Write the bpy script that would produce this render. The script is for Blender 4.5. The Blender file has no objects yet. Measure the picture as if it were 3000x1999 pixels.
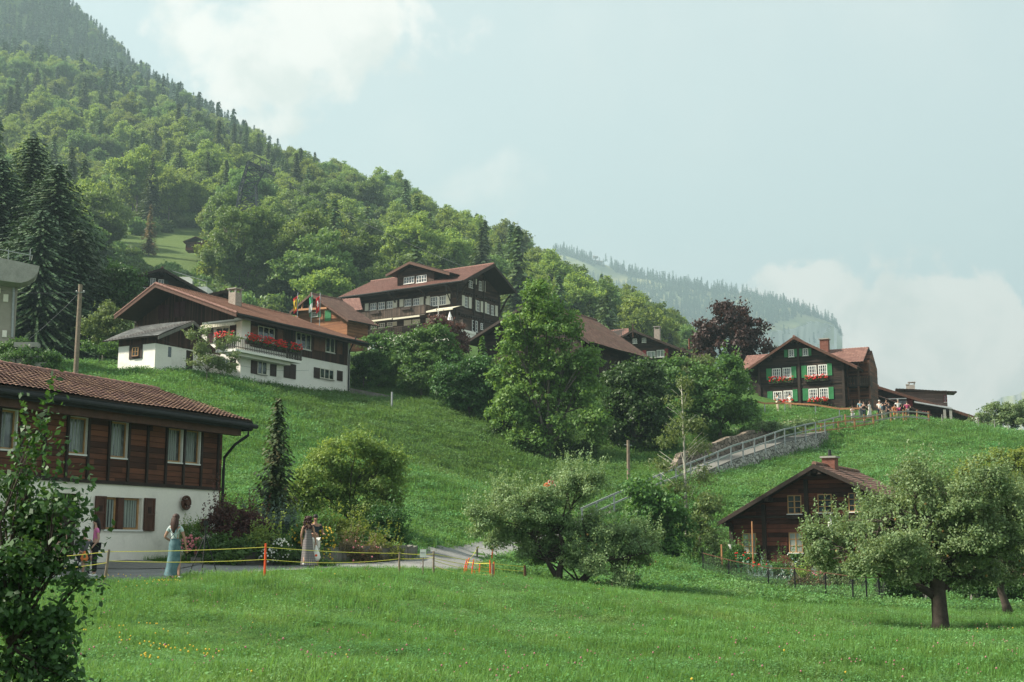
import bpy, bmesh, math, random
import numpy as np
from mathutils import Vector, Matrix
R = math.radians
random.seed(7); rng = np.random.default_rng(7)
S = bpy.context.scene
COL = S.collection
# ------------------------------------------------------------------ camera, world, sun, exposure
FPX = 3750.0; PITCH = math.atan((1590 - 999.5) / FPX)
cam_d = bpy.data.cameras.new("camera"); cam = bpy.data.objects.new("camera", cam_d); COL.objects.link(cam)
cam_d.sensor_width = 36; cam_d.lens = FPX / 3000 * 36; cam_d.clip_start = .1; cam_d.clip_end = 20000
cam.location = (0, 0, 0); cam.rotation_euler = (R(90) + PITCH, 0, 0)
S.camera = cam
SUN_EL, SUN_AZ = R(42), R(-92)          # azimuth from +Y (into the picture), negative = to the left
sun_dir = Vector((math.sin(SUN_AZ) * math.cos(SUN_EL), math.cos(SUN_AZ) * math.cos(SUN_EL), math.sin(SUN_EL)))
sl = bpy.data.lights.new("sun", 'SUN'); so = bpy.data.objects.new("sun", sl); COL.objects.link(so)
sl.energy = 5.0; sl.angle = R(5); sl.color = (1, .92, .78)
so.rotation_euler = sun_dir.to_track_quat('Z', 'Y').to_euler()
S.view_settings.view_transform = 'Standard'; S.view_settings.look = 'None'; S.view_settings.gamma = 1
S.view_settings.exposure = 1.43
S.cycles.max_bounces = 6; S.cycles.diffuse_bounces = 2; S.cycles.glossy_bounces = 2
S.cycles.transmission_bounces = 3; S.cycles.transparent_max_bounces = 8; S.cycles.volume_bounces = 0
S.cycles.use_denoising = True

def ray(px, py):
    u = (px - 1500) / FPX; v = (999.5 - py) / FPX
    c, s = math.cos(PITCH), math.sin(PITCH)
    return Vector((u, c - v * s, s + v * c))
def W(px, py, Y):
    d = ray(px, py); return d * (Y / d.y)
def proj(p):
    c, s = math.cos(PITCH), math.sin(PITCH)
    f = p[1] * c + p[2] * s; up = -p[1] * s + p[2] * c
    return (1500 + FPX * p[0] / f, 999.5 - FPX * up / f)

# ------------------------------------------------------------------ node helper
class NT:
    def __init__(s, tree):
        s.t = tree; tree.nodes.clear()
    def n(s, typ, **kw):
        nd = s.t.nodes.new(typ)
        ins = kw.pop('i', {})
        for k, v in kw.items(): setattr(nd, k, v)
        for k, v in ins.items(): s.set(nd, k, v)
        return nd
    def set(s, nd, k, v):
        sock = nd.inputs[k]
        if isinstance(v, bpy.types.NodeSocket): s.t.links.new(v, sock)
        elif isinstance(v, bpy.types.Node): s.t.links.new(v.outputs[0], sock)
        else: sock.default_value = v
    def math(s, op, a, b=0.0, clamp=False, c=None):
        nd = s.n('ShaderNodeMath', operation=op, use_clamp=clamp); s.set(nd, 0, a); s.set(nd, 1, b)
        if c is not None: s.set(nd, 2, c)
        return nd.outputs[0]
    def mix(s, f, a, b, typ='MIX'):
        nd = s.n('ShaderNodeMix', data_type='RGBA', blend_type=typ)
        s.set(nd, 0, f); s.set(nd, 6, a); s.set(nd, 7, b); return nd.outputs[2]
    def mapr(s, v, a, b, c=0.0, d=1.0, smooth=True):
        nd = s.n('ShaderNodeMapRange', interpolation_type='SMOOTHSTEP' if smooth else 'LINEAR')
        for i, x in enumerate((v, a, b, c, d)): s.set(nd, i, x)
        return nd.outputs[0]
    def noise(s, vec, scale, detail=3, rough=.55, dist=0.0):
        nd = s.n('ShaderNodeTexNoise'); s.set(nd, 'Vector', vec); s.set(nd, 'Scale', scale)
        s.set(nd, 'Detail', detail); s.set(nd, 'Roughness', rough); s.set(nd, 'Distortion', dist); return nd.outputs[0]
def c4(c): return (c[0], c[1], c[2], 1)
def mul(c, k): return tuple(min(1, x * k) for x in c)

# ------------------------------------------------------------------ world
w = bpy.data.worlds.new("World"); S.world = w; w.use_nodes = True
g = NT(w.node_tree)
sky = g.n('ShaderNodeTexSky', sky_type='NISHITA', sun_disc=False, sun_elevation=SUN_EL, sun_rotation=SUN_AZ,
          air_density=1.0, dust_density=2.5, ozone_density=1.5, altitude=800)
tc = g.n('ShaderNodeTexCoord').outputs['Generated']
def blob(px, py, rad):
    d = ray(px, py).normalized()
    nd = g.n('ShaderNodeVectorMath', operation='DISTANCE'); g.set(nd, 0, tc); nd.inputs[1].default_value = d
    return g.mapr(nd.outputs['Value'], rad, rad * .12, 0, 1)
def addl(l):
    x = l[0]
    for y in l[1:]: x = g.math('ADD', x, y)
    return x
b1 = addl([blob(*b) for b in ((700, 120, .085), (1000, 90, .10), (1080, 60, .085), (560, 150, .06), (880, 250, .075), (1350, 110, .05), (760, 330, .05), (480, 20, .05))])
b2 = addl([blob(*b) for b in ((2350, 950, .06), (2560, 1000, .09), (2800, 1060, .10), (2950, 1120, .10), (2250, 880, .04), (2400, 900, .045), (2860, 925, .04), (2790, 915, .03), (2650, 1150, .1))])
nz = g.noise(tc, 9, 9, .62, .35)
nz2 = g.noise(tc, 26, 6, .6, .2)
nn = g.math('ADD', g.math('MULTIPLY', nz, .7), g.math('MULTIPLY', nz2, .3))
e1 = g.mapr(g.math('ADD', g.math('MULTIPLY', b1, .38), g.math('MULTIPLY', g.math('SUBTRACT', nn, .5), 5.0)), .15, .8, 0, .95)
e1 = g.math('MULTIPLY', e1, g.mapr(b1, 0.02, .3))
e2 = g.mapr(g.math('ADD', g.math('MULTIPLY', b2, .62), g.math('MULTIPLY', g.math('SUBTRACT', nn, .5), 4.2)), .30, .55, 0, .92)
e2 = g.math('MULTIPLY', e2, g.mapr(b2, .02, .3))
cl = g.math('MAXIMUM', e1, e2)
b3 = addl([blob(*b) for b in ((1150, 535, .04), (1320, 555, .05), (1480, 560, .05))])
e3 = g.mapr(g.math('ADD', g.math('MULTIPLY', b3, .4), g.math('MULTIPLY', g.math('SUBTRACT', nn, .5), 4.0)), .15, .8, 0, .5)
cl = g.math('MAXIMUM', cl, g.math('MULTIPLY', e3, g.mapr(b3, .02, .4)))
veil = g.mapr(g.noise(tc, 5, 5, .6, .4), .45, .8, 0, .22)
cl = g.math('MAXIMUM', cl, veil)
sep = g.n('ShaderNodeSeparateXYZ'); g.set(sep, 0, tc)
cshade = g.noise(tc, 16, 6, .6, .3)
ccol = g.mix(g.mapr(cshade, .36, .60), (3.7, 3.6, 3.35, 1), (4.9, 4.5, 4.15, 1))
base = g.mix(.8, sky.outputs[0], (3.15, 3.45, 3.2, 1))
col = g.mix(cl, base, ccol)
bg = g.n('ShaderNodeBackground'); g.set(bg, 'Color', col); bg.inputs['Strength'].default_value = .1
wo = g.n('ShaderNodeOutputWorld'); g.set(wo, 0, bg)

# ------------------------------------------------------------------ materials
MATS = {}
def newmat(name):
    m = bpy.data.materials.new(name); m.use_nodes = True; MATS[name] = m
    return m, NT(m.node_tree)
def finish(g, col, rough=.8, bump=None, bs=.3, bd=.02, metal=0, spec=.3, extra=None):
    p = g.n('ShaderNodeBsdfPrincipled')
    g.set(p, 'Base Color', col); g.set(p, 'Roughness', rough); g.set(p, 'Metallic', metal); g.set(p, 'Specular IOR Level', spec)
    if bump is not None:
        b = g.n('ShaderNodeBump'); g.set(b, 'Height', bump); b.inputs['Strength'].default_value = bs; b.inputs['Distance'].default_value = bd
        g.set(p, 'Normal', b.outputs[0])
    o = g.n('ShaderNodeOutputMaterial'); g.set(o, 0, p.outputs[0]); return p
def m_plain(name, c, rough=.8, var=.25, scale=2.0, spec=.3, metal=0, stretch=None, stain=None):
    m, g = newmat(name); tc = g.n('ShaderNodeTexCoord').outputs['Object']
    vec = tc
    if stretch:
        mp = g.n('ShaderNodeMapping'); g.set(mp, 0, tc); mp.inputs['Scale'].default_value = stretch; vec = mp.outputs[0]
    a = g.noise(vec, scale, 5, .6); b = g.noise(vec, scale * 9, 3, .6)
    f = g.math('ADD', g.math('MULTIPLY', a, .6), g.math('MULTIPLY', b, .4))
    col = g.mix(g.mapr(f, .3, .7), c4(mul(c, 1 - var)), c4(mul(c, 1 + var)))
    if stain: col = g.mix(g.mapr(g.noise(vec, scale * .6, 6, .65), .52, .72, 0, .7), col, c4(stain))
    finish(g, col, rough, b, .25, .01, metal, spec); return m
def m_wood(name, c, dirn='h', period=.18, c2=None, var=.45, rough=.75):
    """boards: groove lines every `period` m, each board its own tone, grain along the board"""
    m, g = newmat(name); tc = g.n('ShaderNodeTexCoord').outputs['Object']
    s = g.n('ShaderNodeSeparateXYZ'); g.set(s, 0, tc)
    if dirn == 'h': v = s.outputs[2]; st = (1.2, 1.2, 22)
    else: v = g.math('ADD', s.outputs[0], s.outputs[1]); st = (16, 16, 1.0)
    q = g.math('DIVIDE', v, period); fr = g.math('FRACT', q); fl = g.math('FLOOR', q)
    groove = g.math('MULTIPLY', g.mapr(fr, 0, .1, 0, 1), g.mapr(fr, 1, .93, 0, 1))
    wn = g.n('ShaderNodeTexWhiteNoise', noise_dimensions='3D')
    cmb = g.n('ShaderNodeCombineXYZ')
    if dirn == 'h':
        xx = g.math('FLOOR', g.math('DIVIDE', g.math('ADD', g.math('ADD', s.outputs[0], s.outputs[1]), g.math('MULTIPLY', fl, 1.37)), 3.1))
        g.set(cmb, 0, fl); g.set(cmb, 1, xx)
    else: g.set(cmb, 0, fl)
    g.set(wn, 0, cmb.outputs[0])
    mp = g.n('ShaderNodeMapping'); g.set(mp, 0, tc); mp.inputs['Scale'].default_value = st
    gr = g.noise(mp.outputs[0], 1.0, 6, .65, .3)
    wth = g.noise(tc, .9, 5, .6)
    f = g.math('ADD', g.math('MULTIPLY', wn.outputs['Value'], .45), g.math('MULTIPLY', gr, .55))
    c2 = c2 or mul(c, 1 + var * 1.6)
    col = g.mix(g.mapr(f, .25, .8), c4(mul(c, 1 - var)), c4(c2))
    col = g.mix(g.mapr(wth, .5, .75, 0, .5), col, c4(mul(c, .55)))
    col = g.mix(groove, c4(mul(c, .18)), col)
    finish(g, col, rough, g.math('ADD', groove, g.math('MULTIPLY', gr, .25)), .8, .015, 0, .25); return m
def m_tile(name, a, b, c=None):
    m, g = newmat(name)
    at = g.n('ShaderNodeAttribute', attribute_name='tv').outputs['Fac']
    tc = g.n('ShaderNodeTexCoord').outputs['Object']
    col = g.mix(at, c4(a), c4(b))
    if c: col = g.mix(g.mapr(g.noise(tc, .8, 6, .7), .5, .72, 0, .75), col, c4(c))
    n = g.noise(tc, 14, 4, .6)
    col = g.mix(g.mapr(n, .35, .7, 0, .35), col, c4(mul(a, .5)))
    finish(g, col, .8, n, .2, .01); return m
def fold_shade(g):
    """1 on the rougher, unmown half of the slope, 0 on the mown half (world position)"""
    p = g.n('ShaderNodeNewGeometry').outputs['Position']; s = g.n('ShaderNodeSeparateXYZ'); g.set(s, 0, p)
    d = g.math('ADD', g.math('MULTIPLY', g.math('ADD', s.outputs[0], 19.7), .861), g.math('MULTIPLY', g.math('SUBTRACT', s.outputs[1], 97.0), .508))
    d = g.math('ADD', d, g.math('MULTIPLY', g.math('SUBTRACT', g.noise(p, .5, 3), .5), 1.6))
    f = g.mapr(d, -.4, .8); f = g.math('MULTIPLY', f, g.mapr(s.outputs[1], 76, 84)); return g.math('MULTIPLY', f, g.mapr(s.outputs[0], 16, 4))
def m_leaf(name, a, b, c=None, trans=.35, scale=.5, world=False, vv=(.75, .55)):
    """per-leaf tone between a and b, clump patches towards c, some light through the leaf"""
    m, g = newmat(name)
    isl = g.n('ShaderNodeNewGeometry').outputs['Random Per Island']
    tc = g.n('ShaderNodeNewGeometry').outputs['Position'] if world else g.n('ShaderNodeTexCoord').outputs['Object']
    oi = g.n('ShaderNodeObjectInfo').outputs['Random']
    col = g.mix(isl, c4(a), c4(b))
    col = g.mix(g.mapr(g.noise(tc, scale, 3, .6), .48, .68, 0, .6), col, c4(c or mul(b, 1.25)))
    if world:
        P_ = g.n('ShaderNodeNewGeometry').outputs['Position']; n_ = g.noise(P_, .09, 5, .6)
        col = g.mix(g.mapr(n_, .42, .62, 0, .55), col, c4(mul(a, .95))); col = g.mix(g.math('MULTIPLY', fold_shade(g), .55), col, (.062, .095, .03, 1))  # shaded side of the slope's fold painted into the blade colour
        col = g.mix(g.mapr(g.noise(P_, .33, 6, .7), .56, .72, 0, .5), col, (.20, .21, .075, 1))
    hs = g.n('ShaderNodeHueSaturation'); g.set(hs, 'Color', col)
    g.set(hs, 'Hue', g.math('ADD', .490, g.math('MULTIPLY', oi, .026))); g.set(hs, 'Value', g.math('ADD', vv[0], g.math('MULTIPLY', oi, vv[1])))
    col = hs.outputs[0]
    d = g.n('ShaderNodeBsdfPrincipled'); g.set(d, 'Base Color', col); d.inputs['Roughness'].default_value = .55; d.inputs['Specular IOR Level'].default_value = .1 if world else .35
    t = g.n('ShaderNodeBsdfTranslucent'); g.set(t, 'Color', g.mix(.5, col, c4((min(1, b[0] * 2.2), min(1, b[1] * 2.0), b[2]))))
    mx = g.n('ShaderNodeMixShader'); mx.inputs[0].default_value = trans; g.set(mx, 1, d.outputs[0]); g.set(mx, 2, t.outputs[0])
    o = g.n('ShaderNodeOutputMaterial'); g.set(o, 0, mx.outputs[0]); return m
def m_stone(name, a, b, scale, mortar, stretch=(1, 1, 1.3)):
    m, g = newmat(name); tc = g.n('ShaderNodeTexCoord').outputs['Object']
    mp = g.n('ShaderNodeMapping'); g.set(mp, 0, tc); mp.inputs['Scale'].default_value = stretch
    nv = g.n('ShaderNodeTexNoise'); g.set(nv, 'Vector', mp.outputs[0]); nv.inputs['Scale'].default_value = 2.5
    vec = g.n('ShaderNodeVectorMath', operation='MULTIPLY_ADD'); g.set(vec, 0, nv.outputs['Color']); vec.inputs[1].default_value = (.35, .35, .35); g.set(vec, 2, mp.outputs[0])
    v1 = g.n('ShaderNodeTexVoronoi', feature='F1'); g.set(v1, 'Vector', vec.outputs[0]); v1.inputs['Scale'].default_value = scale
    v2 = g.n('ShaderNodeTexVoronoi', feature='DISTANCE_TO_EDGE'); g.set(v2, 'Vector', vec.outputs[0]); v2.inputs['Scale'].default_value = scale
    sp = g.n('ShaderNodeSeparateColor'); g.set(sp, 0, v1.outputs['Color'])
    col = g.mix(sp.outputs[0], c4(a), c4(b)); n = g.noise(tc, 12, 4)
    col = g.mix(g.mapr(n, .3, .7, 0, .4), col, c4(mul(a, .6)))
    e = g.mapr(v2.outputs['Distance'], .0, .09)
    col = g.mix(e, c4(mortar), col)
    finish(g, col, .9, g.math('ADD', e, g.math('MULTIPLY', n, .3)), 1.0, .08); return m
def m_emit_free_glass(name, c=(.03, .04, .045), rough=.06, spec=.9):
    m, g = newmat(name); tc = g.n('ShaderNodeTexCoord').outputs['Object']
    col = g.mix(g.mapr(g.noise(tc, 1.7, 3), .4, .6), c4(mul(c, .5)), c4(mul(c, 1.8)))
    finish(g, col, rough, g.noise(tc, 1.1, 2), .08, .05, 0, spec); return m

# ------------------------------------------------------------------ object helpers
def tag(o, label=None, cat=None, group=None, kind=None):
    if label: o['label'] = label
    if cat: o['category'] = cat
    if group: o['group'] = group
    if kind: o['kind'] = kind
    return o
def thing(name, label, cat, loc=(0, 0, 0), rz=0.0, group=None):
    o = bpy.data.objects.new(name, None); COL.objects.link(o); o.empty_display_size = .3
    o.location = loc; o.rotation_euler = (0, 0, rz); return tag(o, label, cat, group)
def link(name, me, mats, parent=None, loc=None, rz=None):
    o = bpy.data.objects.new(name, me); COL.objects.link(o)
    if mats is not None:
        for m in (mats if isinstance(mats, (list, tuple)) else [mats]):
            me.materials.append(MATS[m] if isinstance(m, str) else m)
    if parent is not None: o.parent = parent
    if loc is not None: o.location = loc
    if rz is not None: o.rotation_euler = (0, 0, rz)
    return o
class MB:
    def __init__(s): s.v = []; s.f = []; s.mi = []
    def add(s, vs, fs, mi=0):
        o = len(s.v); s.v += [tuple(x) for x in vs]; s.f += [tuple(i + o for i in f) for f in fs]; s.mi += [mi] * len(fs); return s
    def box(s, a, b, mi=0):
        x0, x1 = sorted((a[0], b[0])); y0, y1 = sorted((a[1], b[1])); z0, z1 = sorted((a[2], b[2]))
        return s.add([(x0, y0, z0), (x1, y0, z0), (x1, y1, z0), (x0, y1, z0), (x0, y0, z1), (x1, y0, z1), (x1, y1, z1), (x0, y1, z1)],
                     [(0, 3, 2, 1), (4, 5, 6, 7), (0, 1, 5, 4), (1, 2, 6, 5), (2, 3, 7, 6), (3, 0, 4, 7)], mi)
    def bar(s, p, q, w, h, mi=0, up=(0, 0, 1)):
        """square-section bar from p to q"""
        p, q = Vector(p), Vector(q); d = (q - p).normalized(); u = Vector(up)
        if abs(d.dot(u)) > .98: u = Vector((1, 0, 0))
        a = d.cross(u).normalized() * w / 2; b = a.cross(d).normalized() * h / 2
        vs = [p - a - b, p + a - b, p + a + b, p - a + b, q - a - b, q + a - b, q + a + b, q - a + b]
        return s.add(vs, [(0, 1, 2, 3), (7, 6, 5, 4), (0, 4, 5, 1), (1, 5, 6, 2), (2, 6, 7, 3), (3, 7, 4, 0)], mi)
    def tube(s, pts, rads, seg=6, mi=0, cap=True):
        pts = [Vector(p) for p in pts]; rings = []
        if not isinstance(rads, (list, tuple)): rads = [rads] * len(pts)
        for i, p in enumerate(pts):
            d = (pts[min(i + 1, len(pts) - 1)] - pts[max(i - 1, 0)]).normalized()
            u = Vector((0, 0, 1)) if abs(d.z) < .9 else Vector((1, 0, 0))
            a = d.cross(u).normalized(); b = d.cross(a).normalized()
            rings.append([p + (a * math.cos(t) + b * math.sin(t)) * rads[i] for t in [2 * math.pi * k / seg for k in range(seg)]])
        vs = [x for r in rings for x in r]; fs = []
        for i in range(len(pts) - 1):
            for k in range(seg):
                k2 = (k + 1) % seg; fs.append((i * seg + k, i * seg + k2, (i + 1) * seg + k2, (i + 1) * seg + k))
        if cap: fs += [tuple(range(seg))[::-1], tuple((len(pts) - 1) * seg + k for k in range(seg))]
        return s.add(vs, fs, mi)
    def ball(s, c, r, n=8, m=5, mi=0):
        if not isinstance(r, (list, tuple)): r = (r, r, r)
        vs = [(c[0], c[1], c[2] - r[2])]
        for j in range(1, m):
            t = math.pi * j / m
            for k in range(n):
                a = 2 * math.pi * k / n; vs.append((c[0] + r[0] * math.sin(t) * math.cos(a), c[1] + r[1] * math.sin(t) * math.sin(a), c[2] - r[2] * math.cos(t)))
        vs.append((c[0], c[1], c[2] + r[2])); fs = []
        for k in range(n): fs.append((0, 1 + (k + 1) % n, 1 + k))
        for j in range(m - 2):
            for k in range(n):
                k2 = (k + 1) % n; a = 1 + j * n; fs.append((a + k, a + k2, a + n + k2, a + n + k))
        e = len(vs) - 1; a = 1 + (m - 2) * n
        for k in range(n): fs.append((a + k, a + (k + 1) % n, e))
        return s.add(vs, fs, mi)
    def poly(s, pts, mi=0): return s.add(pts, [tuple(range(len(pts)))], mi)
    def extr(s, pts, d, mi=0):
        """closed prism: polygon pts swept by vector d"""
        n = len(pts); d = Vector(d); vs = [Vector(p) for p in pts] + [Vector(p) + d for p in pts]
        fs = [tuple(range(n)), tuple(range(2 * n - 1, n - 1, -1))] + [(i, i + n, (i + 1) % n + n, (i + 1) % n) for i in range(n)]
        return s.add(vs, fs, mi)
    def build(s, name, mat, parent=None, loc=None, smooth=False, rz=None):
        me = bpy.data.meshes.new(name); me.from_pydata(s.v, [], s.f)
        me.polygons.foreach_set('material_index', s.mi)
        if smooth: me.polygons.foreach_set('use_smooth', [True] * len(s.f))
        me.update(); return link(name, me, mat, parent, loc, rz)
def np_mesh(name, V, F, mi=None):
    """V (n,3), F (m,k) quads or tris"""
    me = bpy.data.meshes.new(name); V = np.asarray(V, np.float32); F = np.asarray(F, np.int32); k = F.shape[1]
    me.vertices.add(len(V)); me.vertices.foreach_set('co', V.ravel())
    me.loops.add(F.size); me.loops.foreach_set('vertex_index', F.ravel())
    me.polygons.add(len(F)); me.polygons.foreach_set('loop_start', np.arange(0, F.size, k, dtype=np.int32))
    if mi is not None: me.polygons.foreach_set('material_index', np.asarray(mi, np.int32))
    me.update(calc_edges=True); return me

# ------------------------------------------------------------------ terrain
class TPS:
    def __init__(s, P, z, lam=0.0):
        s.P = np.array(P, float); n = len(P); d = np.linalg.norm(s.P[:, None] - s.P[None], axis=2)
        K = s.U(d) + lam * np.eye(n); A = np.zeros((n + 3, n + 3)); A[:n, :n] = K; A[:n, n] = 1; A[:n, n + 1:] = s.P; A[n, :n] = 1; A[n + 1:, :n] = s.P.T
        s.w = np.linalg.solve(A, np.concatenate([np.array(z, float), np.zeros(3)]))
    def U(s, r): return np.where(r > 1e-9, r * r * np.log(np.maximum(r, 1e-9)), 0)
    def __call__(s, x, y):
        x = np.asarray(x, float); y = np.asarray(y, float); q = np.stack([x.ravel(), y.ravel()], 1); out = np.zeros(len(q))
        for i in range(0, len(q), 4000):
            c = q[i:i + 4000]; d = np.linalg.norm(c[:, None] - s.P[None], axis=2)
            out[i:i + 4000] = s.U(d) @ s.w[:-3] + s.w[-3] + c @ s.w[-2:]
        return out.reshape(x.shape)
near_pts = [(-300, 1999, 12), (600, 1999, 13), (1500, 1999, 14.2), (2400, 1999, 15), (3300, 1999, 16),
    (0, 1850, 21), (900, 1850, 21.5), (1700, 1850, 23), (2400, 1900, 23), (3000, 1920, 23),
    (200, 1705, 33), (505, 1703, 34), (850, 1692, 36), (1250, 1694, 37), (1540, 1702, 40), (1635, 1727, 46), (1900, 1735, 46), (2755, 1842, 36), (2300, 1790, 40), (2300, 1850, 31), (3000, 1850, 33), (1500, 1760, 31),
    (0, 1690, 37), (275, 1680, 39), (800, 1660, 43), (1150, 1662, 44), (400, 1655, 42), (380, 1632, 45), (0, 1640, 45), (640, 1610, 50),
    (1300, 1650, 46), (1400, 1606, 58), (1180, 1580, 52), (1560, 1585, 64), (1000, 1500, 56), (700, 1450, 58), (900, 1400, 66), (700, 1300, 74), (1200, 1400, 72), (1400, 1480, 70),
    (0, 1480, 58), (0, 1300, 66), (-300, 1300, 66), (200, 1250, 70), (400, 1200, 76), (0, 1110, 82), (220, 1112, 86), (340, 1088, 94), (454, 1084, 93), (610, 1110, 93.5), (703, 1120, 97.5), (1018, 1150, 109.5), (860, 1137, 103),
    (900, 1240, 88), (1150, 1180, 104), (1350, 1210, 106), (1250, 1300, 90), (1440, 1300, 96), (1605, 1345, 98), (1600, 1442, 86), (1750, 1400, 90), (1850, 1350, 98), (1720, 1525, 75), (1840, 1430, 84), (1950, 1345, 100), (1450, 1520, 68),
    (2050, 1420, 89), (2063, 1408, 90), (2150, 1386, 94.6), (2240, 1362, 100.2), (2310, 1345, 105.2), (2400, 1318, 112), (2480, 1240, 119), (2090, 1340, 103), (2250, 1275, 112), (2400, 1222, 118), (2230, 1200, 124), (2450, 1205, 124),
    (2600, 1242, 118), (2750, 1248, 118), (3000, 1272, 116), (3300, 1300, 115), (2300, 1400, 92), (2150, 1470, 82), (2700, 1340, 100), (2950, 1420, 88), (2500, 1400, 88), (2250, 1500, 80),
    (2100, 1668, 69), (2250, 1698, 70), (2400, 1706, 69), (2300, 1700, 66), (2340, 1722, 61), (2500, 1706, 64), (3000, 1620, 68), (2750, 1620, 70), (3300, 1600, 66), (2200, 1712, 60), (2450, 1760, 53), (2700, 1782, 48), (3000, 1802, 43), (2000, 1655, 66), (1900, 1640, 62), (1850, 1560, 72), (2050, 1560, 75)]
NP, NZ = [], []
for a in near_pts:
    p = W(*a); NP.append((p.x, p.y)); NZ.append(p.z)
for x, y, z in [(0, 0, -1.6), (-10, 0, -1.5), (12, 0, -1.8), (0, 7, -1.55), (-60, 60, 4), (-70, 90, 13), (60, 60, -2), (75, 100, 7), (0, -30, -2), (60, 0, -3), (-60, 0, 0), (-60, 30, 0), (80, 40, -3),
                (-52, 130, 19), (-30, 130, 19), (-12, 125, 18), (-20, 150, 22), (-45, 170, 29), (-80, 170, 30), (-6, 150, 23.5), (8, 150, 22), (12, 130, 18.5), (24, 140, 17), (36, 140, 12.5), (50, 140, 10.5), (64, 140, 9),
                (80, 150, 5), (60, 180, 8), (100, 120, 8), (30, 190, 12), (0, 200, 26), (-40, 210, 38), (-85, 215, 42), (-120, 200, 44), (-120, 120, 22), (60, 225, 2), (100, 225, -8), (20, 225, 20)]:
    NP.append((x, y)); NZ.append(z)
tps = TPS(NP, NZ, 3.0)
def bumps(x, y):
    return .10 * np.sin(x * .9 + 1.3 * np.sin(y * .5)) * np.cos(y * .8 + np.sin(x * .6)) + .05 * np.sin(x * 2.3 + y * 1.9) + .22 * np.sin(x * .23 + 2) * np.sin(y * .19 + .7)
def gz(x, y, b=True):
    z = tps(x, y)
    if b:
        y_ = np.asarray(y, float); x_ = np.asarray(x, float)
        z = z + bumps(x_, y_) * np.clip((np.abs(y_ - 42) - 3) / 6, .15, 1)
    return z
def GP(x, y): return Vector((x, y, float(gz(np.array([x]), np.array([y]))[0])))
def gpx(px, Y):
    """ground point in picture column px at depth Y"""
    x = (px - 1500) / FPX * Y
    for _ in range(3):
        z = float(gz(np.array([x]), np.array([Y]))[0]); f = Y * math.cos(PITCH) + z * math.sin(PITCH); x = (px - 1500) / FPX * f
    return Vector((x, Y, z))
def grid(name, xs, ys, zf, mat, smooth=True):
    X, Y = np.meshgrid(xs, ys); Z = zf(X, Y); V = np.stack([X.ravel(), Y.ravel(), Z.ravel()], 1)
    n, m = len(xs), len(ys); i = np.arange(n * m).reshape(m, n)
    F = np.stack([i[:-1, :-1].ravel(), i[:-1, 1:].ravel(), i[1:, 1:].ravel(), i[1:, :-1].ravel()], 1)
    me = np_mesh(name, V, F)
    if smooth: me.polygons.foreach_set('use_smooth', np.ones(len(F), bool))
    return link(name, me, mat)

# ground material: sward with several scales of tone; terrain is world-aligned so Object coords = world
def m_grass(name, a, b, c, dry):
    m, g = newmat(name); tc = g.n('ShaderNodeTexCoord').outputs['Object']
    n1 = g.noise(tc, .12, 4, .6); line = fold_shade(g); n2 = g.noise(tc, .9, 5, .65); n3 = g.noise(tc, 7, 5, .7)
    f = g.math('ADD', g.math('ADD', g.math('MULTIPLY', n1, .3), g.math('MULTIPLY', n2, .35)), g.math('MULTIPLY', n3, .35))
    col = g.mix(g.mapr(f, .36, .64), c4(a), c4(b))
    col = g.mix(g.mapr(n1, .5, .68, 0, .7), col, c4(c))
    col = g.mix(g.mapr(g.noise(tc, .35, 6, .7), .6, .75, 0, .5), col, c4(dry))
    col = g.mix(g.math('MULTIPLY', line, .7), col, (.045, .085, .022, 1))  # same fold shading painted darker into the ground colour
    finish(g, col, .9, g.math('ADD', n3, g.math('MULTIPLY', n2, 2.0)), .9, .18, 0, .15); return m
m_grass('meadow_green', (.048, .105, .024), (.10, .19, .042), (.12, .20, .05), (.12, .16, .05))
m_grass('alp_green', (.14, .20, .05), (.27, .32, .10), (.20, .26, .07), (.26, .24, .12))
xs = np.concatenate([np.arange(-130, -60, 4), np.arange(-60, 62, 1.0), np.arange(64, 130, 4)])
ys = np.concatenate([np.arange(-30, 8, 4), np.arange(8, 60, .8), np.arange(60, 130, 1.2), np.arange(130, 235, 3)])
ter = grid('ground', xs, ys, gz, 'meadow_green'); tag(ter, kind='structure')

# ---- wooded mountainside behind the village
hill_pts = [(0, 560, 400), (300, 600, 400), (600, 600, 400), (900, 690, 400), (1200, 770, 400), (1500, 860, 400), (1800, 980, 400),
    (-200, 690, 300), (0, 690, 300), (300, 690, 300), (500, 700, 300), (600, 710, 300), (900, 790, 300), (1200, 850, 300), (1500, 925, 300), (1800, 1020, 300), (2100, 1110, 300),
    (0, 450, 500), (300, 490, 500), (600, 530, 500), (850, 600, 500), (1050, 640, 500), (1250, 700, 500), (1500, 810, 480), (1700, 900, 440), (1850, 985, 420), (2030, 1075, 400),
    (900, 570, 560), (1100, 650, 540),
    (0, 300, 650), (300, 360, 650), (600, 430, 680), (830, 540, 700), (0, 165, 1000), (300, 245, 1000), (600, 390, 1000), (830, 505, 1000), (0, -20, 1300), (230, 92, 1280), (420, 262, 1230), (600, 368, 1180), (-400, -250, 1300), (-400, 100, 900), (-400, 400, 550), (-300, 560, 400)]
HP, HZ = [], []
for a in hill_pts:
    p = W(*a); HP.append((p.x, p.y)); HZ.append(p.z)
for x in (-110, -70, -40, -10, 20, 60, 110):
    HP.append((x, 228)); HZ.append(float(tps(np.array([x]), np.array([228]))[0]))
for x, y, z in [(-60, 700, 60), (40, 620, 10), (120, 480, -10), (140, 300, -15), (200, 600, -40), (-100, 1100, 120), (0, 1300, 40), (-300, 1650, 250), (-700, 1700, 350), (300, 1200, -20), (400, 1650, -20), (400, 300, -40), (-300, 240, 110), (-180, 235, 68), (-250, 1400, 230), (-600, 1500, 480)]:
    HP.append((x, y)); HZ.append(z)
htps = TPS(HP, HZ, 50.0)
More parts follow.
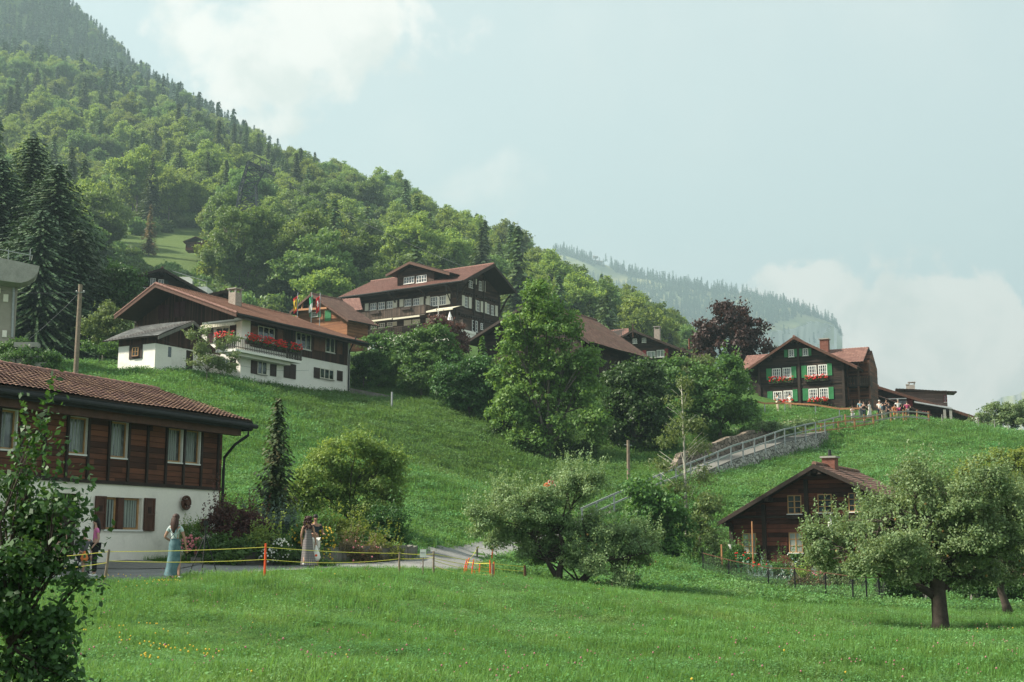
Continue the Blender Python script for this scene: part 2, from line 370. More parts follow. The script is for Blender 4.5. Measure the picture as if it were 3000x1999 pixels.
def hz(x, y):
    return htps(x, y) + 2.0 * np.sin(x * .031 + 1) * np.sin(y * .027) + 3.0 * np.sin(x * .013 + y * .017)
hillg = grid('mountainside', np.arange(-900, 460, 9.0), np.concatenate([np.arange(226, 600, 6.0), np.arange(600, 1700, 12.0)]), lambda x, y: hz(x, y) - .4, 'alp_green'); tag(hillg, kind='structure')
def hpx(px, Y):
    x = (px - 1500) / FPX * Y
    for _ in range(3):
        z = float(hz(np.array([x]), np.array([Y]))[0]); f = Y * math.cos(PITCH) + z * math.sin(PITCH); x = (px - 1500) / FPX * f
    return Vector((x, Y, z))

# ---- far mountain with cliff
def m_rocky(name):
    m, g = newmat(name); tc = g.n('ShaderNodeTexCoord').outputs['Object']; ge = g.n('ShaderNodeNewGeometry')
    s = g.n('ShaderNodeSeparateXYZ'); g.set(s, 0, ge.outputs['True Normal'])
    mp = g.n('ShaderNodeMapping'); g.set(mp, 0, tc); mp.inputs['Scale'].default_value = (1, 1, .35)
    n = g.noise(mp.outputs[0], .012, 8, .65, .4); n2 = g.noise(tc, .004, 5, .6)
    rock = g.mix(g.mapr(n, .35, .65), (.24, .24, .23, 1), (.60, .58, .54, 1))
    turf = g.mix(g.mapr(n2, .4, .6), (.16, .19, .08, 1), (.27, .26, .12, 1))
    finish(g, g.mix(g.mapr(s.outputs[2], .42, .6), rock, turf), .9, n, .8, 8); return m
m_rocky('far_rock')
RID = [(1300, 640), (1380, 676), (1460, 706), (1520, 724), (1590, 732), (1650, 736), (1740, 766), (1850, 800), (1956, 824), (2040, 842), (2130, 852), (2195, 864), (2288, 888), (2382, 922), (2442, 944), (2468, 985)]
def ridge_y(px): return float(np.interp(px, [r[0] for r in RID], [r[1] for r in RID]))
cols, rows = np.linspace(1250, 2468, 150), np.linspace(0, 1, 48)
def far_point(px, t):
    """t 0 = crest, 1 = foot; east end drops as a cliff"""
    ry = ridge_y(px) if px > 1300 else ridge_y(1300) - (1300 - px) * .4
    k = np.clip((px - 2080) / 220, 0, 1)                       # cliffness
    yt = ry + (1180 - ry) * t
    base = 2950 - 900 * t
    ycl = np.interp(px, [2100, 2150, 2265, 2382, 2450], [1060, 1010, 976, 945, 955])     # top of the rock face, picture row
    tt = (ycl - ry) / (1180 - ry)
    cl = 2950 - 900 * min(t, max(tt, .02)) - 40 * max(0, t - tt)
    Y = base * (1 - k) + cl * k
    wob = 30 * math.sin(px * .05 + 3 * t) * t + 22 * math.sin(px * .021 + 9 * t)
    if k > 0 and t > tt: wob += 20 * math.sin(px * .05 + 5 * t) + 8 * math.sin(px * .13 + 9 * t)
    return W(px, yt, Y + wob)
V = [far_point(c, r) for c in cols for r in rows]
nb = len(rows)
V += [W(2464, 1180 if r > .9 else ridge_y(2466) + (1180 - ridge_y(2466)) * r, 3350) for r in rows]
i = np.arange((len(cols) + 1) * nb).reshape(-1, nb)
F = np.stack([i[:-1, :-1].ravel(), i[:-1, 1:].ravel(), i[1:, 1:].ravel(), i[1:, :-1].ravel()], 1)
mt = link('mountain', np_mesh('mountain', np.array([tuple(v) for v in V]), F), 'far_rock'); tag(mt, kind='structure')
V = []
for a in range(30):
    px = 2780 + a * 14; top = np.interp(px, [2780, 2860, 2930, 3000, 3190], [1330, 1215, 1170, 1145, 1080]) + 4 * math.sin(a)
    for b in range(6): V.append(W(px, top + b * 45, 3450 - b * 60 + 25 * math.sin(a * 1.7 + b)))
i = np.arange(180).reshape(30, 6)
F = np.stack([i[:-1, :-1].ravel(), i[:-1, 1:].ravel(), i[1:, 1:].ravel(), i[1:, :-1].ravel()], 1)
m3 = link('distant_mountain', np_mesh('distant_mountain', np.array([tuple(v) for v in V]), F), 'far_rock'); tag(m3, kind='structure')
# valley floor out to the horizon, far below and behind everything
vf = MB(); vf.box((-6000, -200, -62), (6000, 7000, -60)); o = vf.build('valley_floor', 'alp_green'); tag(o, kind='structure')

# ------------------------------------------------------------------ haze
m = bpy.data.materials.new('haze_air'); m.use_nodes = True; g = NT(m.node_tree)
pv = g.n('ShaderNodeVolumePrincipled'); pv.inputs['Color'].default_value = (.47, .655, .72, 1); pv.inputs['Density'].default_value = .00033; pv.inputs['Anisotropy'].default_value = .2
mo = g.n('ShaderNodeOutputMaterial'); g.set(mo, 'Volume', pv.outputs[0]); MATS['haze_air'] = m
hb = MB(); hb.box((-3000, -300, -64), (3000, 3600, 900)); o = hb.build('haze', 'haze_air'); tag(o, kind='stuff')
tag(o, 'pale bluish haze filling the valley air in front of the mountains', 'haze')
# ------------------------------------------------------------------ foliage
def leaf_quads(P, N, size, aspect=.55, droop=0.0, flat=.5):
    """one small folded quad per point, facing roughly along N"""
    n = len(P); N = N / np.maximum(np.linalg.norm(N, axis=1, keepdims=True), 1e-6)
    rnd = rng.normal(size=(n, 3)); Nn = N * flat + rnd * (1 - flat) * .9; Nn /= np.maximum(np.linalg.norm(Nn, axis=1, keepdims=True), 1e-6)
    a = np.cross(Nn, rng.normal(size=(n, 3))); a[:, 2] -= droop; a -= Nn * (a * Nn).sum(1, keepdims=True) * .8
    a /= np.maximum(np.linalg.norm(a, axis=1, keepdims=True), 1e-6); b = np.cross(Nn, a)
    s = (size * rng.uniform(.6, 1.25, n))[:, None]
    v0 = P - a * s * .5; v1 = P + b * s * aspect * .5 + Nn * s * .08; v2 = P + a * s * .5; v3 = P - b * s * aspect * .5 + Nn * s * .08
    V = np.stack([v0, v1, v2, v3], 1).reshape(-1, 3); F = np.arange(4 * n).reshape(n, 4); return V, F
def sph(n):
    v = rng.normal(size=(n, 3)); return v / np.linalg.norm(v, axis=1, keepdims=True)
def clump_points(blobs, dens, rc, lpc, up=.25, shell=.82, hollow_bottom=.35, cov=1.5, la=.1):
    """blobs (x,y,z,rx,ry,rz) -> leaf clumps spread over their outer volume -> leaf points + normals"""
    P, N = [], []; bl2 = []
    for (x, y, z, rx, ry, rz) in blobs:                     # irregular outline: every lobe carries smaller lobes
        bl2.append((x, y, z, rx, ry, rz))
        for _ in range(3):
            d = sph(1)[0]; q = rng.uniform(.62, .95); f = rng.uniform(.36, .58); bl2.append((x + d[0] * rx * q, y + d[1] * ry * q, z + abs(d[2]) * rz * q * (1 if rng.random() < .75 else -1), rx * f, ry * f, rz * f * 1.1))
    for (x, y, z, rx, ry, rz) in bl2:
        area = ((rx * ry) ** 1.6 + (rx * rz) ** 1.6 + (ry * rz) ** 1.6) / 3
        k = max(4, int(dens * 4 * math.pi * area ** (1 / 1.6) / (rc * rc)))
        d = sph(k); d = d[(d[:, 2] > -1 + hollow_bottom) | (rng.random(k) < .5)]; k = len(d)
        rad = shell + (1.02 - shell) * rng.random(k) ** .6; rad *= rng.choice([1, 1, 1, .62], k); rad *= 1 + .13 * rng.normal(size=k) * .6
        c = np.array([x, y, z]) + d * rad[:, None] * np.array([rx, ry, rz])
        rcs = rc * rng.uniform(.55, 1.35, k); lpc = cov * 4 * math.pi * area ** (1 / 1.6) / la / k
        for j in range(k):
            m = max(3, int(lpc * (rcs[j] / rc) ** 2)); q = sph(m); q[:, 2] = q[:, 2] * .62
            rr = (rng.uniform(.35, 1.0, m) + rng.exponential(.16, m))[:, None] * rcs[j]
            P.append(c[j] + q * rr); N.append(q * .6 + d[j] * .5 + np.array([0, 0, up + .35]))
    return np.concatenate(P), np.concatenate(N)
def crown_mesh(name, blobs, leaf, rc, lpc, dens=.22, aspect=.6, droop=0, up=.25, flat=.55, extra=None, hollow=.35, shell=.82, cov=1.5):
    P, N = clump_points(blobs, dens, rc, lpc, up, shell, hollow, cov, leaf * leaf * aspect * .5)
    if extra is not None: P = np.concatenate([P, extra[0]]); N = np.concatenate([N, extra[1]])
    V, F = leaf_quads(P, N, leaf, aspect, droop, flat); return V, F
def limbs(mb, base, blobs, r0, fork=.3, seg=7, trunk_top=None, mi=0, lean=(0, 0)):
    """tapered trunk to trunk_top then limbs into each blob"""
    bx, by, bz = base; top = trunk_top or (bx + lean[0], by + lean[1], bz + fork)
    pts = [Vector((bx, by, bz - .3)), Vector((bx, by, bz + .02)), Vector((bx * .6 + top[0] * .4, by * .6 + top[1] * .4, bz + (top[2] - bz) * .4)) + Vector((random.uniform(-.05, .05), 0, 0)) * r0 * 6, Vector(top)]
    mb.tube(pts, [r0 * 1.5, r0 * 1.2, r0 * .95, r0 * .8], seg, mi)
    for (x, y, z, rx, ry, rz) in blobs:
        e = Vector((x, y, z + rz * .3)); t = Vector(top)
        mid = t.lerp(e, .5) + Vector((random.uniform(-.1, .1), random.uniform(-.1, .1), random.uniform(0, .12))) * (e - t).length
        mb.tube([t, mid, e], [r0 * .55, r0 * .33, r0 * .1], 5, mi)
        for k in range(3):
            q = Vector((x, y, z)) + Vector((random.uniform(-1, 1) * rx, random.uniform(-1, 1) * ry, random.uniform(-.3, .9) * rz)) * .85
            mb.tube([mid, mid.lerp(q, .55) + Vector((0, 0, .04)) * (q - mid).length, q], [r0 * .22, r0 * .14, r0 * .04], 4, mi)
def tree(name, label, base, blobs, r0, fork, leafmat, barkmat, leaf, rc, lpc, group=None, rz=0, cat='tree', lean=(0, 0), trunk=True, **kw):
    t = thing(name, label, cat, base, rz, group)
    V, F = crown_mesh(name, blobs, leaf, rc, lpc, **kw)
    link('crown' if cat in ('tree',) else 'foliage', np_mesh('crown', V, F), leafmat, t)
    if trunk:
        mb = MB(); limbs(mb, (0, 0, 0), blobs, r0, fork, lean=lean); mb.build('trunk' if cat == 'tree' else 'stem', barkmat, t, smooth=True)
    return t

m_leaf('leaf_forest', (.078, .135, .032), (.21, .28, .065), (.25, .33, .08), .4, .10, False, (.55, .95))
m_leaf('leaf_forest_cool', (.055, .115, .035), (.14, .225, .065), (.20, .27, .09), .35, .12, False, (.55, .95))
m_leaf('needles_far', (.030, .065, .022), (.075, .12, .035), (.11, .13, .05), .15, .2, False, (.55, .95))
m_leaf('needles_blue', (.018, .048, .024), (.045, .09, .04), (.08, .12, .045), .15, .01, False, (.55, .95))
m_plain('bark_grey', (.13, .115, .095), .9, .4, 6)
m_plain('bark_dark', (.05, .038, .03), .9, .4, 6)

def forest_broadleaf(seed, h, wd, mat):
    random.seed(seed); n = random.randint(8, 11); blobs = [(0, 0, h * .62, wd * .30, wd * .30, h * .24), (0, 0, h * .85, wd * .2, wd * .2, h * .15)]
    for k in range(n):
        a = 2 * math.pi * k / n * 1.6 + random.uniform(-.4, .4); q = random.uniform(.2, .36) * wd; zz = h * random.uniform(.32, .82)
        blobs.append((q * math.cos(a), q * math.sin(a), zz, wd * random.uniform(.13, .22), wd * random.uniform(.13, .22), h * random.uniform(.09, .15)))
    V, F = crown_mesh('c', blobs, .66, .95, 13, dens=.28, up=.2, flat=.42, cov=1.15, shell=.7)
    mb = MB(); limbs(mb, (0, 0, 0), blobs[:5], .28, h * .3, seg=5, mi=1)
    TV = np.array(mb.v); me = bpy.data.meshes.new('broadleaf_tree')
    k = len(V); allf = F.tolist() + [tuple(i + k for i in f) for f in mb.f]
    me.from_pydata(np.concatenate([V, TV]).tolist(), [], allf); me.polygons.foreach_set('material_index', [0] * len(F) + [1] * len(mb.f)); me.update()
    me.materials.append(MATS[mat]); me.materials.append(MATS['bark_grey']); return me
def spruce_quads(h, wd, tiers, per, card, droop=.35, base=.08, jag=.25, pw=.85):
    """whorls of drooping boughs, each bough a row of hanging needle sprays"""
    P, A, Bv, Sz = [], [], [], []
    for t in range(tiers):
        f = t / tiers; z = h * (base + (1 - base) * f) ; r = wd * .5 * (1 - f) ** pw * random.uniform(1 - jag, 1 + jag * .6) + .02 * wd
        nb = max(3, int(per * (1 - f * .65))); a0 = random.random() * 6.28
        for b in range(nb):
            a = a0 + 6.283 * b / nb + random.uniform(-.25, .25); rr = r * random.uniform(.7, 1.12)
            m = max(2, int(rr / (card * .42)))
            for k in range(m):
                q = (k + .6) / m; x = rr * q; zz = z - droop * x * (0.55 + .45 * q) + .12 * rr * q * q + random.uniform(-.04, .04) * card
                P.append((x * math.cos(a), x * math.sin(a), zz)); sz = card * (1.15 - .5 * q) * random.uniform(.75, 1.25); Sz.append(sz)
                yaw = a + random.uniform(-.9, .9); A.append((math.cos(yaw), math.sin(yaw), -.45 - .5 * random.random())); Bv.append((-math.sin(yaw), math.cos(yaw), random.uniform(-.5, .5)))
    P, A, B, Sz = map(np.array, (P, A, Bv, Sz)); A /= np.linalg.norm(A, axis=1, keepdims=True); B /= np.linalg.norm(B, axis=1, keepdims=True); s = Sz[:, None]
    V = np.stack([P - A * s * .45, P + B * s * .34, P + A * s * .62, P - B * s * .34], 1).reshape(-1, 3)
    return V, np.arange(len(V)).reshape(-1, 4)
def spruce_mesh(seed, h, wd, tiers, per, card, mat, name='spruce_tree', trunk=True):
    random.seed(seed); V, F = spruce_quads(h, wd, tiers, per, card)
    mb = MB(); mb.tube([(0, 0, -1), (0, 0, h * .5), (0, 0, h * 1.02)], [h * .014, h * .009, .02], 5, 1)
    k = len(V); me = bpy.data.meshes.new(name)
    me.from_pydata(V.tolist() + mb.v, [], F.tolist() + [tuple(i + k for i in f) for f in mb.f]); me.polygons.foreach_set('material_index', [0] * len(F) + [1] * len(mb.f)); me.update()
    me.materials.append(MATS[mat]); me.materials.append(MATS['bark_dark']); return me
BL = [forest_broadleaf(100 + k, *hw, mt) for k, (hw, mt) in enumerate([((17, 13), 'leaf_forest'), ((15, 14), 'leaf_forest'), ((19, 12), 'leaf_forest_cool'), ((14, 11), 'leaf_forest'), ((17, 15), 'leaf_forest_cool'), ((20, 14), 'leaf_forest')])]
SP = [spruce_mesh(200 + k, *hw, 'needles_far') for k, hw in enumerate([(24, 12.5, 30, 14, 1.4), (21, 11.5, 28, 13, 1.35), (27, 13, 34, 14, 1.5), (19, 11, 24, 13, 1.35)])]
SPF = [spruce_mesh(300 + k, *hw, 'needles_blue') for k, hw in enumerate([(24, 11, 15, 8, 2.6), (20, 9.5, 13, 8, 2.5), (27, 12, 16, 8, 2.8)])]

SKY_O = [(0, 700), (230, 760), (262, 770), (400, 790), (460, 830), (600, 870), (860, 900), (1000, 870), (1130, 810), (1230, 780), (1440, 780), (1520, 880), (1560, 835), (1640, 840), (1750, 965), (1900, 970), (2040, 1040), (2060, 905), (2200, 905), (2260, 1050)]
def occl(px): return np.interp(px, [a for a, _ in SKY_O], [b for _, b in SKY_O])
def in_poly(px, py, poly):
    c = False; n = len(poly)
    for i in range(n):
        x1, y1 = poly[i]; x2, y2 = poly[(i + 1) % n]
        if (y1 > py) != (y2 > py) and px < (x2 - x1) * (py - y1) / (y2 - y1) + x1: c = not c
    return c
# clearings on the slope, given by the outline their ground has on the hillside
CLEAR = [[(285, 625), (420, 690), (600, 655), (608, 745), (590, 800), (500, 800), (430, 770), (330, 720), (280, 660)],
         [(760, 720), (850, 740), (815, 830), (770, 960), (700, 960), (740, 830)],
         [(690, 560), (790, 560), (800, 640), (680, 640)]]
cand = []
def add_cand(n, y0, y1, kindf, dmin):
    global cand
    tries = 0; cell = {}
    for c in cand: cell.setdefault((int(c[0] // 12), int(c[1] // 12)), []).append(c)
    while tries < n:
        tries += 1; y = y0 + (y1 - y0) * random.random() ** .8; x = random.uniform(-.46 * y, .24 * y)
        k = (int(x // 12), int(y // 12)); ok = True
        for i in (-1, 0, 1):
            for j in (-1, 0, 1):
                for c in cell.get((k[0] + i, k[1] + j), []):
                    if (c[0] - x) ** 2 + (c[1] - y) ** 2 < (dmin(y) * c[4]) ** 2: ok = False; break
                if not ok: break
            if not ok: break
        if not ok: continue
        kind = kindf(x, y); sc = random.uniform(.72, 1.15); c = (x, y, kind, sc, 1.0 if kind == 'b' else .72)
        cand.append(c); cell.setdefault(k, []).append(c)
SKYL = [(-60, -400), (180, -60), (223, 10), (312, 100), (388, 175), (536, 262), (670, 340), (803, 425), (960, 472), (1055, 511), (1131, 533), (1216, 558), (1280, 605), (1365, 650), (1420, 668), (1475, 672), (1577, 740), (1666, 785), (1755, 825), (1797, 868), (1849, 860), (1900, 880), (1980, 915), (2008, 955), (2026, 1000), (2100, 1040)]
def kindf(x, y):
    px = 1500 + FPX * x / y
    q = np.interp(y, [230, 600, 800, 1000, 1300], [.16, .30, .55, .86, .97])
    return 's' if random.random() < q + (.12 if px > 1700 else 0) else 'b'
random.seed(11)
add_cand(6500, 224, 720, kindf, lambda y: 6.8 + (y - 224) * .004)
add_cand(14000, 700, 1500, kindf, lambda y: 8.5 + (y - 700) * .004)
C = np.array([(c[0], c[1]) for c in cand]); Z = hz(C[:, 0], C[:, 1]); Zn = gz(C[:, 0], np.minimum(C[:, 1], 232), False)
keep = []
for c, z, zn in zip(cand, Z, Zn):
    x, y, kind, sc, _ = c
    px, pyb = proj((x, y, z)); h = (17 if kind == 'b' else 23) * sc; _, pyt = proj((x, y, z + h))
    if px < -60 or px > 2080: continue
    if any(in_poly(px + dx_, pyb * (1 - f_) + pyt * f_, p) for p in CLEAR[:2] for f_ in (0, .45, .8) for dx_ in (-26, 26)): continue
    if y < 264 and 660 < px < 830 and pyt < 610: continue
    if any(in_poly(px, pyb, p) for p in CLEAR): continue
    sl_ = np.interp(px, [a for a, _ in SKYL], [b for _, b in SKYL]) + random.uniform(-16, 10)
    if pyt < sl_:
        sc *= max(0, (pyb - sl_) / max(1, pyb - pyt)); pyt = sl_
        if sc < .3: continue
    if pyt > occl(np.clip(px, 0, 2260)) - 6: continue
    keep.append((y, px, x, z, kind, sc, pyb))
keep.sort()
MARK = [(0, 'above the dark spruce at the left edge'), (270, 'above the dark chalet with the hotel sign'), (560, 'behind the steel pylon'), (860, 'above the three flags'), (1130, 'above the hotel dormer'), (1440, 'behind the tall green maple'), (1700, 'on the right spur near the copper beech')]
ORD = ['first', 'second', 'third', 'fourth', 'fifth', 'sixth', 'seventh', 'eighth', 'ninth', 'tenth', 'eleventh', 'twelfth', 'thirteenth', 'fourteenth', 'fifteenth', 'sixteenth', 'seventeenth', 'eighteenth', 'nineteenth', 'twentieth']
def ordn(j):
    if j < 20: return ORD[j]
    t = ['twenty', 'thirty', 'forty', 'fifty', 'sixty'][(j + 1) // 10 - 2] if (j + 1) // 10 >= 2 else 'twenty'
    u = (j + 1) % 10
    return (t[:-1] + 'ieth') if u == 0 else t + '-' + ORD[u - 1]
def mark_of(px):
    r = MARK[0][1]
    for a, t in MARK:
        if px >= a: r = t
    return r
sel = {'b': [k for k in keep if k[4] == 'b'][:290], 's': [k for k in keep if k[4] == 's'][:200]}
BAND = ['lowest row', 'second row up', 'middle row', 'upper row', 'topmost row']
for kind, lst in sel.items():
    if not lst: continue
    cells = {}
    for k in lst:
        b = min(4, int((k[0] - 224) / 75)); cells.setdefault((mark_of(k[1]), b), []).append(k)
    for (mk, b), ks in cells.items():
        ks.sort(key=lambda k: k[1])
        for j, (y, px, x, z, kd, sc, pyb) in enumerate(ks):
            random.seed(int(x * 100) + int(y * 10)); me = random.choice(BL if kind == 'b' else SP)
            o = bpy.data.objects.new('broadleaf_tree' if kind == 'b' else 'spruce_tree', me); COL.objects.link(o)
            o.location = (x, y, z - .6); o.rotation_euler = (0, 0, random.random() * 6.28); o.scale = (sc * random.uniform(.9, 1.15), sc * random.uniform(.9, 1.15), sc)
            od = ordn(j)
            nm = 'leafy tree' if kind == 'b' else 'dark spruce'
            tag(o, f"{nm} {mk}, {BAND[b]}, {od} from left", 'tree', 'broadleaf trees on the wooded slope' if kind == 'b' else 'spruces on the wooded slope')
used = set(id(k) for l in sel.values() for k in l)
rest = [k for k in keep if id(k) not in used]

def scatter(name, label, pts, meshes, cat='forest'):
    """many-of-a-kind vegetation as one object: geometry-node instances on a point mesh.
    pts rows: x,y,z,rz,scale,idx,tilt"""
    pts = np.array(pts, float); me = bpy.data.meshes.new(name); me.vertices.add(len(pts)); me.vertices.foreach_set('co', pts[:, :3].astype(np.float32).ravel())
    tl = pts[:, 6] if pts.shape[1] > 6 else np.zeros(len(pts))
    for nm, tp, arr in (('rot', 'FLOAT_VECTOR', np.stack([tl, tl * .5, pts[:, 3]], 1)), ('scl', 'FLOAT', pts[:, 4]), ('idx', 'INT', pts[:, 5])):
        a = me.attributes.new(nm, tp, 'POINT')
        a.data.foreach_set('vector' if tp == 'FLOAT_VECTOR' else 'value', arr.astype(np.int32 if tp == 'INT' else np.float32).ravel())
    coll = bpy.data.collections.new(name + '_kinds')
    for k, mm in enumerate(meshes):
        o = bpy.data.objects.new(f'{name}_kind_{k:02d}', mm); coll.objects.link(o)
    ng = bpy.data.node_groups.new(name, 'GeometryNodeTree')
    ng.interface.new_socket('Geometry', in_out='INPUT', socket_type='NodeSocketGeometry'); ng.interface.new_socket('Geometry', in_out='OUTPUT', socket_type='NodeSocketGeometry')
    gi = ng.nodes.new('NodeGroupInput'); go = ng.nodes.new('NodeGroupOutput'); ci = ng.nodes.new('GeometryNodeCollectionInfo'); iop = ng.nodes.new('GeometryNodeInstanceOnPoints')
    ci.inputs['Collection'].default_value = coll; ci.inputs['Separate Children'].default_value = True; ci.inputs['Reset Children'].default_value = True
    def att(nm, dt):
        a = ng.nodes.new('GeometryNodeInputNamedAttribute'); a.data_type = dt; a.inputs['Name'].default_value = nm; return [s for s in a.outputs if s.enabled and s.name == 'Attribute'][0]
    L = ng.links.new
    m2p = ng.nodes.new('GeometryNodeMeshToPoints'); L(gi.outputs[0], m2p.inputs[0])
    L(m2p.outputs[0], iop.inputs['Points']); L(ci.outputs[0], iop.inputs['Instance']); iop.inputs['Pick Instance'].default_value = True
    L(att('idx', 'INT'), iop.inputs['Instance Index']); L(att('scl', 'FLOAT'), iop.inputs['Scale'])
    e2r = ng.nodes.new('FunctionNodeEulerToRotation'); L(att('rot', 'FLOAT_VECTOR'), e2r.inputs[0]); L(e2r.outputs[0], iop.inputs['Rotation'])
    L(iop.outputs[0], go.inputs[0])
    o = link(name, me, None); md = o.modifiers.new('scatter', 'NODES'); md.node_group = ng
    tag(o, label, cat, kind='stuff'); return o
rp = []
for (y, px, x, z, kind, sc, pyb) in rest:
    if kind == 'b': rp.append((x, y, z - .6, random.random() * 6.28, sc, random.randint(0, 5), 0))
    else: rp.append((x, y, z - .6, random.random() * 6.28, sc, 6 + random.randint(0, 2), 0))
scatter('mountain_forest', 'hazy spruce and leaf forest covering the steep upper mountainside', rp, BL + SPF)
# undergrowth filling the gaps between the trees on the near slope
def shrub_mesh(seed, mat, leaf=.5, r=2.2):
    random.seed(seed); blobs = [(random.uniform(-1, 1) * r * .5, random.uniform(-1, 1) * r * .5, r * .5, r * .6, r * .6, r * .6) for _ in range(3)]
    V, F = crown_mesh('s', blobs, leaf, .7, 8, dens=.3); me = np_mesh('shrub', V, F); me.materials.append(MATS[mat]); return me
SH = [shrub_mesh(400 + k, 'leaf_forest_cool') for k in range(3)]
up = []
random.seed(5)
for _ in range(5200):
    y = random.uniform(226, 620); x = random.uniform(-.45 * y, .2 * y); z = float(hz(np.array([x]), np.array([y]))[0]) if False else None
    up.append((x, y))
U = np.array(up); UZ = hz(U[:, 0], U[:, 1]); rows_ = []
for (x, y), z in zip(up, UZ):
    px, py = proj((x, y, z))
    if any(in_poly(px, py - o_, p) for p in CLEAR for o_ in (0, 30)) or px < -40 or px > 2080: continue
    if proj((x, y, z + 4))[1] > occl(np.clip(px, 0, 2260)): continue
    rows_.append((x, y, z, random.random() * 6.28, random.uniform(.7, 1.6), random.randint(0, 2), 0))
scatter('undergrowth', 'bushy undergrowth between the trees of the wooded slope', rows_, SH, 'undergrowth')
# far mountain forest
random.seed(21); fp = []
for _ in range(9000):
    px = random.uniform(1255, 2466); t = random.random() ** .9; p = far_point(px, t); q = proj(p)
    ry = ridge_y(q[0])
    if t < .004: continue
    if 1530 < q[0] < 1900 and q[1] < 795 + (q[0] - 1530) * .12 + 8 * math.sin(q[0] * .05) and q[1] < 832: continue
    k = np.clip((px - 2080) / 220, 0, 1)
    ycl = np.interp(px, [2100, 2150, 2265, 2382, 2450], [1060, 1010, 976, 945, 955])
    if k > .15 and q[1] > ycl - 25 and random.random() > .03: continue
    if px > 1700 and q[1] > 1090: continue
    fp.append((p.x, p.y, p.z - 1, random.random() * 6.28, random.uniform(.6, 1.05), random.randint(0, 2), 0))
for (a, b, n) in ((1300, 1470, 70), (1480, 1560, 14), (1620, 1735, 70), (1790, 1855, 40), (1850, 2466, 260)):
    for _ in range(n):
        px = random.uniform(a, b); p = far_point(px, random.uniform(0, .03)); fp.append((p.x, p.y, p.z - 1, 0, random.uniform(.65, 1.15), random.randint(0, 2), 0))
for (px, py) in ((1652, 768), (1655, 760), (1738, 780), (1745, 776), (1768, 782), (1775, 765), (1756, 778), (1870, 805)):
    t = (py - ridge_y(px)) / (1180 - ridge_y(px)); p = far_point(px, t); fp.append((p.x, p.y, p.z - 1, 0, .9, 0, 0))
scatter('far_forest', 'bluish spruce forest on the hazy far mountain above the cliff', fp, SPF)
# huts on the alp
for (px, py, s_) in ((1752, 772, 9), (1722, 756, 5), (1745, 755, 5)):
    t = (py - ridge_y(px)) / (1180 - ridge_y(px)); p = far_point(px, t)
    if 'hut_wood' not in MATS: m_plain('hut_wood', (.10, .07, .05)); m_plain('hut_roof', (.16, .13, .12))
    hut = thing('alpine_hut', {9: 'largest brown hut on the pale alp of the far mountain', 5: 'tiny brown hut higher on the far alp' + (', left one' if px < 1730 else ', right one')}[s_], 'hut', p, .4, 'huts on the far alp')
    mb = MB(); mb.box((-s_, -s_ * .6, -2), (s_, s_ * .6, s_ * .45)); mb.build('wall', 'hut_wood', hut)
    mb = MB(); mb.extr([(-s_ * 1.15, -s_ * .8, s_ * .42), (-s_ * 1.15, 0, s_ * .85), (-s_ * 1.15, s_ * .8, s_ * .42)], (s_ * 2.3, 0, 0)); mb.build('roof', 'hut_roof', hut)
# ------------------------------------------------------------------ buildings
m_wood('boards_redbrown', (.080, .032, .020), 'h', .19, (.20, .075, .040), .4)
m_wood('boards_umber', (.036, .018, .013), 'v', .14, (.078, .038, .026), .35)
m_wood('logs_umber', (.034, .019, .014), 'h', .22, (.078, .045, .032), .35)
m_wood('logs_black', (.019, .013, .011), 'h', .2, (.05, .031, .022), .4)
m_wood('logs_oxblood', (.050, .018, .012), 'h', .24, (.16, .05, .03), .45)
m_wood('boards_pinkish', (.14, .095, .08), 'h', .16, (.20, .14, .12), .2)
m_wood('boards_grey', (.12, .105, .09), 'v', .13, (.21, .19, .165), .35)
m_wood('boards_deck', (.055, .038, .03), 'v', .14, (.12, .085, .065), .35)
m_wood('brick_orange', (.24, .095, .045), 'h', .12, (.34, .15, .07), .25)
m_plain('wood_trim', (.030, .019, .014), .7, .35, 3)
m_plain('wood_brown', (.085, .036, .022), .6, .35, 5, stretch=(1, 1, .3))
m_plain('wood_light', (.40, .23, .10), .5, .2, 5)
m_plain('wood_orange', (.36, .17, .08), .7, .3, 4)
m_plain('plaster_white', (.84, .81, .75), .9, .04, 1.2, .2, stain=(.64, .61, .54))
m_plain('plaster_cream', (.83, .78, .69), .9, .05, 1.2, .2, stain=(.60, .56, .48))
m_plain('plaster_beige', (.33, .30, .25), .95, .1, 3, .2)
m_plain('concrete', (.30, .29, .26), .9, .2, 1.5, .2, stain=(.17, .17, .15))
m_plain('concrete_dark', (.17, .16, .14), .9, .3, 1.2, .2, stretch=(1, 1, .25), stain=(.07, .07, .055))
m_plain('paint_white', (.72, .71, .67), .5, .05)
m_plain('paint_cream', (.62, .60, .50), .5, .05)
m_plain('paint_green', (.045, .22, .085), .5, .15, 4)
m_plain('paint_darkgreen', (.012, .035, .02), .5, .2)
m_plain('paint_red', (.25, .02, .025), .5, .2)
m_plain('paint_maroon', (.045, .012, .014), .6, .3)
m_plain('shutter_brown', (.050, .028, .023), .6, .25)
m_plain('shutter_tan', (.16, .075, .045), .6, .25)
m_plain('metal_dark', (.024, .026, .026), .75, .3, 4, .15)
m_plain('metal_grey', (.30, .32, .32), .5, .15, 4, .5, .5)
m_plain('metal_lattice', (.045, .055, .06), .5, .2, 4, .5, .4)
m_plain('brick_chimney', (.30, .26, .22), .9, .3, 8)
m_plain('brick_red', (.17, .07, .05), .9, .3, 6)
m_plain('awning_cream', (.62, .58, .45), .8, .08)
m_plain('curtain', (.27, .30, .27), .9, .3, 3, stretch=(6, 6, .3))
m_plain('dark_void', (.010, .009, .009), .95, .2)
m_plain('blind_blue', (.18, .33, .42), .6, .15)
m_emit_free_glass('glass')
m_emit_free_glass('glass_light', (.07, .08, .075), .1)
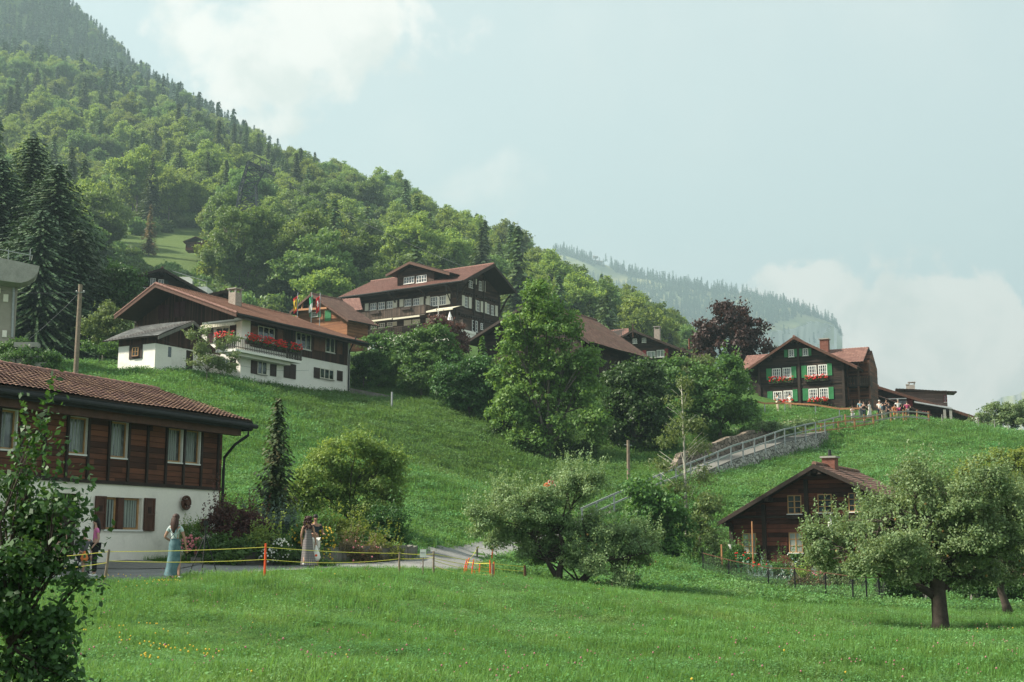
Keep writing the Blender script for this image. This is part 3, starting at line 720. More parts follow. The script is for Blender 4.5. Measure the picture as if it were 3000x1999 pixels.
m_tile('tiles_patchwork', (.10, .045, .038), (.25, .145, .09), (.14, .085, .065))
m_tile('tiles_orange', (.22, .10, .065), (.31, .16, .105), (.20, .11, .075))
m_tile('tiles_red', (.14, .065, .052), (.20, .098, .078), (.15, .07, .05))
m_tile('tiles_brick', (.19, .095, .078), (.27, .145, .115), (.22, .12, .09))
m_tile('tiles_slate', (.10, .105, .105), (.19, .195, .19), (.12, .12, .10))
m_tile('tiles_old', (.12, .065, .05), (.21, .12, .09), (.13, .10, .065))
m_leaf('geranium_leaf', (.03, .09, .02), (.06, .15, .03)); 
m_plain('petal_red', (.60, .018, .014), .6, .3, 9)
m_plain('petal_pink', (.65, .22, .24), .6, .3, 9)
m_plain('petal_white', (.70, .70, .64), .6, .1, 9)
m_plain('petal_yellow', (.62, .42, .04), .6, .2, 9)

def cvt(ox, oy, k): return lambda x, y: (ox + x / k, oy + y / k)
class House:
    def __init__(s, name, label, cat, px, py, Y, xd, group=None):
        s.O = W(px, py, Y); l = math.hypot(*xd); s.xd = Vector((xd[0] / l, xd[1] / l, 0)); s.yd = Vector((-s.xd.y, s.xd.x, 0))
        s.t = thing(name, label, cat, s.O, math.atan2(s.xd.y, s.xd.x), group)
    def hit(s, px, py, axis, c):
        d = ray(px, py); dl = Vector((d.dot(s.xd), d.dot(s.yd), d.z)); ol = Vector((-s.O.dot(s.xd), -s.O.dot(s.yd), -s.O.z))
        t = (c - ol[axis]) / dl[axis]; return ol + dl * t
    def uz(s, p, y=0.0): q = s.hit(p[0], p[1], 1, y); return q.x, q.z
    def vz(s, p, x=0.0): q = s.hit(p[0], p[1], 0, x); return q.y, q.z
    def w2l(s, p): r = Vector(p) - s.O; return Vector((r.dot(s.xd), r.dot(s.yd), r.z))
    def l2w(s, p): return s.O + s.xd * p[0] + s.yd * p[1] + Vector((0, 0, p[2]))
    def rect(s, pl, a, b):
        """two opposite picture corners on a wall plane -> u0,u1,z0,z1"""
        mx, my = (a[0] + b[0]) / 2, (a[1] + b[1]) / 2; f = s.uz if pl[0] == 'f' else s.vz
        u0 = f((a[0], my), pl[1])[0]; u1 = f((b[0], my), pl[1])[0]; z0 = f((mx, max(a[1], b[1])), pl[1])[1]; z1 = f((mx, min(a[1], b[1])), pl[1])[1]
        return min(u0, u1), max(u0, u1), z0, z1
def M(pl, u, w_, z):
    k, c = pl
    if k == 'f': return (u, c - w_, z)
    if k == 'r': return (c + w_, u, z)
    return (c - w_, u, z)
def pbox(mb, pl, u0, u1, w0, w1, z0, z1, mi=0): return mb.box(M(pl, u0, w0, z0), M(pl, u1, w1, z1), mi)
def window(par, pl, r, fm='paint_white', gm='glass', nx=2, ny=2, fw=.06, bar=.03, w0=0.0, sill='paint_white', curtain=None, casing=None):
    u0, u1, z0, z1 = r; mb = MB()
    pbox(mb, pl, u0, u1, w0 + .01, w0 + .07, z0, z0 + fw); pbox(mb, pl, u0, u1, w0 + .01, w0 + .07, z1 - fw, z1)
    pbox(mb, pl, u0, u0 + fw, w0 + .01, w0 + .072, z0 + fw, z1 - fw); pbox(mb, pl, u1 - fw, u1, w0 + .01, w0 + .072, z0 + fw, z1 - fw)
    for i in range(1, nx): c = u0 + (u1 - u0) * i / nx; pbox(mb, pl, c - bar, c + bar, w0 + .012, w0 + .066, z0 + fw, z1 - fw)
    for j in range(1, ny): c = z0 + (z1 - z0) * j / ny; pbox(mb, pl, u0 + fw, u1 - fw, w0 + .014, w0 + .06, c - bar * .55, c + bar * .55)
    if casing:
        mb2 = 1
    win = mb.build('window', fm, par)
    g_ = MB(); pbox(g_, pl, u0 + fw * .5, u1 - fw * .5, w0 + .002, w0 + .03, z0 + fw * .5, z1 - fw * .5); g_.build('pane', gm, win)
    if sill:
        k = MB(); pbox(k, pl, u0 - .05, u1 + .05, w0 + .005, w0 + .13, z0 - .05, z0); k.build('sill', sill, win)
    if curtain:
        k = MB()
        for a, b in ((u0 + fw, u0 + fw + (u1 - u0) * curtain), (u1 - fw - (u1 - u0) * curtain, u1 - fw)):
            pbox(k, pl, a, b, w0 + .03, w0 + .036, z0 + fw, z1 - fw)
        k.build('curtain', 'curtain', win)
    return win
def shutter(par, pl, r, mat='shutter_brown', w0=.01, louvre=True):
    u0, u1, z0, z1 = r; mb = MB(); f = min(.07, (u1 - u0) * .18)
    pbox(mb, pl, u0, u1, w0, w0 + .025, z0, z1)
    pbox(mb, pl, u0, u0 + f, w0 + .02, w0 + .05, z0, z1); pbox(mb, pl, u1 - f, u1, w0 + .02, w0 + .05, z0, z1)
    for c in (z0, (z0 + z1) / 2 - f / 2, z1 - f): pbox(mb, pl, u0 + f, u1 - f, w0 + .02, w0 + .048, c, c + f)
    if louvre:
        n = max(4, int((z1 - z0) / .09))
        for i in range(n):
            z = z0 + (z1 - z0) * (i + .3) / n; pbox(mb, pl, u0 + f, u1 - f, w0 + .02, w0 + .04, z, z + (z1 - z0) / n * .45)
    return mb.build('shutter', mat, par)
def flower_box(par, pl, r, petal='petal_red', n=60, green=True, box='wood_trim', sp=1.0):
    u0, u1, z0, z1 = r; mb = MB(); pbox(mb, pl, u0, u1, .06, .26, z0, z0 + (z1 - z0) * .35); b = mb.build('flower_box', box, par)
    if green:
        k = 260; P = np.zeros((k, 3)); N = np.zeros((k, 3))
        for i in range(k):
            P[i] = M(pl, random.uniform(u0, u1), random.uniform(.05, .38), z0 + (z1 - z0) * random.uniform(.1, .85)); N[i] = M((pl[0], 0), 0, 1, .6)
        V, F = leaf_quads(P, N, .14, .8); link('foliage', np_mesh('foliage', V, F), 'geranium_leaf', b)
    mb = MB()
    for i in range(n):
        c = M(pl, random.uniform(u0, u1), random.uniform(.12, .45), z0 + (z1 - z0) * random.uniform(.35, 1.05)); mb.ball(c, random.uniform(.035, .075) * sp, 5, 4)
    mb.build('blossoms', petal, b); return b
def tiled(name, A, B, C, D, mat, par, tw=.3, th=.36, amp=.03, thick=.1, step=.035, wob=.02):
    """tiled roof slope: A,B along the eave, C,D along the ridge (D above A)"""
    A, B, C, D = map(Vector, (A, B, C, D)); n = (B - A).cross(D - A).normalized()
    if n.z < 0: n = -n
    L = max((B - A).length, (C - D).length); H = ((D - A).length + (C - B).length) / 2
    m, r = max(2, int(L / tw)), max(2, int(H / th)); us = np.linspace(0, 1, m * 4 + 1); prof = np.tile([0, .75, 1, .75], m); prof = np.append(prof, 0)
    a, b, c, d, nn = (np.array(x) for x in (A, B, C, D, n)); V = []; F = []; tv = []
    for i in range(r):
        for q, h in ((i / r, step), ((i + 1.12) / r if i < r - 1 else 1, 0)):
            p = (a[None] * (1 - us[:, None]) + b[None] * us[:, None]) * (1 - q) + (d[None] * (1 - us[:, None]) + c[None] * us[:, None]) * q
            p = p + nn[None] * (prof * amp + h + wob * np.sin(us * L * .9 + q * 5) + thick)[:, None]; V.append(p)
        o = i * 2 * len(us); j = np.arange(len(us) - 1); F.append(np.stack([o + j, o + j + 1, o + len(us) + j + 1, o + len(us) + j], 1))
        tv.append(np.repeat(rng.random(m) ** 1.2, 4))
    me = np_mesh(name, np.concatenate(V), np.concatenate(F)); at = me.attributes.new('tv', 'FLOAT', 'FACE'); at.data.foreach_set('value', np.concatenate(tv).astype(np.float32))
    rf = link(name, me, mat, par)
    sl_ = MB(); k = n * (thick - .005); sl_.add([A, B, C, D, A + k, B + k, C + k, D + k], [(0, 3, 2, 1), (4, 5, 6, 7), (0, 1, 5, 4), (1, 2, 6, 5), (2, 3, 7, 6), (3, 0, 4, 7)]); sl_.build('soffit', 'wood_trim', rf)
    return rf
def ridge_caps(par, p, q, mat, r=.12):
    p, q = Vector(p), Vector(q); n = max(2, int((q - p).length / .42)); mb = MB()
    for i in range(n):
        a = p.lerp(q, i / n); b = p.lerp(q, (i + 1.08) / n); mb.tube([a, b], [r * 1.12, r * .92], 8)
    me = mb.build('ridge_tiles', mat, par); at = me.data.attributes.new('tv', 'FLOAT', 'FACE'); at.data.foreach_set('value', rng.random(len(me.data.polygons)).astype(np.float32)); return me
def gutter(par, p, q, r=.08, mat='metal_dark'): return MB().tube([p, q], r, 8).build('gutter', mat, par)
def chimney(par, c, w_, h, mat='brick_chimney', cap='concrete', open_top=True):
    x, y, z = c; mb = MB(); mb.box((x - w_ / 2, y - w_ / 2, z - 1.2), (x + w_ / 2, y + w_ / 2, z + h)); ch = mb.build('chimney', mat, par)
    k = MB()
    if open_top:
        for a in (-1, 1):
            for b in (-1, 1): k.box((x + a * w_ * .42 - .06, y + b * w_ * .42 - .06, z + h), (x + a * w_ * .42 + .06, y + b * w_ * .42 + .06, z + h + .28))
        k.box((x - w_ * .62, y - w_ * .62, z + h + .28), (x + w_ * .62, y + w_ * .62, z + h + .36))
    else: k.box((x - w_ * .62, y - w_ * .62, z + h), (x + w_ * .62, y + w_ * .62, z + h + .1))
    k.build('chimney_cap', cap, ch); return ch
def hole_wall(par, name, pl, u0, u1, z0, z1, holes, mat, depth=.22, w=0.0, back=None):
    """wall sheet with real openings and reveals"""
    us = sorted({u0, u1, *[x for h in holes for x in h[:2]]}); zs = sorted({z0, z1, *[x for h in holes for x in h[2:]]}); mb = MB()
    for a, b in zip(us, us[1:]):
        for c, d in zip(zs, zs[1:]):
            m_, n_ = (a + b) / 2, (c + d) / 2
            if any(h[0] < m_ < h[1] and h[2] < n_ < h[3] for h in holes): continue
            mb.poly([M(pl, a, w, c), M(pl, b, w, c), M(pl, b, w, d), M(pl, a, w, d)])
    for h in holes:
        a, b, c, d = h
        for q in (((a, c), (b, c)), ((b, c), (b, d)), ((b, d), (a, d)), ((a, d), (a, c))):
            mb.poly([M(pl, q[0][0], w, q[0][1]), M(pl, q[1][0], w, q[1][1]), M(pl, q[1][0], w - depth, q[1][1]), M(pl, q[0][0], w - depth, q[0][1])])
    return mb.build(name, mat, par)
def folds(par, pl, r, w, mat='curtain', per=.13, amp=.03):
    u0, u1, z0, z1 = r; n = max(8, int((u1 - u0) / .02)); V = []; F = []
    for i in range(n + 1):
        u = u0 + (u1 - u0) * i / n; ww = w + amp * math.sin(2 * math.pi * u / per + 1.5 * math.sin(u * 7))
        V += [M(pl, u, ww, z0), M(pl, u, ww, z1)]
        if i: F.append((2 * i - 2, 2 * i, 2 * i + 1, 2 * i - 1))
    return MB().add(V, F).build('curtain', mat, par, smooth=True)
def gable_house(h, L, P, Rr, depth, wl, wr, wallmat, roofmat, zbase=-2.5, ov=1.0, ovb=.6, fascia='wood_trim', capm=None, tw=.3, th=.36, vergew=.2):
    """house whose gable faces the viewer (local -y). L,P,Rr: picture points of the verge ends and peak; wl,wr wall x range"""
    xl, zl = h.uz(L, -ov); xp, zp = h.uz(P, -ov); xr, zr = h.uz(Rr, -ov); t = .16
    def roofz(x): return (zl + (zp - zl) * (x - xl) / (xp - xl)) if x < xp else (zr + (zp - zr) * (x - xr) / (xp - xr))
    mb = MB(); mb.extr([(wl, 0, zbase), (wr, 0, zbase), (wr, 0, roofz(wr) - t), (xp, 0, zp - t), (wl, 0, roofz(wl) - t)], (0, depth, 0)); mb.build('wall', wallmat, h.t)
    rf = tiled('roof', (xl, -ov, zl - t), (xl, depth + ovb, zl - t), (xp, depth + ovb, zp - t), (xp, -ov, zp - t), roofmat, h.t, tw, th)
    rf2 = tiled('roof', (xr, -ov, zr - t), (xr, depth + ovb, zr - t), (xp, depth + ovb, zp - t), (xp, -ov, zp - t), roofmat, h.t, tw, th)
    ridge_caps(rf, (xp, -ov - .02, zp), (xp, depth + ovb, zp), capm or roofmat)
    for a, b, c, d in ((xl, zl, xp, zp), (xp, zp, xr, zr)):
        mb = MB(); mb.extr([(a, -ov - .03, b - vergew - .1), (c, -ov - .03, d - vergew - .1), (c, -ov - .03, d - .02), (a, -ov - .03, b - .02)], (0, -.05, 0)); mb.build('verge_board', fascia, h.t)
    mb = MB()                                                   # purlins under the gable overhang
    for f in (.06, .5, .94):
        for (xa, za) in ((xl + (xp - xl) * f, zl + (zp - zl) * f), (xr + (xp - xr) * f, zr + (zp - zr) * f)):
            if wl - .3 < xa < wr + .3: mb.box((xa - .1, -ov + .05, za - t - .3), (xa + .1, .05, za - t - .06))
    mb.box((xp - .11, -ov + .06, zp - t - .36), (xp + .11, .06, zp - t - .08))
    mb.build('purlins', 'wood_trim', h.t)
    return roofz, (xl, zl, xp, zp, xr, zr)

# ---- lodge at lower left (long brown upper storey over a white ground floor)
z6 = cvt(0, 1100, 2.4125); random.seed(1)
h = House('lodge', 'brown boarded lodge with white ground floor and wagon wheel, nearest house at the left', 'house', 638, 1603, 48, (.411, .911))
F0 = ('f', 0.0); zw = h.uz((634, 1436))[1]
ex, ez = h.uz((738, 1243), -1.0); ry_, rz_ = h.vz((462, 1152), ex)
XL = -19.0
def H1r(a, b, pl=F0): return h.rect(pl, z6(*a), z6(*b))
up = [H1r((-90, 240), (108, 520)), H1r((472, 296), (610, 556)), H1r((770, 329), (895, 583)), H1r((1174, 374), (1281, 614)), H1r((1299, 388), (1406, 624))]
lo = [H1r((738, 864), (1000, 1090)), H1r((300, 832), (560, 1300)), H1r((-330, 800), (-60, 1060))]
ztop = ez - .05
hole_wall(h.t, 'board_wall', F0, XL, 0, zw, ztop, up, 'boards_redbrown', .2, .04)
hole_wall(h.t, 'plaster_wall', F0, XL, -.02, -3, zw, lo, 'plaster_cream', .28)
mb = MB(); mb.extr([(XL, .32, -3), (XL, 8.6, -3), (XL, 8.6, zw + 2.4), (XL, ry_ - 0, rz_ - .35), (XL, .32, ztop)], (19.0, 0, 0)); mb.build('dark_interior', 'dark_void', h.t)  # body behind the openings, coloured near black for the darkness of unlit rooms
mb = MB(); mb.box((-.05, .0, zw), (-.01, .34, ztop)); mb.box((-.03, .001, -3), (0, .34, zw)); mb.build('corner_board', 'wood_trim', h.t)
mb = MB(); mb.box((XL, -.07, zw - .02), (-.0, .02, zw + .1)); mb.build('sill_beam', 'wood_trim', h.t)
mb = MB()
for zx, yy in ((-20, 400), (135, 500), (303, 500), (462, 500), (612, 500), (757, 550), (897, 550), (1030, 560), (1163, 560), (1289, 560), (1412, 600), (1530, 600)):
    u = h.uz(z6(zx, yy))[0]; mb.box((u - .045, -.11, zw + .1), (u + .045, -.035, ztop))
mb.build('battens', 'wood_trim', h.t)
rf = tiled('roof', (XL, -1.0, ez), (ex, -1.0, ez), (ex, ry_, rz_), (XL, ry_, rz_), 'tiles_patchwork', h.t, .22, .30, .03, .12, .04)
ridge_caps(rf, (XL, ry_, rz_ + .12), (ex, ry_, rz_ + .12), 'tiles_brick', .13)
tiled('roof', (XL, ry_ * 2 + 1, ez), (ex, ry_ * 2 + 1, ez), (ex, ry_, rz_), (XL, ry_, rz_), 'tiles_patchwork', h.t, .3, .36)
mb = MB(); mb.box((XL, -1.06, ez - .24), (ex, -1.01, ez + .06)); mb.box((ex - .02, -1.0, ez - .26), (ex + .04, -.2, ez - .02)); mb.build('fascia', 'metal_dark', h.t)
mb = MB(); mb.box((XL, -.78, ez - .46), (ex - .35, -.5, ez - .16)); mb.box((XL, -.3, ez - .32), (ex - .9, -.1, ez - .1)); mb.build('eave_beam', 'wood_brown', h.t)
gutter(h.t, (XL, -1.15, ez - .08), (ex + .1, -1.15, ez - .1), .085)
MB().tube([(ex - .35, -1.12, ez - .1), (ex - .35, -1.1, ez - .45), (ex - .6, -.7, ez - .8), (.08, -.1, ez - 1.25), (.08, -.08, ez - 1.7), (.08, -.08, -1)], .055, 8).build('downpipe', 'metal_dark', h.t)
for k, r in enumerate(up):
    u0, u1, z0, z1 = r; PL = ('f', .1)
    wn = window(h.t, PL, r, 'wood_light', 'glass_light', 1, 1, .06, sill=None)
    if k: folds(wn, PL, (u0 + .07, u0 + (u1 - u0) * .72, z0 + .07, z1 - .05), .035)
    else: folds(wn, PL, (u0 + .07, u1 - .3, z0 + .07, z1 - .05), .035)
    mb = MB(); pbox(mb, F0, u0 - .03, u1 + .03, -.1, .09, z0 - .05, z0); pbox(mb, F0, u1 - .02, u1 + .03, -.1, .06, z0, z1); pbox(mb, F0, u0 - .03, u1 + .03, -.1, .06, z1 - .001, z1 + .03); mb.build('sill', 'paint_white', wn)
u0, u1, z0, z1 = lo[0]; PL = ('f', .2); mid = H1r((835, 900), (876, 1090))
for a, b in ((u0, mid[0]), (mid[1], u1)):
    wn = window(h.t, PL, (a, b, z0, z1), 'wood_light', 'glass_light', 1, 1, .07, sill=None); folds(wn, PL, (a + .08, b - .08, z0 + .08, z1 - .08), .035)
MB().box((mid[0], .16, z0 - .08), (mid[1], .02, z1)).build('window_post', 'wood_brown', h.t)
MB().box((u0 - .05, -.06, z0 - .06), (u1 + .05, .2, z0)).build('window_ledge', 'paint_white', h.t)
for a, b in (((663, 853), (738, 1088)), ((1010, 868), (1084, 1100)), ((120, 828), (205, 1015))):
    s_ = shutter(h.t, F0, H1r(a, b), 'wood_brown', .03, False); r = H1r(a, b); c = (r[0] + r[1]) / 2
    k = MB()
    for j in (-.06, 0, .06): pbox(k, F0, c + j - .012, c + j + .012, .056, .062, r[3] - .55, r[3] - .3)
    k.build('slots', 'dark_void', s_)
r = lo[1]; MB().box((r[0], .18, r[2] - .5), (r[1], .24, r[3])).build('entrance_door', 'wood_trim', h.t)
r = lo[2]; window(h.t, ('f', .2), r, 'wood_light', 'glass', 2, 1)
r = H1r((364, 719), (386, 736)); mb = MB(); pbox(mb, F0, *r[:2], .045, .06, *r[2:]); pq = mb.build('number_plate', 'paint_cream', h.t)
def text(name, body, par, loc, size, mat, rot=(R(90), 0, 0), ext=.004):
    cu = bpy.data.curves.new(name, 'FONT'); cu.body = body; cu.size = size; cu.align_x = 'CENTER'; cu.align_y = 'CENTER'; cu.extrude = ext
    tmp = bpy.data.objects.new('tmp_text', cu); COL.objects.link(tmp); bpy.context.view_layer.update()
    me = bpy.data.meshes.new_from_object(tmp.evaluated_get(bpy.context.evaluated_depsgraph_get())); bpy.data.objects.remove(tmp)
    me.name = name; me.materials.clear(); o = link(name, me, mat, par); o.location = loc; o.rotation_euler = rot; return o
text('lettering', '88', pq, ((r[0] + r[1]) / 2, -.066, (r[2] + r[3]) / 2), .16, 'metal_dark')
# wagon wheel on the wall
r = H1r((1264, 858), (1331, 945)); cu, cz = (r[0] + r[1]) / 2, (r[2] + r[3]) / 2; rad = (r[3] - r[2]) / 2
wt = thing('wagon_wheel', 'round brown wooden wagon wheel hung on the white lodge wall', 'wheel', h.l2w((cu, -.12, cz)), math.atan2(h.xd.y, h.xd.x))
MB().tube([(rad * math.cos(a), 0, rad * math.sin(a)) for a in [2 * math.pi * k / 24 for k in range(25)]], .05, 6, cap=False).build('rim', 'wood_brown', wt)
MB().tube([(0, -.09, 0), (0, .09, 0)], .1, 10).build('hub', 'wood_brown', wt)
for k in range(8):
    a = 2 * math.pi * k / 8 + .2; MB().bar((.08 * math.cos(a), 0, .08 * math.sin(a)), (rad * math.cos(a), 0, rad * math.sin(a)), .035, .045).build('spoke', 'wood_brown', wt)

# ---- chalet with the geranium balcony
z2 = cvt(300, 740, 3.0154); random.seed(2)
h = House('geranium_chalet', 'white and dark brown chalet with a balcony full of red geraniums', 'house', 703, 1120, 98, (.489, .872))
Lx = h.uz(z2(2163, 1000))[0]; yg = h.vz(z2(312, 600))[0]
ex0, ez = h.uz(z2(1190, 548), -1.4); ex1, _ = h.uz(z2(2345, 740), -1.4); pr_, pz_ = h.vz(z2(472, 288), ex0); yl, zl = h.vz(z2(110, 573), ex0)
zw = h.uz(z2(2140, 995))[1]
mb = MB(); mb.box((0, 0, -3), (Lx, yg, zw)); mb.build('plaster_wall', 'plaster_white', h.t)
tp = lambda y: ez + (pz_ - ez) * (y + 1.4) / (pr_ + 1.4) if y < pr_ else zl + (pz_ - zl) * (yl - y) / (yl - pr_)
mb = MB(); mb.extr([(-.04, -.04, zw), (-.04, yg + .04, zw), (-.04, yg + .04, tp(yg) - .25), (-.04, pr_, pz_ - .25), (-.04, -.04, tp(0) - .25)], (Lx + .04, 0, 0)); mb.build('board_wall', 'boards_umber', h.t)
MB().box((-.1, -.1, zw - .25), (.9, .7, tp(0) - .3)).build('pillar', 'plaster_white', h.t); MB().box((Lx - .05, -.03, -3), (Lx + .35, .5, tp(0) - .4)).build('pillar', 'plaster_white', h.t); MB().box((-.09, .7, zw - .05), (-.045, yg * .36, zw + 2.05)).build('loggia_wall', 'plaster_white', h.t)
rf = tiled('roof', (ex0, -1.4, ez), (ex1, -1.4, ez), (ex1, pr_, pz_), (ex0, pr_, pz_), 'tiles_orange', h.t, .3, .36, .035)
tiled('roof', (ex0, yl, zl), (ex1, yl, zl), (ex1, pr_, pz_), (ex0, pr_, pz_), 'tiles_orange', h.t, .3, .36, .035)
ridge_caps(rf, (ex0, pr_, pz_ + .12), (ex1, pr_, pz_ + .12), 'tiles_orange', .13)
for (a, b, c, d) in ((-1.4, ez, pr_, pz_), (pr_, pz_, yl, zl)):
    mb = MB(); mb.extr([(ex0 - .02, a, b - .2), (ex0 - .02, c, d - .2), (ex0 - .02, c, d + .02), (ex0 - .02, a, b + .02)], (-.06, 0, 0)); mb.build('verge_board', 'wood_brown', h.t)
    ridge_caps(rf, (ex0 - .02, a, b + .14), (ex0 - .02, c, d + .14), 'tiles_brick', .1)
gutter(h.t, (ex0, -1.52, ez), (ex1, -1.52, ez), .09)
MB().box((ex0, -1.44, ez - .25), (ex1, -1.38, ez + .02)).build('fascia', 'wood_trim', h.t)
q = h.uz(z2(2240, 745), -1.4); MB().tube([(q[0], -1.45, q[1]), (q[0] - .1, -1.3, q[1] - .4), (Lx + .05, -.2, q[1] - 1.0), (Lx + .05, -.15, q[1] - 1.5), (Lx + .05, -.15, -1)], .06, 8).build('downpipe', 'metal_dark', h.t)
def rc(a, b, pl=F0): return h.rect(pl, z2(*a), z2(*b))
for a, b in (((1310, 942), (1365, 1072)), ((1480, 966), (1533, 1094)), ((1865, 1018), (1917, 1112)), ((2070, 1046), (2118, 1135)), ((1125, 935), (1175, 1028))): shutter(h.t, F0, rc(a, b), 'shutter_brown', .02)
s_ = rc((1600, 983), (1705, 1113)); shutter(h.t, F0, (s_[0], (s_[0] + s_[1]) / 2 - .01, s_[2], s_[3]), 'shutter_brown', .02); shutter(h.t, F0, ((s_[0] + s_[1]) / 2 + .01, s_[1], s_[2], s_[3]), 'shutter_brown', .02)
for a, b, n in (((1365, 958), (1450, 1080), 2), ((1917, 1030), (2040, 1120), 3), ((1045, 940), (1120, 1030), 2)): window(h.t, F0, rc(a, b), 'paint_cream', 'glass', n, 1, .07, .04, .0, 'concrete')
F1 = ('f', -.04)
for a, b, n in (((1370, 660), (1515, 790), 3), ((1705, 714), (1838, 855), 3), ((1968, 755), (2048, 885), 2)): window(h.t, F1, rc(a, b, F1), 'paint_cream', 'glass', n, 1, .07, .04)
for a, b in (((1315, 650), (1368, 760)), ((1545, 680), (1592, 790)), ((1865, 745), (1914, 867)), ((1917, 755), (1965, 876)), ((2070, 790), (2115, 898))): shutter(h.t, F1, rc(a, b, F1), 'shutter_tan', .02)
Lp = ('l', -.04)
for a, b in (((498, 465), (595, 590)), ((637, 437), (735, 570))):
    r = rc(a, b, Lp); m_ = (r[0] + r[1]) / 2; shutter(h.t, Lp, (r[0], m_ - .02, r[2], r[3]), 'paint_maroon', .02); shutter(h.t, Lp, (m_ + .02, r[1], r[2], r[3]), 'paint_maroon', .02)
Lq = ('l', -.09)
r = rc((1005, 665), (1125, 800), Lq); window(h.t, Lq, r, 'paint_cream', 'glass', 2, 1); shutter(h.t, Lq, rc((1130, 640), (1183, 780), Lq), 'paint_maroon', .02); shutter(h.t, Lq, rc((930, 672), (980, 800), Lq), 'paint_maroon', .02)
# awning over the corner
r = rc((872, 625), (1180, 660), ('l', -1.0)); mb = MB(); mb.add([(-.1, r[0], r[3] + .25), (-.1, r[1], r[3] + .25), (-1.1, r[1], r[3] - .1), (-1.1, r[0], r[3] - .1), (-.1, r[0], r[3] + .28), (-.1, r[1], r[3] + .28), (-1.1, r[1], r[3] - .07), (-1.1, r[0], r[3] - .07)], [(0, 1, 2, 3), (7, 6, 5, 4), (3, 2, 6, 7)])
for i in range(14):
    a = r[0] + (r[1] - r[0]) * i / 14; mb.box((-1.12, a, r[3] - .3), (-1.1, a + (r[1] - r[0]) / 14 * .8, r[3] - .07))
mb.build('awning', 'awning_cream', h.t)
# balcony
yb = -1.25; bx0, zt = h.uz(z2(1180, 748), yb); bx1 = h.uz(z2(1765, 830), yb)[0]; zb = h.uz(z2(1205, 852), yb)[1]; bl = h.vz(z2(1000, 870), bx0)[0]
mb = MB(); mb.extr([(bx0, yb, zb), (bx1, yb, zb), (bx1 - .6, 0, zb), (-.05, 0, zb), (-.05, bl, zb), (bx0, bl, zb)], (0, 0, -.2)); mb.extr([(bx0 + .3, yb + .4, zb - .2), (bx1 - .8, yb + .5, zb - .2), (bx1 - .9, 0, zb - .2), (bx0 + .3, 0, zb - .2)], (0, 0, -.22)); bal = mb.build('balcony', 'plaster_white', h.t)
def planks(par, p, q, z0, z1, mat='boards_grey', pitch=.2, gap=.03):
    p, q = Vector((p[0], p[1], 0)), Vector((q[0], q[1], 0)); n = max(1, int((q - p).length / pitch)); mb = MB()
    for i in range(n):
        a = p.lerp(q, i / n + gap / 2); b = p.lerp(q, (i + 1) / n - gap / 2); mb.bar((a.x, a.y, (z0 + z1) / 2), (b.x, b.y, (z0 + z1) / 2), .03, z1 - z0)
    mb.bar((p.x, p.y, z1), (q.x, q.y, z1), .09, .06); mb.bar((p.x, p.y, z0 + .12), (q.x, q.y, z0 + .12), .06, .06); return mb.build('railing', mat, par)
planks(bal, (bx0, yb), (bx1, yb), zb + .02, zt); planks(bal, (bx0, bl), (bx0, yb), zb + .02, zt); planks(bal, (bx1, yb), (bx1 - .5, 0), zb + .02, zt)
for a, b in ((1252, 1375), (1396, 1492), (1520, 1605), (1634, 1735)):
    u0 = h.uz(z2(a, 780), yb)[0]; u1 = h.uz(z2(b, 780), yb)[0]; fb = flower_box(h.t, ('f', yb), (u0, u1, zt - .38, zt + .42), 'petal_red', 85, True, 'wood_trim', .9)
v0, v1 = h.vz(z2(1175, 760), bx0)[0], h.vz(z2(1010, 760), bx0)[0]; flower_box(h.t, ('l', bx0), (min(v0, v1), max(v0, v1), zt - .3, zt + .45), 'petal_red', 100, True, 'wood_trim', .9)
q = h.uz(z2(1170, 452), pr_ * .62 + 0); yc = pr_ * .62; zc = tp(yc); ch = chimney(h.t, (q[0], yc, zc), .75, 1.15)
MB().box((q[0] + .55, yc + .1, zc - 1), (q[0] + .95, yc + .6, zc + .95)).build('flue', 'wood_trim', h.t)
# annex with slate roof
ah = thing('slate_annex', 'low white annex with grey slate roof in front of the geranium chalet', 'shed', h.O, h.t.rotation_euler.z)
ya = 2.0; yo = ya - .7; ax = h.uz(z2(465, 900), ya)[0]; az = h.uz(z2(465, 800), ya)[1]; xp, zp = h.uz(z2(805, 610), yo); xr, zr = h.uz(z2(930, 722), yo); xe, ze = h.uz(z2(490, 742), yo)
yb_ = h.vz(z2(140, 900), ax)[0]; yback = h.vz(z2(0, 770), xe)[0]
mb = MB(); mb.box((ax, ya, -3), (-.1, yb_, az)); mb.build('plaster_wall', 'plaster_white', ah)
bz = h.uz(z2(465, 1022), ya)[1]; mb = MB(); mb.box((ax - .05, ya - .05, -3.2), (-.2, yb_ + .05, bz - .12)); mb.build('plinth', 'concrete', ah)
zx = lambda x: ze + (zp - ze) * (x - xe) / (xp - xe) if x < xp else zr + (zp - zr) * (x - xr) / (xp - xr)
mb = MB(); mb.extr([(ax - .04, ya - .03, az), (-.1, ya - .03, az), (-.1, ya - .03, zx(-.1) - .12), (xp, ya - .03, zp - .12), (ax - .04, ya - .03, zx(ax) - .12)], (0, yb_ - ya, 0)); mb.build('board_wall', 'boards_umber', ah)
rf = tiled('roof', (xe, yo, ze), (xe, yback, ze), (xp, yback, zp), (xp, yo, zp), 'tiles_slate', ah, .3, .3, .012, .08, .03, .03)
tiled('roof', (min(xr, -.02), yo, zr), (min(xr, -.02), yback, zr), (xp, yback, zp), (xp, yo, zp), 'tiles_slate', ah, .3, .3, .012, .08, .03)
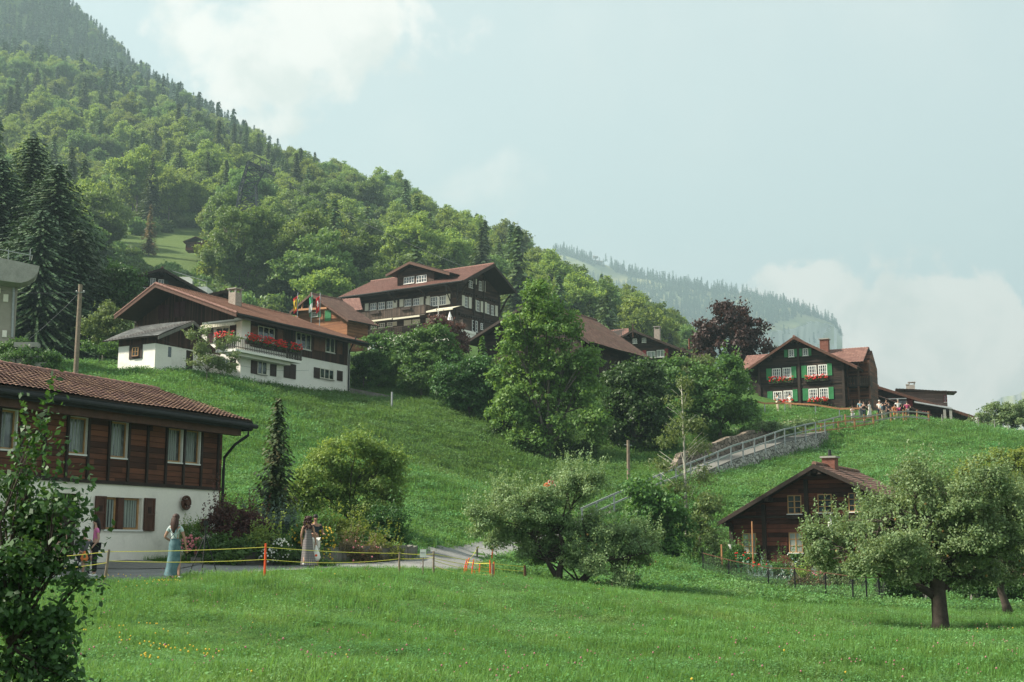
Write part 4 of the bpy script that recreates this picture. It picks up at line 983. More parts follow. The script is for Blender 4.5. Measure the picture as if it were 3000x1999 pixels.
for (a, b, c, d) in ((xe, ze, xp, zp), (xp, zp, xr, zr)):
    mb = MB(); mb.extr([(a, yo - .02, b - .22), (c, yo - .02, d - .22), (c, yo - .02, d + .03), (a, yo - .02, b + .03)], (0, -.05, 0)); mb.build('verge_board', 'concrete_dark', ah)
Lr = ('l', ax); r = h.rect(Lr, z2(240, 815), z2(355, 940)); mb = MB(); pbox(mb, Lr, r[0], r[1], 0, .05, r[2], r[3]); mb.build('window_surround', 'wood_trim', ah)
r2 = (r[0] + .25 * (r[1] - r[0]), r[0] + .72 * (r[1] - r[0]), r[2] + .18 * (r[3] - r[2]), r[2] + .8 * (r[3] - r[2])); window(ah, ('l', ax - .05), r2, 'wood_light', 'glass', 2, 2, .05, .02, sill='wood_brown')
Fa = ('f', ya); r = h.rect(Fa, z2(580, 836), z2(625, 926)); mb = MB(); pbox(mb, Fa, r[0], r[0] + (r[1] - r[0]) * .6, 0, .02, r[2], r[3]); mb.build('window', 'glass', ah)
r = h.rect(Fa, z2(738, 868), z2(796, 1066)); mb = MB(); pbox(mb, Fa, r[0], r[1], 0, .04, r[2], r[3]); mb.build('door', 'wood_trim', ah)

# ---- big brown hotel chalet
z3 = cvt(850, 700, 3.136); random.seed(3)
h = House('hotel_chalet', 'large dark brown hotel chalet with cream shutters, red roof dormer and long balconies', 'house', 1335, 1000, 150, (.83, -.557))
F0 = ('f', 0.0); R0 = ('r', 0.0)
xl = h.uz(z3(640, 700))[0]; yw = h.vz(z3(1925, 640))[0]
ox, oz = 1.9, None; a_ = h.uz(z3(1592, 388), -1.7); ex1, ez = a_[0], a_[1]; ex0 = h.uz(z3(435, 512), -1.7)[0]
pr_, pz_ = h.vz(z3(1872, 236), ex1); yl, zl = h.vz(z3(2085, 498), ex1); rx0 = h.hit(*z3(745, 372), 1, pr_)
tp = lambda y: ez + (pz_ - ez) * (y + 1.7) / (pr_ + 1.7) if y < pr_ else zl + (pz_ - zl) * (yl - y) / (yl - pr_)
mb = MB(); mb.extr([(xl, 0, -2), (xl, yw, -2), (xl, yw, tp(yw) - .3), (xl, pr_, pz_ - .3), (xl, 0, tp(0) - .3)], (-xl, 0, 0)); mb.build('log_wall', 'logs_umber', h.t)
rf = tiled('roof', (ex0, -1.7, ez), (ex1, -1.7, ez), (ex1, pr_, pz_), (rx0.x, pr_, pz_), 'tiles_red', h.t, .35, .4)
tiled('roof', (ex0, yl, zl), (ex1, yl, zl), (ex1, pr_, pz_), (rx0.x, pr_, pz_), 'tiles_red', h.t, .35, .4)
tiled('roof', (ex0, yl, zl), (ex0, -1.7, ez), (rx0.x, pr_, pz_), (rx0.x, pr_ + .01, pz_), 'tiles_red', h.t, .35, .4)
ridge_caps(rf, (rx0.x, pr_, pz_ + .12), (ex1, pr_, pz_ + .12), 'tiles_brick', .13)
for (a, b, c, d) in ((-1.7, ez, pr_, pz_), (pr_, pz_, yl, zl)):
    mb = MB(); mb.extr([(ex1 + .02, a, b - .3), (ex1 + .02, c, d - .3), (ex1 + .02, c, d + .06), (ex1 + .02, a, b + .06)], (.06, 0, 0)); mb.build('verge_board', 'wood_trim', h.t)
gutter(h.t, (ex0, -1.85, ez), (ex1, -1.85, ez), .1); MB().box((ex0, -1.75, ez - .25), (ex1, -1.7, ez + .03)).build('fascia', 'wood_trim', h.t)
q = h.uz(z3(1438, 408), -1.7); MB().tube([(q[0], -1.8, q[1]), (q[0], -1.75, q[1] - .9), (-.6, -.4, q[1] - 1.8), (-.12, -.12, q[1] - 2.6), (-.12, -.12, 0)], .07, 8).build('downpipe', 'metal_dark', h.t)
def rc(a, b, pl=F0): return h.rect(pl, z3(*a), z3(*b))
for a, b in (((738, 592), (795, 655)), ((812, 583), (872, 650)), ((890, 574), (945, 640)), ((1055, 556), (1115, 620)), ((1132, 548), (1190, 612)), ((1292, 533), (1357, 618)), ((1375, 525), (1435, 607)), ((745, 782), (796, 825)), ((815, 776), (872, 815)), ((893, 768), (945, 805)), ((1297, 724), (1360, 765)), ((1380, 714), (1435, 768))):
    window(h.t, F0, rc(a, b), 'paint_white', 'glass', 3, 2, .07, .04)
for a, b in (((690, 595), (723, 662)), ((947, 566), (985, 632)), ((1008, 556), (1043, 624)), ((1192, 536), (1228, 612)), ((1248, 528), (1285, 625)), ((1436, 507), (1472, 603)), ((947, 762), (983, 800)), ((1048, 748), (1115, 795)), ((1125, 740), (1195, 782)), ((1250, 728), (1288, 765))):
    shutter(h.t, F0, rc(a, b), 'paint_cream', .02, False)
for a, b, n in (((1640, 385), (1672, 450), 2), ((1733, 390), (1757, 475), 2), ((1602, 535), (1627, 628), 2), ((1710, 570), (1735, 665), 2), ((1806, 598), (1826, 688), 2), ((1843, 612), (1868, 702), 2), ((1670, 752), (1718, 852), 3), ((1748, 778), (1780, 835), 2)):
    window(h.t, R0, rc(a, b, R0), 'paint_white', 'glass', n, 3, .06, .035)
for a, b in (((1685, 367), (1712, 418)), ((1768, 388), (1790, 487)), ((1577, 520), (1600, 618)), ((1638, 538), (1664, 640)), ((1694, 560), (1708, 658)), ((1748, 575), (1770, 675)), ((1783, 582), (1804, 685)), ((1882, 615), (1905, 712))):
    shutter(h.t, R0, rc(a, b, R0), 'paint_cream', .02, False)
for (p0, p1) in (((1545, 480), (1895, 580)), ((1545, 683), (1895, 790))):
    v0, za = h.vz(z3(*p0)); v1, zb2 = h.vz(z3(*p1)); mb = MB(); n = 16; zz = (za + zb2) / 2
    for i in range(n): v = v0 + (v1 - v0) * (i + .5) / n; mb.box((0, v - .14, zz - .12), (.16, v + .14, zz + .12))
    mb.box((0, v0, zz + .12), (.2, v1, zz + .22)); mb.build('corbels', 'wood_trim', h.t)
mb = MB()
for v in (h.vz(z3(1690, 650))[0], h.vz(z3(1775, 700))[0], yw - .1, .1):
    mb.box((0, v - .12, -2), (.14, v + .12, tp(v) - .6))
mb.build('corner_logs', 'wood_trim', h.t)
for v0_, s_ in ((.15, -1), (yw - .15, 1)):                       # curved gable brackets
    mb = MB(); pts = [(0, v0_, tp(v0_) - 3.0), (.5, v0_, tp(v0_) - 2.2), (1.1, v0_, tp(v0_) - 1.2), (1.8, v0_, tp(v0_) - .6)]; mb.tube(pts, .13, 5); mb.build('bracket', 'wood_trim', h.t)
for u in (xl + .4, xl * .62, xl * .3, -.5):
    mb = MB(); mb.tube([(u, 0, tp(0) - 1.9), (u, -.6, tp(0) - 1.3), (u, -1.5, ez - .1)], .12, 5); mb.build('bracket', 'wood_trim', h.t)
yb = -1.6; b0, zt = h.uz(z3(537, 685), yb); b1, zt1 = h.uz(z3(1245, 618), yb); zb = h.uz(z3(1245, 684), yb)[1]; zt = (zt + zt1) / 2
bal = MB().box((b0, yb, zb - .15), (b1, 0, zb)).build('balcony', 'wood_trim', h.t); planks(bal, (b0, yb), (b1, yb), zb, zt, 'boards_deck'); planks(bal, (b0, yb), (b0, 0), zb, zt, 'boards_deck'); planks(bal, (b1, yb), (b1, 0), zb, zt, 'boards_deck')
for a, b in ((560, 640), (745, 830), (1030, 1115)):
    u0, u1 = h.uz(z3(a, 670), yb)[0], h.uz(z3(b, 670), yb)[0]; MB().box((u0, yb - .25, zt - .35), (u1, yb - .04, zt - .1)).build('flower_box', 'wood_trim', h.t)
yd = -3.4; d0, zt0 = h.uz(z3(600, 840), yd); d1, zt1 = h.uz(z3(1500, 768), yd); zt = (zt0 + zt1) / 2; zb = zt - 1.0
bal = MB().box((d0, yd, zb - .3), (d1 + .8, 0, zb)).build('terrace', 'plaster_white', h.t); planks(bal, (d0, yd), (d1, yd), zb, zt, 'boards_deck', .16, .2); planks(bal, (d1, yd), (d1, 0), zb, zt, 'boards_deck')
MB().box((d0 - 1, yd + .12, -8), (d1 + .7, -.05, zb - .3)).build('plaster_base', 'plaster_white', h.t)
MB().box((-.1, .0, -6), (.45, yw + 1, .35)).build('plaster_plinth', 'plaster_white', h.t)
Fb = ('f', yd + .12)
for a, b in (((592, 948), (655, 1046)), ((665, 941), (725, 1040)), ((738, 934), (795, 1034))):
    wn = window(h.t, Fb, rc(a, b, Fb), 'paint_white', 'blind_blue', 1, 12, .06, .02)
for a, b, dd in (((635, 765), (935, 730), -2.6), ((945, 735), (1190, 700), -2.6), ((1250, 672), (1495, 632), -1.8)):
    u0, za = h.uz(z3(*a), dd); u1, zb_ = h.uz(z3(*b), dd); zz = (za + zb_) / 2
    mb = MB(); mb.add([(u0, dd, zz), (u1, dd, zz), (u1, -.05, zz + .55), (u0, -.05, zz + .55), (u0, dd, zz + .04), (u1, dd, zz + .04), (u1, -.05, zz + .59), (u0, -.05, zz + .59)], [(0, 3, 2, 1), (4, 5, 6, 7), (0, 1, 5, 4), (1, 2, 6, 5), (3, 0, 4, 7)]); mb.box((u0, dd - .03, zz - .16), (u1, dd - .01, zz + .04)); mb.build('awning', 'awning_cream', h.t)
# dormer
yD = -.2; P_ = h.uz(z3(1097, 214), yD - .9); L_ = h.uz(z3(880, 332), yD - .9); R_ = h.uz(z3(1467, 318), yD - .9); wl_, wr_ = h.uz(z3(985, 400), yD)[0], h.uz(z3(1322, 390), yD)[0]; zb_ = h.uz(z3(1100, 418), yD)[1]
dz = lambda x: L_[1] + (P_[1] - L_[1]) * (x - L_[0]) / (P_[0] - L_[0]) if x < P_[0] else R_[1] + (P_[1] - R_[1]) * (x - R_[0]) / (P_[0] - R_[0])
dr = MB().extr([(wl_, yD, zb_ - 1.2), (wr_, yD, zb_ - 1.2), (wr_, yD, dz(wr_) - .15), (P_[0], yD, P_[1] - .15), (wl_, yD, dz(wl_) - .15)], (0, pr_ - yD + .5, 0)).build('dormer', 'logs_umber', h.t)
tiled('dormer_roof', (L_[0], yD - .9, L_[1]), (L_[0], pr_, L_[1]), (P_[0], pr_, P_[1]), (P_[0], yD - .9, P_[1]), 'tiles_brick', dr, .35, .4)
tiled('dormer_roof', (R_[0], yD - .9, R_[1]), (R_[0], pr_, R_[1]), (P_[0], pr_, P_[1]), (P_[0], yD - .9, P_[1]), 'tiles_red', dr, .35, .4)
for (a, b, c, d) in ((*L_, *P_), (*P_, *R_)):
    MB().extr([(a, yD - .92, b - .25), (c, yD - .92, d - .25), (c, yD - .92, d + .05), (a, yD - .92, b + .05)], (0, -.05, 0)).build('verge_board', 'wood_brown', dr)
for a, b in (((1047, 350), (1142, 412)), ((1162, 336), (1256, 402))): window(dr, ('f', yD), rc(a, b, ('f', yD)), 'paint_white', 'glass', 4, 2, .06, .035)
# folded white parasol on the terrace
r = rc((1436, 672), (1496, 786), ('f', -2.2)); pt = thing('parasol', 'folded white parasol standing on the hotel terrace', 'parasol', h.l2w(((r[0] + r[1]) / 2, -2.2, r[2] - .6)))
hh = r[3] - r[2] + .6; MB().tube([(0, 0, 0), (0, 0, hh + .1)], .03, 6).build('pole', 'metal_grey', pt); MB().tube([(0, 0, .6), (0, 0, 1.0), (.05, 0, hh * .7), (0, 0, hh)], [.5, .42, .25, .04], 9).build('canopy', 'paint_white', pt)
fp_ = rc((1357, 540), (1366, 755), ('f', -4.2)); ft = thing('flagpole', 'bare thin white flagpole in front of the hotel terrace', 'flagpole', h.l2w(((fp_[0] + fp_[1]) / 2, -4.2, fp_[2] - 1))); MB().tube([(0, 0, 0), (0, 0, fp_[3] - fp_[2] + 1)], [.05, .035], 7).build('pole', 'paint_white', ft)
MB().ball((0, 0, fp_[3] - fp_[2] + 1.04), .07).build('finial', 'paint_white', ft)

# ---- orange brick chalet behind the flags
h = House('brick_chalet', 'small orange brick chalet with green shutters behind the three flags', 'house', 1015, 1000, 142, (.8, -.6)); random.seed(4)
wl_, wr_ = h.uz(z3(20, 740))[0], h.uz(z3(525, 760))[0]
rz, e = gable_house(h, z3(0, 668), z3(192, 502), z3(537, 742), 3.4, wl_, wr_, 'brick_orange', 'tiles_old', -1, 1.1, fascia='wood_brown')
def rc(a, b, pl=F0): return h.rect(pl, z3(*a), z3(*b))
shutter(h.t, F0, rc((322, 658), (376, 755)), 'paint_green'); window(h.t, F0, rc((205, 676), (258, 716)), 'paint_white', 'glass', 3, 2); shutter(h.t, F0, rc((262, 672), (285, 716)), 'paint_green'); shutter(h.t, F0, rc((180, 676), (203, 716)), 'paint_green')
mb = MB(); a = h.uz(z3(40, 655), -.95); b = h.uz(z3(340, 628), -.95); mb.bar((a[0], -.95, a[1]), (b[0], -.95, b[1] - .1), .18, .22); c = h.uz(z3(112, 590), -.95); mb.bar((c[0], -.95, c[1]), (c[0], -.95, a[1]), .15, .15); d = h.uz(z3(192, 510), -.95); mb.bar((d[0], -.95, d[1]), (d[0], -.95, a[1] - .4), .15, .15); mb.build('gable_truss', 'wood_orange', h.t)
a = h.w2l(W(*z3(470, 560), 150)); b = h.w2l(W(*z3(640, 552), 150)); c = h.w2l(W(*z3(668, 660), 146)); d = h.w2l(W(*z3(545, 678), 146)); tiled('side_roof', d, c, b, a, 'tiles_brick', h.t, .35, .45)

# ---- chalet with hotel lettering behind, upper left
z1 = cvt(0, 700, 3.136); random.seed(5)
h = House('dark_chalet', 'dark chalet with white HOTEL lettering behind the geranium chalet roof', 'house', 400, 880, 135, (.95, .3))
wl_, wr_ = h.uz(z1(1262, 420))[0], h.uz(z1(1830, 480))[0]
gable_house(h, z1(1222, 345), z1(1492, 265), z1(1905, 496), 9, wl_, wr_, 'logs_black', 'tiles_brick', -4, 1.3)
def rc(a, b, pl=F0): return h.rect(pl, z1(*a), z1(*b))
window(h.t, F0, rc((1380, 362), (1430, 432)), 'paint_white', 'glass_light', 2, 1); window(h.t, F0, rc((1455, 375), (1505, 425)), 'paint_white', 'glass', 2, 1); shutter(h.t, F0, rc((1353, 355), (1378, 430)), 'paint_darkgreen'); shutter(h.t, F0, rc((1508, 378), (1546, 430)), 'paint_darkgreen')
r = rc((1225, 450), (1400, 482)); text('lettering', 'HOTEL', h.t, ((r[0] + r[1]) / 2, -.12, (r[2] + r[3]) / 2), (r[3] - r[2]) * 1.5, 'paint_white')
h = House('little_chalet', 'little brown gable roof peeping over the geranium chalet beside its chimney', 'house', 650, 880, 122, (.95, .3))
gable_house(h, z1(1915, 502), z1(2080, 466), z1(2150, 512), 5, h.uz(z1(1935, 520))[0], h.uz(z1(2135, 520))[0], 'logs_black', 'tiles_old', -2, .8)

# ---- chalet half hidden behind the tall maple, centre
z4 = cvt(1350, 800, 2.613); random.seed(6)
h = House('maple_chalet', 'dark chalet with mossy brown roof mostly hidden behind the tall green maple', 'house', 1725, 1085, 118, (.85, -.53))
gable_house(h, (1361, 1003), (1556, 880), (1727, 1000), 11.5, h.uz((1400, 1030))[0], h.uz((1708, 1030))[0], 'logs_black', 'tiles_old', -4, 1.1)
def rc(a, b, pl): return h.rect(pl, a, b)
# ---- chalet with red shutters
h = House('red_shutter_chalet', 'dark chalet with small white attic windows and red shutters left of the copper beech', 'house', 1980, 1070, 150, (.95, -.3))
wl_, wr_ = h.uz(z4(1185, 560))[0], h.uz(z4(1780, 640))[0]
gable_house(h, z4(1160, 524), z4(1318, 432), z4(1842, 642), 9, wl_, wr_, 'logs_black', 'tiles_old', -4, 1.1)
def rc(a, b, pl=F0): return h.rect(pl, z4(*a), z4(*b))
for a, b in (((1317, 503), (1350, 540)), ((1387, 497), (1420, 533))): window(h.t, F0, rc(a, b), 'paint_white', 'glass', 2, 2, .07, .035)
for a, b in (((1500, 590), (1558, 645)), ((1425, 600), (1490, 650))): window(h.t, F0, rc(a, b), 'paint_white', 'glass_light', 2, 1, .07, .04, curtain=.3)
for a, b in (((1393, 592), (1420, 645)), ((1561, 580), (1588, 638))): shutter(h.t, F0, rc(a, b), 'paint_red')
a = h.w2l(W(*z4(975, 500), 154)); b = h.w2l(W(*z4(1290, 505), 151)); c = h.w2l(W(*z4(1285, 430), 156)); d = h.w2l(W(*z4(1010, 462), 159)); tiled('side_roof', a, b, c, d, 'tiles_brick', h.t, .35, .45)
q = h.uz(z4(1505, 480), 3.5); chimney(h.t, (q[0], 3.5, q[1]), .7, .75, 'brick_chimney', 'concrete', True)
q = h.uz(z4(1318, 430), -1.05); MB().bar((q[0], -1.12, q[1] - 1.0), (q[0], -1.12, q[1] + .6), .08, .08).build('finial', 'wood_brown', h.t)
q = h.w2l(W(*z4(1750, 585), 152)); MB().tube([q, q + Vector((0, 0, 1.3))], .1, 8).build('stove_pipe', 'brick_red', h.t)

# ---- chalet with the green shutters
z5 = cvt(2050, 900, 2.477); random.seed(8)
h = House('green_shutter_chalet', 'near black chalet with bright green shutters and red flower boxes on the hilltop', 'house', 2400, 1200, 130, (.9, -.436))
F0 = ('f', 0.0); wl_, wr_ = h.uz(z5(425, 600))[0], h.uz(z5(1050, 600))[0]
rz, e = gable_house(h, z5(322, 460), z5(682, 212), z5(1142, 428), 9.5, wl_, wr_, 'logs_black', 'tiles_brick', -4, 1.0, fascia='wood_brown')
def rc(a, b, pl=F0): return h.rect(pl, z5(*a), z5(*b))
for a, b, nx, ny in (((645, 308), (685, 362), 2, 3), ((748, 300), (788, 353), 2, 3), ((526, 446), (590, 520), 4, 3), ((602, 440), (665, 515), 4, 3), ((782, 425), (848, 503), 4, 3), ((860, 418), (925, 495), 4, 3), ((535, 612), (600, 690), 4, 3), ((610, 606), (675, 685), 4, 3), ((791, 593), (857, 670), 4, 3), ((867, 587), (935, 665), 4, 3)):
    window(h.t, F0, rc(a, b), 'paint_white', 'glass', nx, ny, .09, .028)
for a, b in (((613, 310), (638, 365)), ((687, 304), (707, 360)), ((719, 302), (742, 358)), ((790, 300), (810, 352)), ((485, 447), (521, 531)), ((666, 432), (701, 515)), ((740, 426), (776, 513)), ((926, 410), (960, 496)), ((493, 613), (529, 684)), ((675, 598), (710, 684)), ((749, 592), (787, 678)), ((936, 580), (972, 667))):
    shutter(h.t, F0, rc(a, b), 'paint_green', .02)
for a, b in (((508, 508), (683, 556)), ((765, 494), (935, 541)), ((522, 674), (688, 712)), ((780, 658), (936, 704))): flower_box(h.t, F0, rc(a, b), 'petal_red', 75, True, 'wood_trim', 1.1)
mb = MB()
for (a, b) in ((432, 480), (718, 420), (1042, 520)):
    u = h.uz(z5(a, b))[0]; mb.box((u - .12, -.13, -3), (u + .12, 0, rz(u) - .4))
mb.build('corner_logs', 'wood_trim', h.t)
mb = MB()
for y_ in (402, 560):
    z = h.uz(z5(700, y_))[1]; mb.box((wl_, -.06, z - .08), (wr_, 0, z + .08))
mb.build('floor_beams', 'wood_trim', h.t)
q = h.uz(z5(908, 300), 3.0); chimney(h.t, (q[0], 3.0, q[1]), .85, .9, 'brick_red', 'concrete', False)
# right wing with galleries
yw_ = 1.3; x1 = h.uz(z5(1243, 600), yw_)[0]; xr_, zr_ = h.uz(z5(1228, 297), yw_ + 2.6); _, ze_ = h.uz(z5(1190, 402), yw_ - 1.0); xE = h.uz(z5(1190, 402), yw_ - 1)[0]
wg = MB().extr([(wr_, yw_ + 1.0, -4), (wr_, yw_ + 5.2, -4), (wr_, yw_ + 5.2, ze_), (wr_, yw_ + 2.6, zr_ - .3), (wr_, yw_ + 1.0, ze_ + .6)], (x1 - wr_ - .2, 0, 0)).build('side_wing', 'boards_redbrown', h.t)
x0_ = h.uz(z5(945, 310), yw_ + 2.6)[0]
tiled('side_roof', (x0_, yw_ - 1.0, ze_), (xr_, yw_ - 1.0, ze_), (xr_, yw_ + 2.6, zr_), (x0_, yw_ + 2.6, zr_), 'tiles_brick', wg, .3, .36)
tiled('side_roof', (x0_, yw_ + 6.2, ze_), (xr_, yw_ + 6.2, ze_), (xr_, yw_ + 2.6, zr_), (x0_, yw_ + 2.6, zr_), 'tiles_brick', wg, .3, .36)
for a, b in ((505, 575), (672, 740)):
    r = rc((1063, a), (1237, b), ('f', yw_ - .2)); mb = MB().box((wr_ + .05, yw_ - .2, r[2]), (x1, yw_ + 1.0, r[2] + .12)); bal = mb.build('gallery', 'wood_trim', wg)
    planks(bal, (wr_ + .05, yw_ - .2), (x1, yw_ - .2), r[2] + .1, r[3], 'boards_deck', .22, .05); planks(bal, (x1, yw_ - .2), (x1, yw_ + 1.0), r[2] + .1, r[3], 'boards_deck')
for u in (wr_ + .15, (wr_ + x1) / 2, x1 - .1): MB().box((u - .09, yw_ - .2, -4), (u + .09, yw_ - .02, ze_ + .3)).build('gallery_post', 'wood_brown', wg)
# left rear wing
a = h.uz(z5(292, 468), 3.0); b = h.uz(z5(342, 358), 6.2)
lw = MB().box((a[0] + .8, 3.6, -4), (wl_ + .3, 8.6, a[1] - .1)).build('rear_wing', 'logs_black', h.t)
tiled('rear_roof', (a[0], 3.0, a[1]), (wl_ + 1.5, 3.0, a[1]), (wl_ + 3.4, 6.2, b[1]), (b[0], 6.2, b[1]), 'tiles_brick', lw, .3, .36)
window(h.t, ('f', 3.6), h.rect(('f', 3.6), z5(368, 625), z5(416, 700)), 'paint_white', 'glass_light', 4, 3, .08, .03)

# ---- long barn on the hilltop, right
random.seed(9)
h = House('hill_barn', 'long low brown house with pinkish upper storey behind the crowd at the hilltop', 'house', 2700, 1240, 147, (.96, -.28))
wl_, wr_ = h.uz(z5(1262, 640))[0], h.uz(z5(1895, 800))[0]
rz, e = gable_house(h, z5(1238, 598), z5(1292, 570), z5(1995, 790), 9, wl_, wr_, 'logs_umber', 'tiles_old', -4, .9, fascia='wood_brown', vergew=.25)
def rc(a, b, pl=F0): return h.rect(pl, z5(*a), z5(*b))
P2 = ('f', 1.6); r = rc((1432, 605), (1795, 700), P2); us = MB().box((r[0], 1.6, r[2] - 2), (r[1], 8, r[3] - .1)).build('upper_storey', 'boards_pinkish', h.t)
a = h.uz(z5(1420, 600), 1.0); b = h.uz(z5(1800, 622), 1.0); zz = (a[1] + b[1]) / 2; tiled('upper_roof', (a[0], 1.0, a[1]), (b[0] + 1.0, 1.0, b[1]), (b[0] + 1.0, 8.5, b[1] + .5), (a[0], 8.5, a[1] + .5), 'tiles_brick', us, .35, .5)
window(us, P2, rc((1772, 640), (1790, 690), P2), 'paint_red', 'glass', 1, 1)
for a, b in ((1510, 1545), (1395, 1420)):
    shutter(h.t, F0, rc((a, 658), (b, 722)), 'paint_red')
wn = rc((1440, 662), (1505, 712)); window(h.t, F0, wn, 'wood_brown', 'glass', 2, 1)
mb = MB(); r = rc((1355, 655), (1500, 668), ('f', -1.0)); mb.box((r[0], -1.0, r[2]), (r[1], 0, r[2] + .1)); mb.build('awning', 'metal_grey', h.t)
ca = h.uz(z5(1560, 695), -3.4); cb = h.uz(z5(1838, 742), -3.4); zc = (ca[1] + cb[1]) / 2
mb = MB(); mb.add([(ca[0], -3.4, ca[1]), (cb[0], -3.4, cb[1]), (cb[0], -.1, cb[1] + .5), (ca[0], -.1, ca[1] + .5), (ca[0], -3.4, ca[1] + .08), (cb[0], -3.4, cb[1] + .08), (cb[0], -.1, cb[1] + .58), (ca[0], -.1, ca[1] + .58)], [(0, 3, 2, 1), (4, 5, 6, 7), (0, 1, 5, 4), (1, 2, 6, 5), (3, 0, 4, 7)])
cnp = mb.build('canopy', 'metal_grey', h.t)
for a in (1778, 1822):
    u = h.uz(z5(a, 780), -3.2)[0]; MB().box((u - .14, -3.3, -4), (u + .14, -3.05, cb[1] + .05)).build('canopy_post', 'concrete', h.t)
for (a, b, s_) in ((1540, 600, .7), (1510, 600, .35)):
    q = h.uz(z5(a, b), 4.0); chimney(h.t, (q[0], 4.0, q[1] - .2), s_, .75, 'concrete', 'concrete', s_ > .5)
r = rc((1618, 745), (1668, 790), ('f', -.5)); sg = thing('round_sign', 'round maroon sign with white writing on the hilltop barn', 'sign', h.l2w(((r[0] + r[1]) / 2, -.5, (r[2] + r[3]) / 2)), h.t.rotation_euler.z)
rr = (r[1] - r[0]) / 2; MB().tube([(0, 0, 0), (0, -.06, 0)], rr, 24).build('board', 'paint_maroon', sg); text('lettering', 'CAFE', sg, (0, -.075, .05), .42, 'petal_pink')
# lean-to in front
p0 = h.uz(z5(1242, 628), -6.0); p1 = h.uz(z5(1682, 792), -6.0)
ln = thing('lean_to_barn', 'dark lean-to barn with long sloping roof between green shutter chalet and crowd', 'shed', h.O, h.t.rotation_euler.z)
MB().extr([(p0[0], -5.5, -4), (p1[0] - .5, -5.5, -4), (p1[0] - .5, -5.5, p1[1] + .1), (p0[0], -5.5, p0[1] - .2)], (0, 3.5, 0)).build('wall', 'boards_umber', ln)
tiled('roof', (p1[0], -6.0, p1[1]), (p1[0], -2.4, p1[1]), (p0[0], -2.4, p0[1]), (p0[0], -6.0, p0[1]), 'tiles_brick', ln, .35, .4)

# ---- chalet at lower right
z8 = cvt(2000, 1300, 2.353); random.seed(10)
h = House('lower_chalet', 'dark oxblood log chalet with tan window frames at lower right behind the apple tree', 'house', 2250, 1690, 72, (.87, -.49))
wl_, wr_ = h.uz(z8(330, 700))[0], h.uz(z8(1400, 600))[0]
rz, e = gable_house(h, z8(243, 537), z8(905, 137), z8(1472, 388), 7.5, wl_, wr_, 'logs_oxblood', 'tiles_old', -3, 1.1, ovb=.7, vergew=.16)
def rc(a, b, pl=F0): return h.rect(pl, z8(*a), z8(*b))
for a, b, gm in (((725, 356), (820, 484), 'glass'), ((933, 348), (1030, 476), 'glass'), ((1145, 340), (1232, 470), 'glass'), ((415, 617), (507, 755), 'glass_light'), ((735, 613), (831, 752), 'glass_light'), ((947, 612), (1040, 740), 'glass_light')):
    window(h.t, F0, rc(a, b), 'wood_light', gm, 2, 3, .05, .035, curtain=.42 if gm != 'glass' else None)
for a, b, p in (((735, 758), (822, 784), 0), ((403, 758), (518, 783), 0)): flower_box(h.t, F0, rc(a, b), 'petal_white', 4, True, 'wood_brown', .6)
r = rc((735, 495), (805, 518)); MB().box((r[0], -.3, r[2]), (r[1], -.02, r[3])).build('flower_box', 'wood_trim', h.t)
shutter(h.t, F0, rc((678, 618), (722, 752)), 'logs_oxblood', .02)
mb = MB()
for a, y0 in ((565, 380), (862, 320), (338, 560)):
    u = h.uz(z8(a, 600))[0]; mb.box((u - .11, -.13, -2), (u + .11, 0, rz(u) - .35))
for a in (505, 835):
    z = h.uz(z8(700, a))[1]; mb.box((wl_, -.06, z - .07), (wr_, 0, z + .07))
mb.build('corner_logs', 'wood_trim', h.t)
for a, b in (((455, 862), (648, 900)), ((865, 856), (932, 950))):
    r = rc(a, b); MB().box((r[0], -.1, r[2] - .3), (r[1], -.02, r[3])).build('plaster_patch', 'plaster_white', h.t)
r = rc((932, 860), (1005, 985)); MB().box((r[0], -.08, r[2] - .4), (r[1], -.02, r[3])).build('cellar_door', 'wood_brown', h.t)
q = h.uz(z8(1017, 165), 1.6); chimney(h.t, (q[0], 1.6, q[1] - .1), .72, .62, 'brick_red', 'concrete', False)
MB().tube([(q[0], 1.6, q[1] + .6), (q[0], 1.6, q[1] + 1.0)], [.12, .08], 8).build('chimney_pot', 'metal_dark', h.t)
r = rc((1010, 512), (1026, 620), ('f', -2.0)); pt = thing('parasol', 'closed white parasol against the lower right chalet beside the apple tree', 'parasol', h.l2w(((r[0] + r[1]) / 2, -2.0, r[2] - 1.2)))
hh = r[3] - r[2] + 1.2; MB().tube([(0, 0, 0), (0, 0, hh)], .025, 6).build('pole', 'metal_grey', pt); MB().tube([(0, 0, 1.2), (0, 0, 1.6), (0, 0, hh)], [.08, .16, .03], 9).build('canopy', 'paint_white', pt)
# outbuilding half hidden beyond the apple tree
h = House('dark_shed', 'low dark shed in deep shade behind the big apple tree trunk', 'shed', 2830, 1760, 56, (.95, -.2))
MB().box((-2.0, 0, -2), (4, 3, 1.0)).build('wall', 'boards_umber', h.t)
tiled('roof', (-2.3, -.6, 1.0), (4.4, -.6, 1.0), (4.4, 3.4, 1.6), (-2.3, 3.4, 1.6), 'tiles_old', h.t)
for k, (px, py, lb) in enumerate(((2864, 1768, 'squat white stone block by the shed, right of the trunk'), (2728, 1768, 'pale stone block just left of the big apple trunk'))):
    p = W(px, py + 10, 50); b = thing('stone_block', lb, 'stone block', p, .2 * k, 'stone blocks by the shed'); MB().extr([(-.27, -.2, 0), (.27, -.2, 0), (.24, -.17, .5), (-.24, -.17, .48)], (0, .36, 0)).build('block', 'concrete', b)

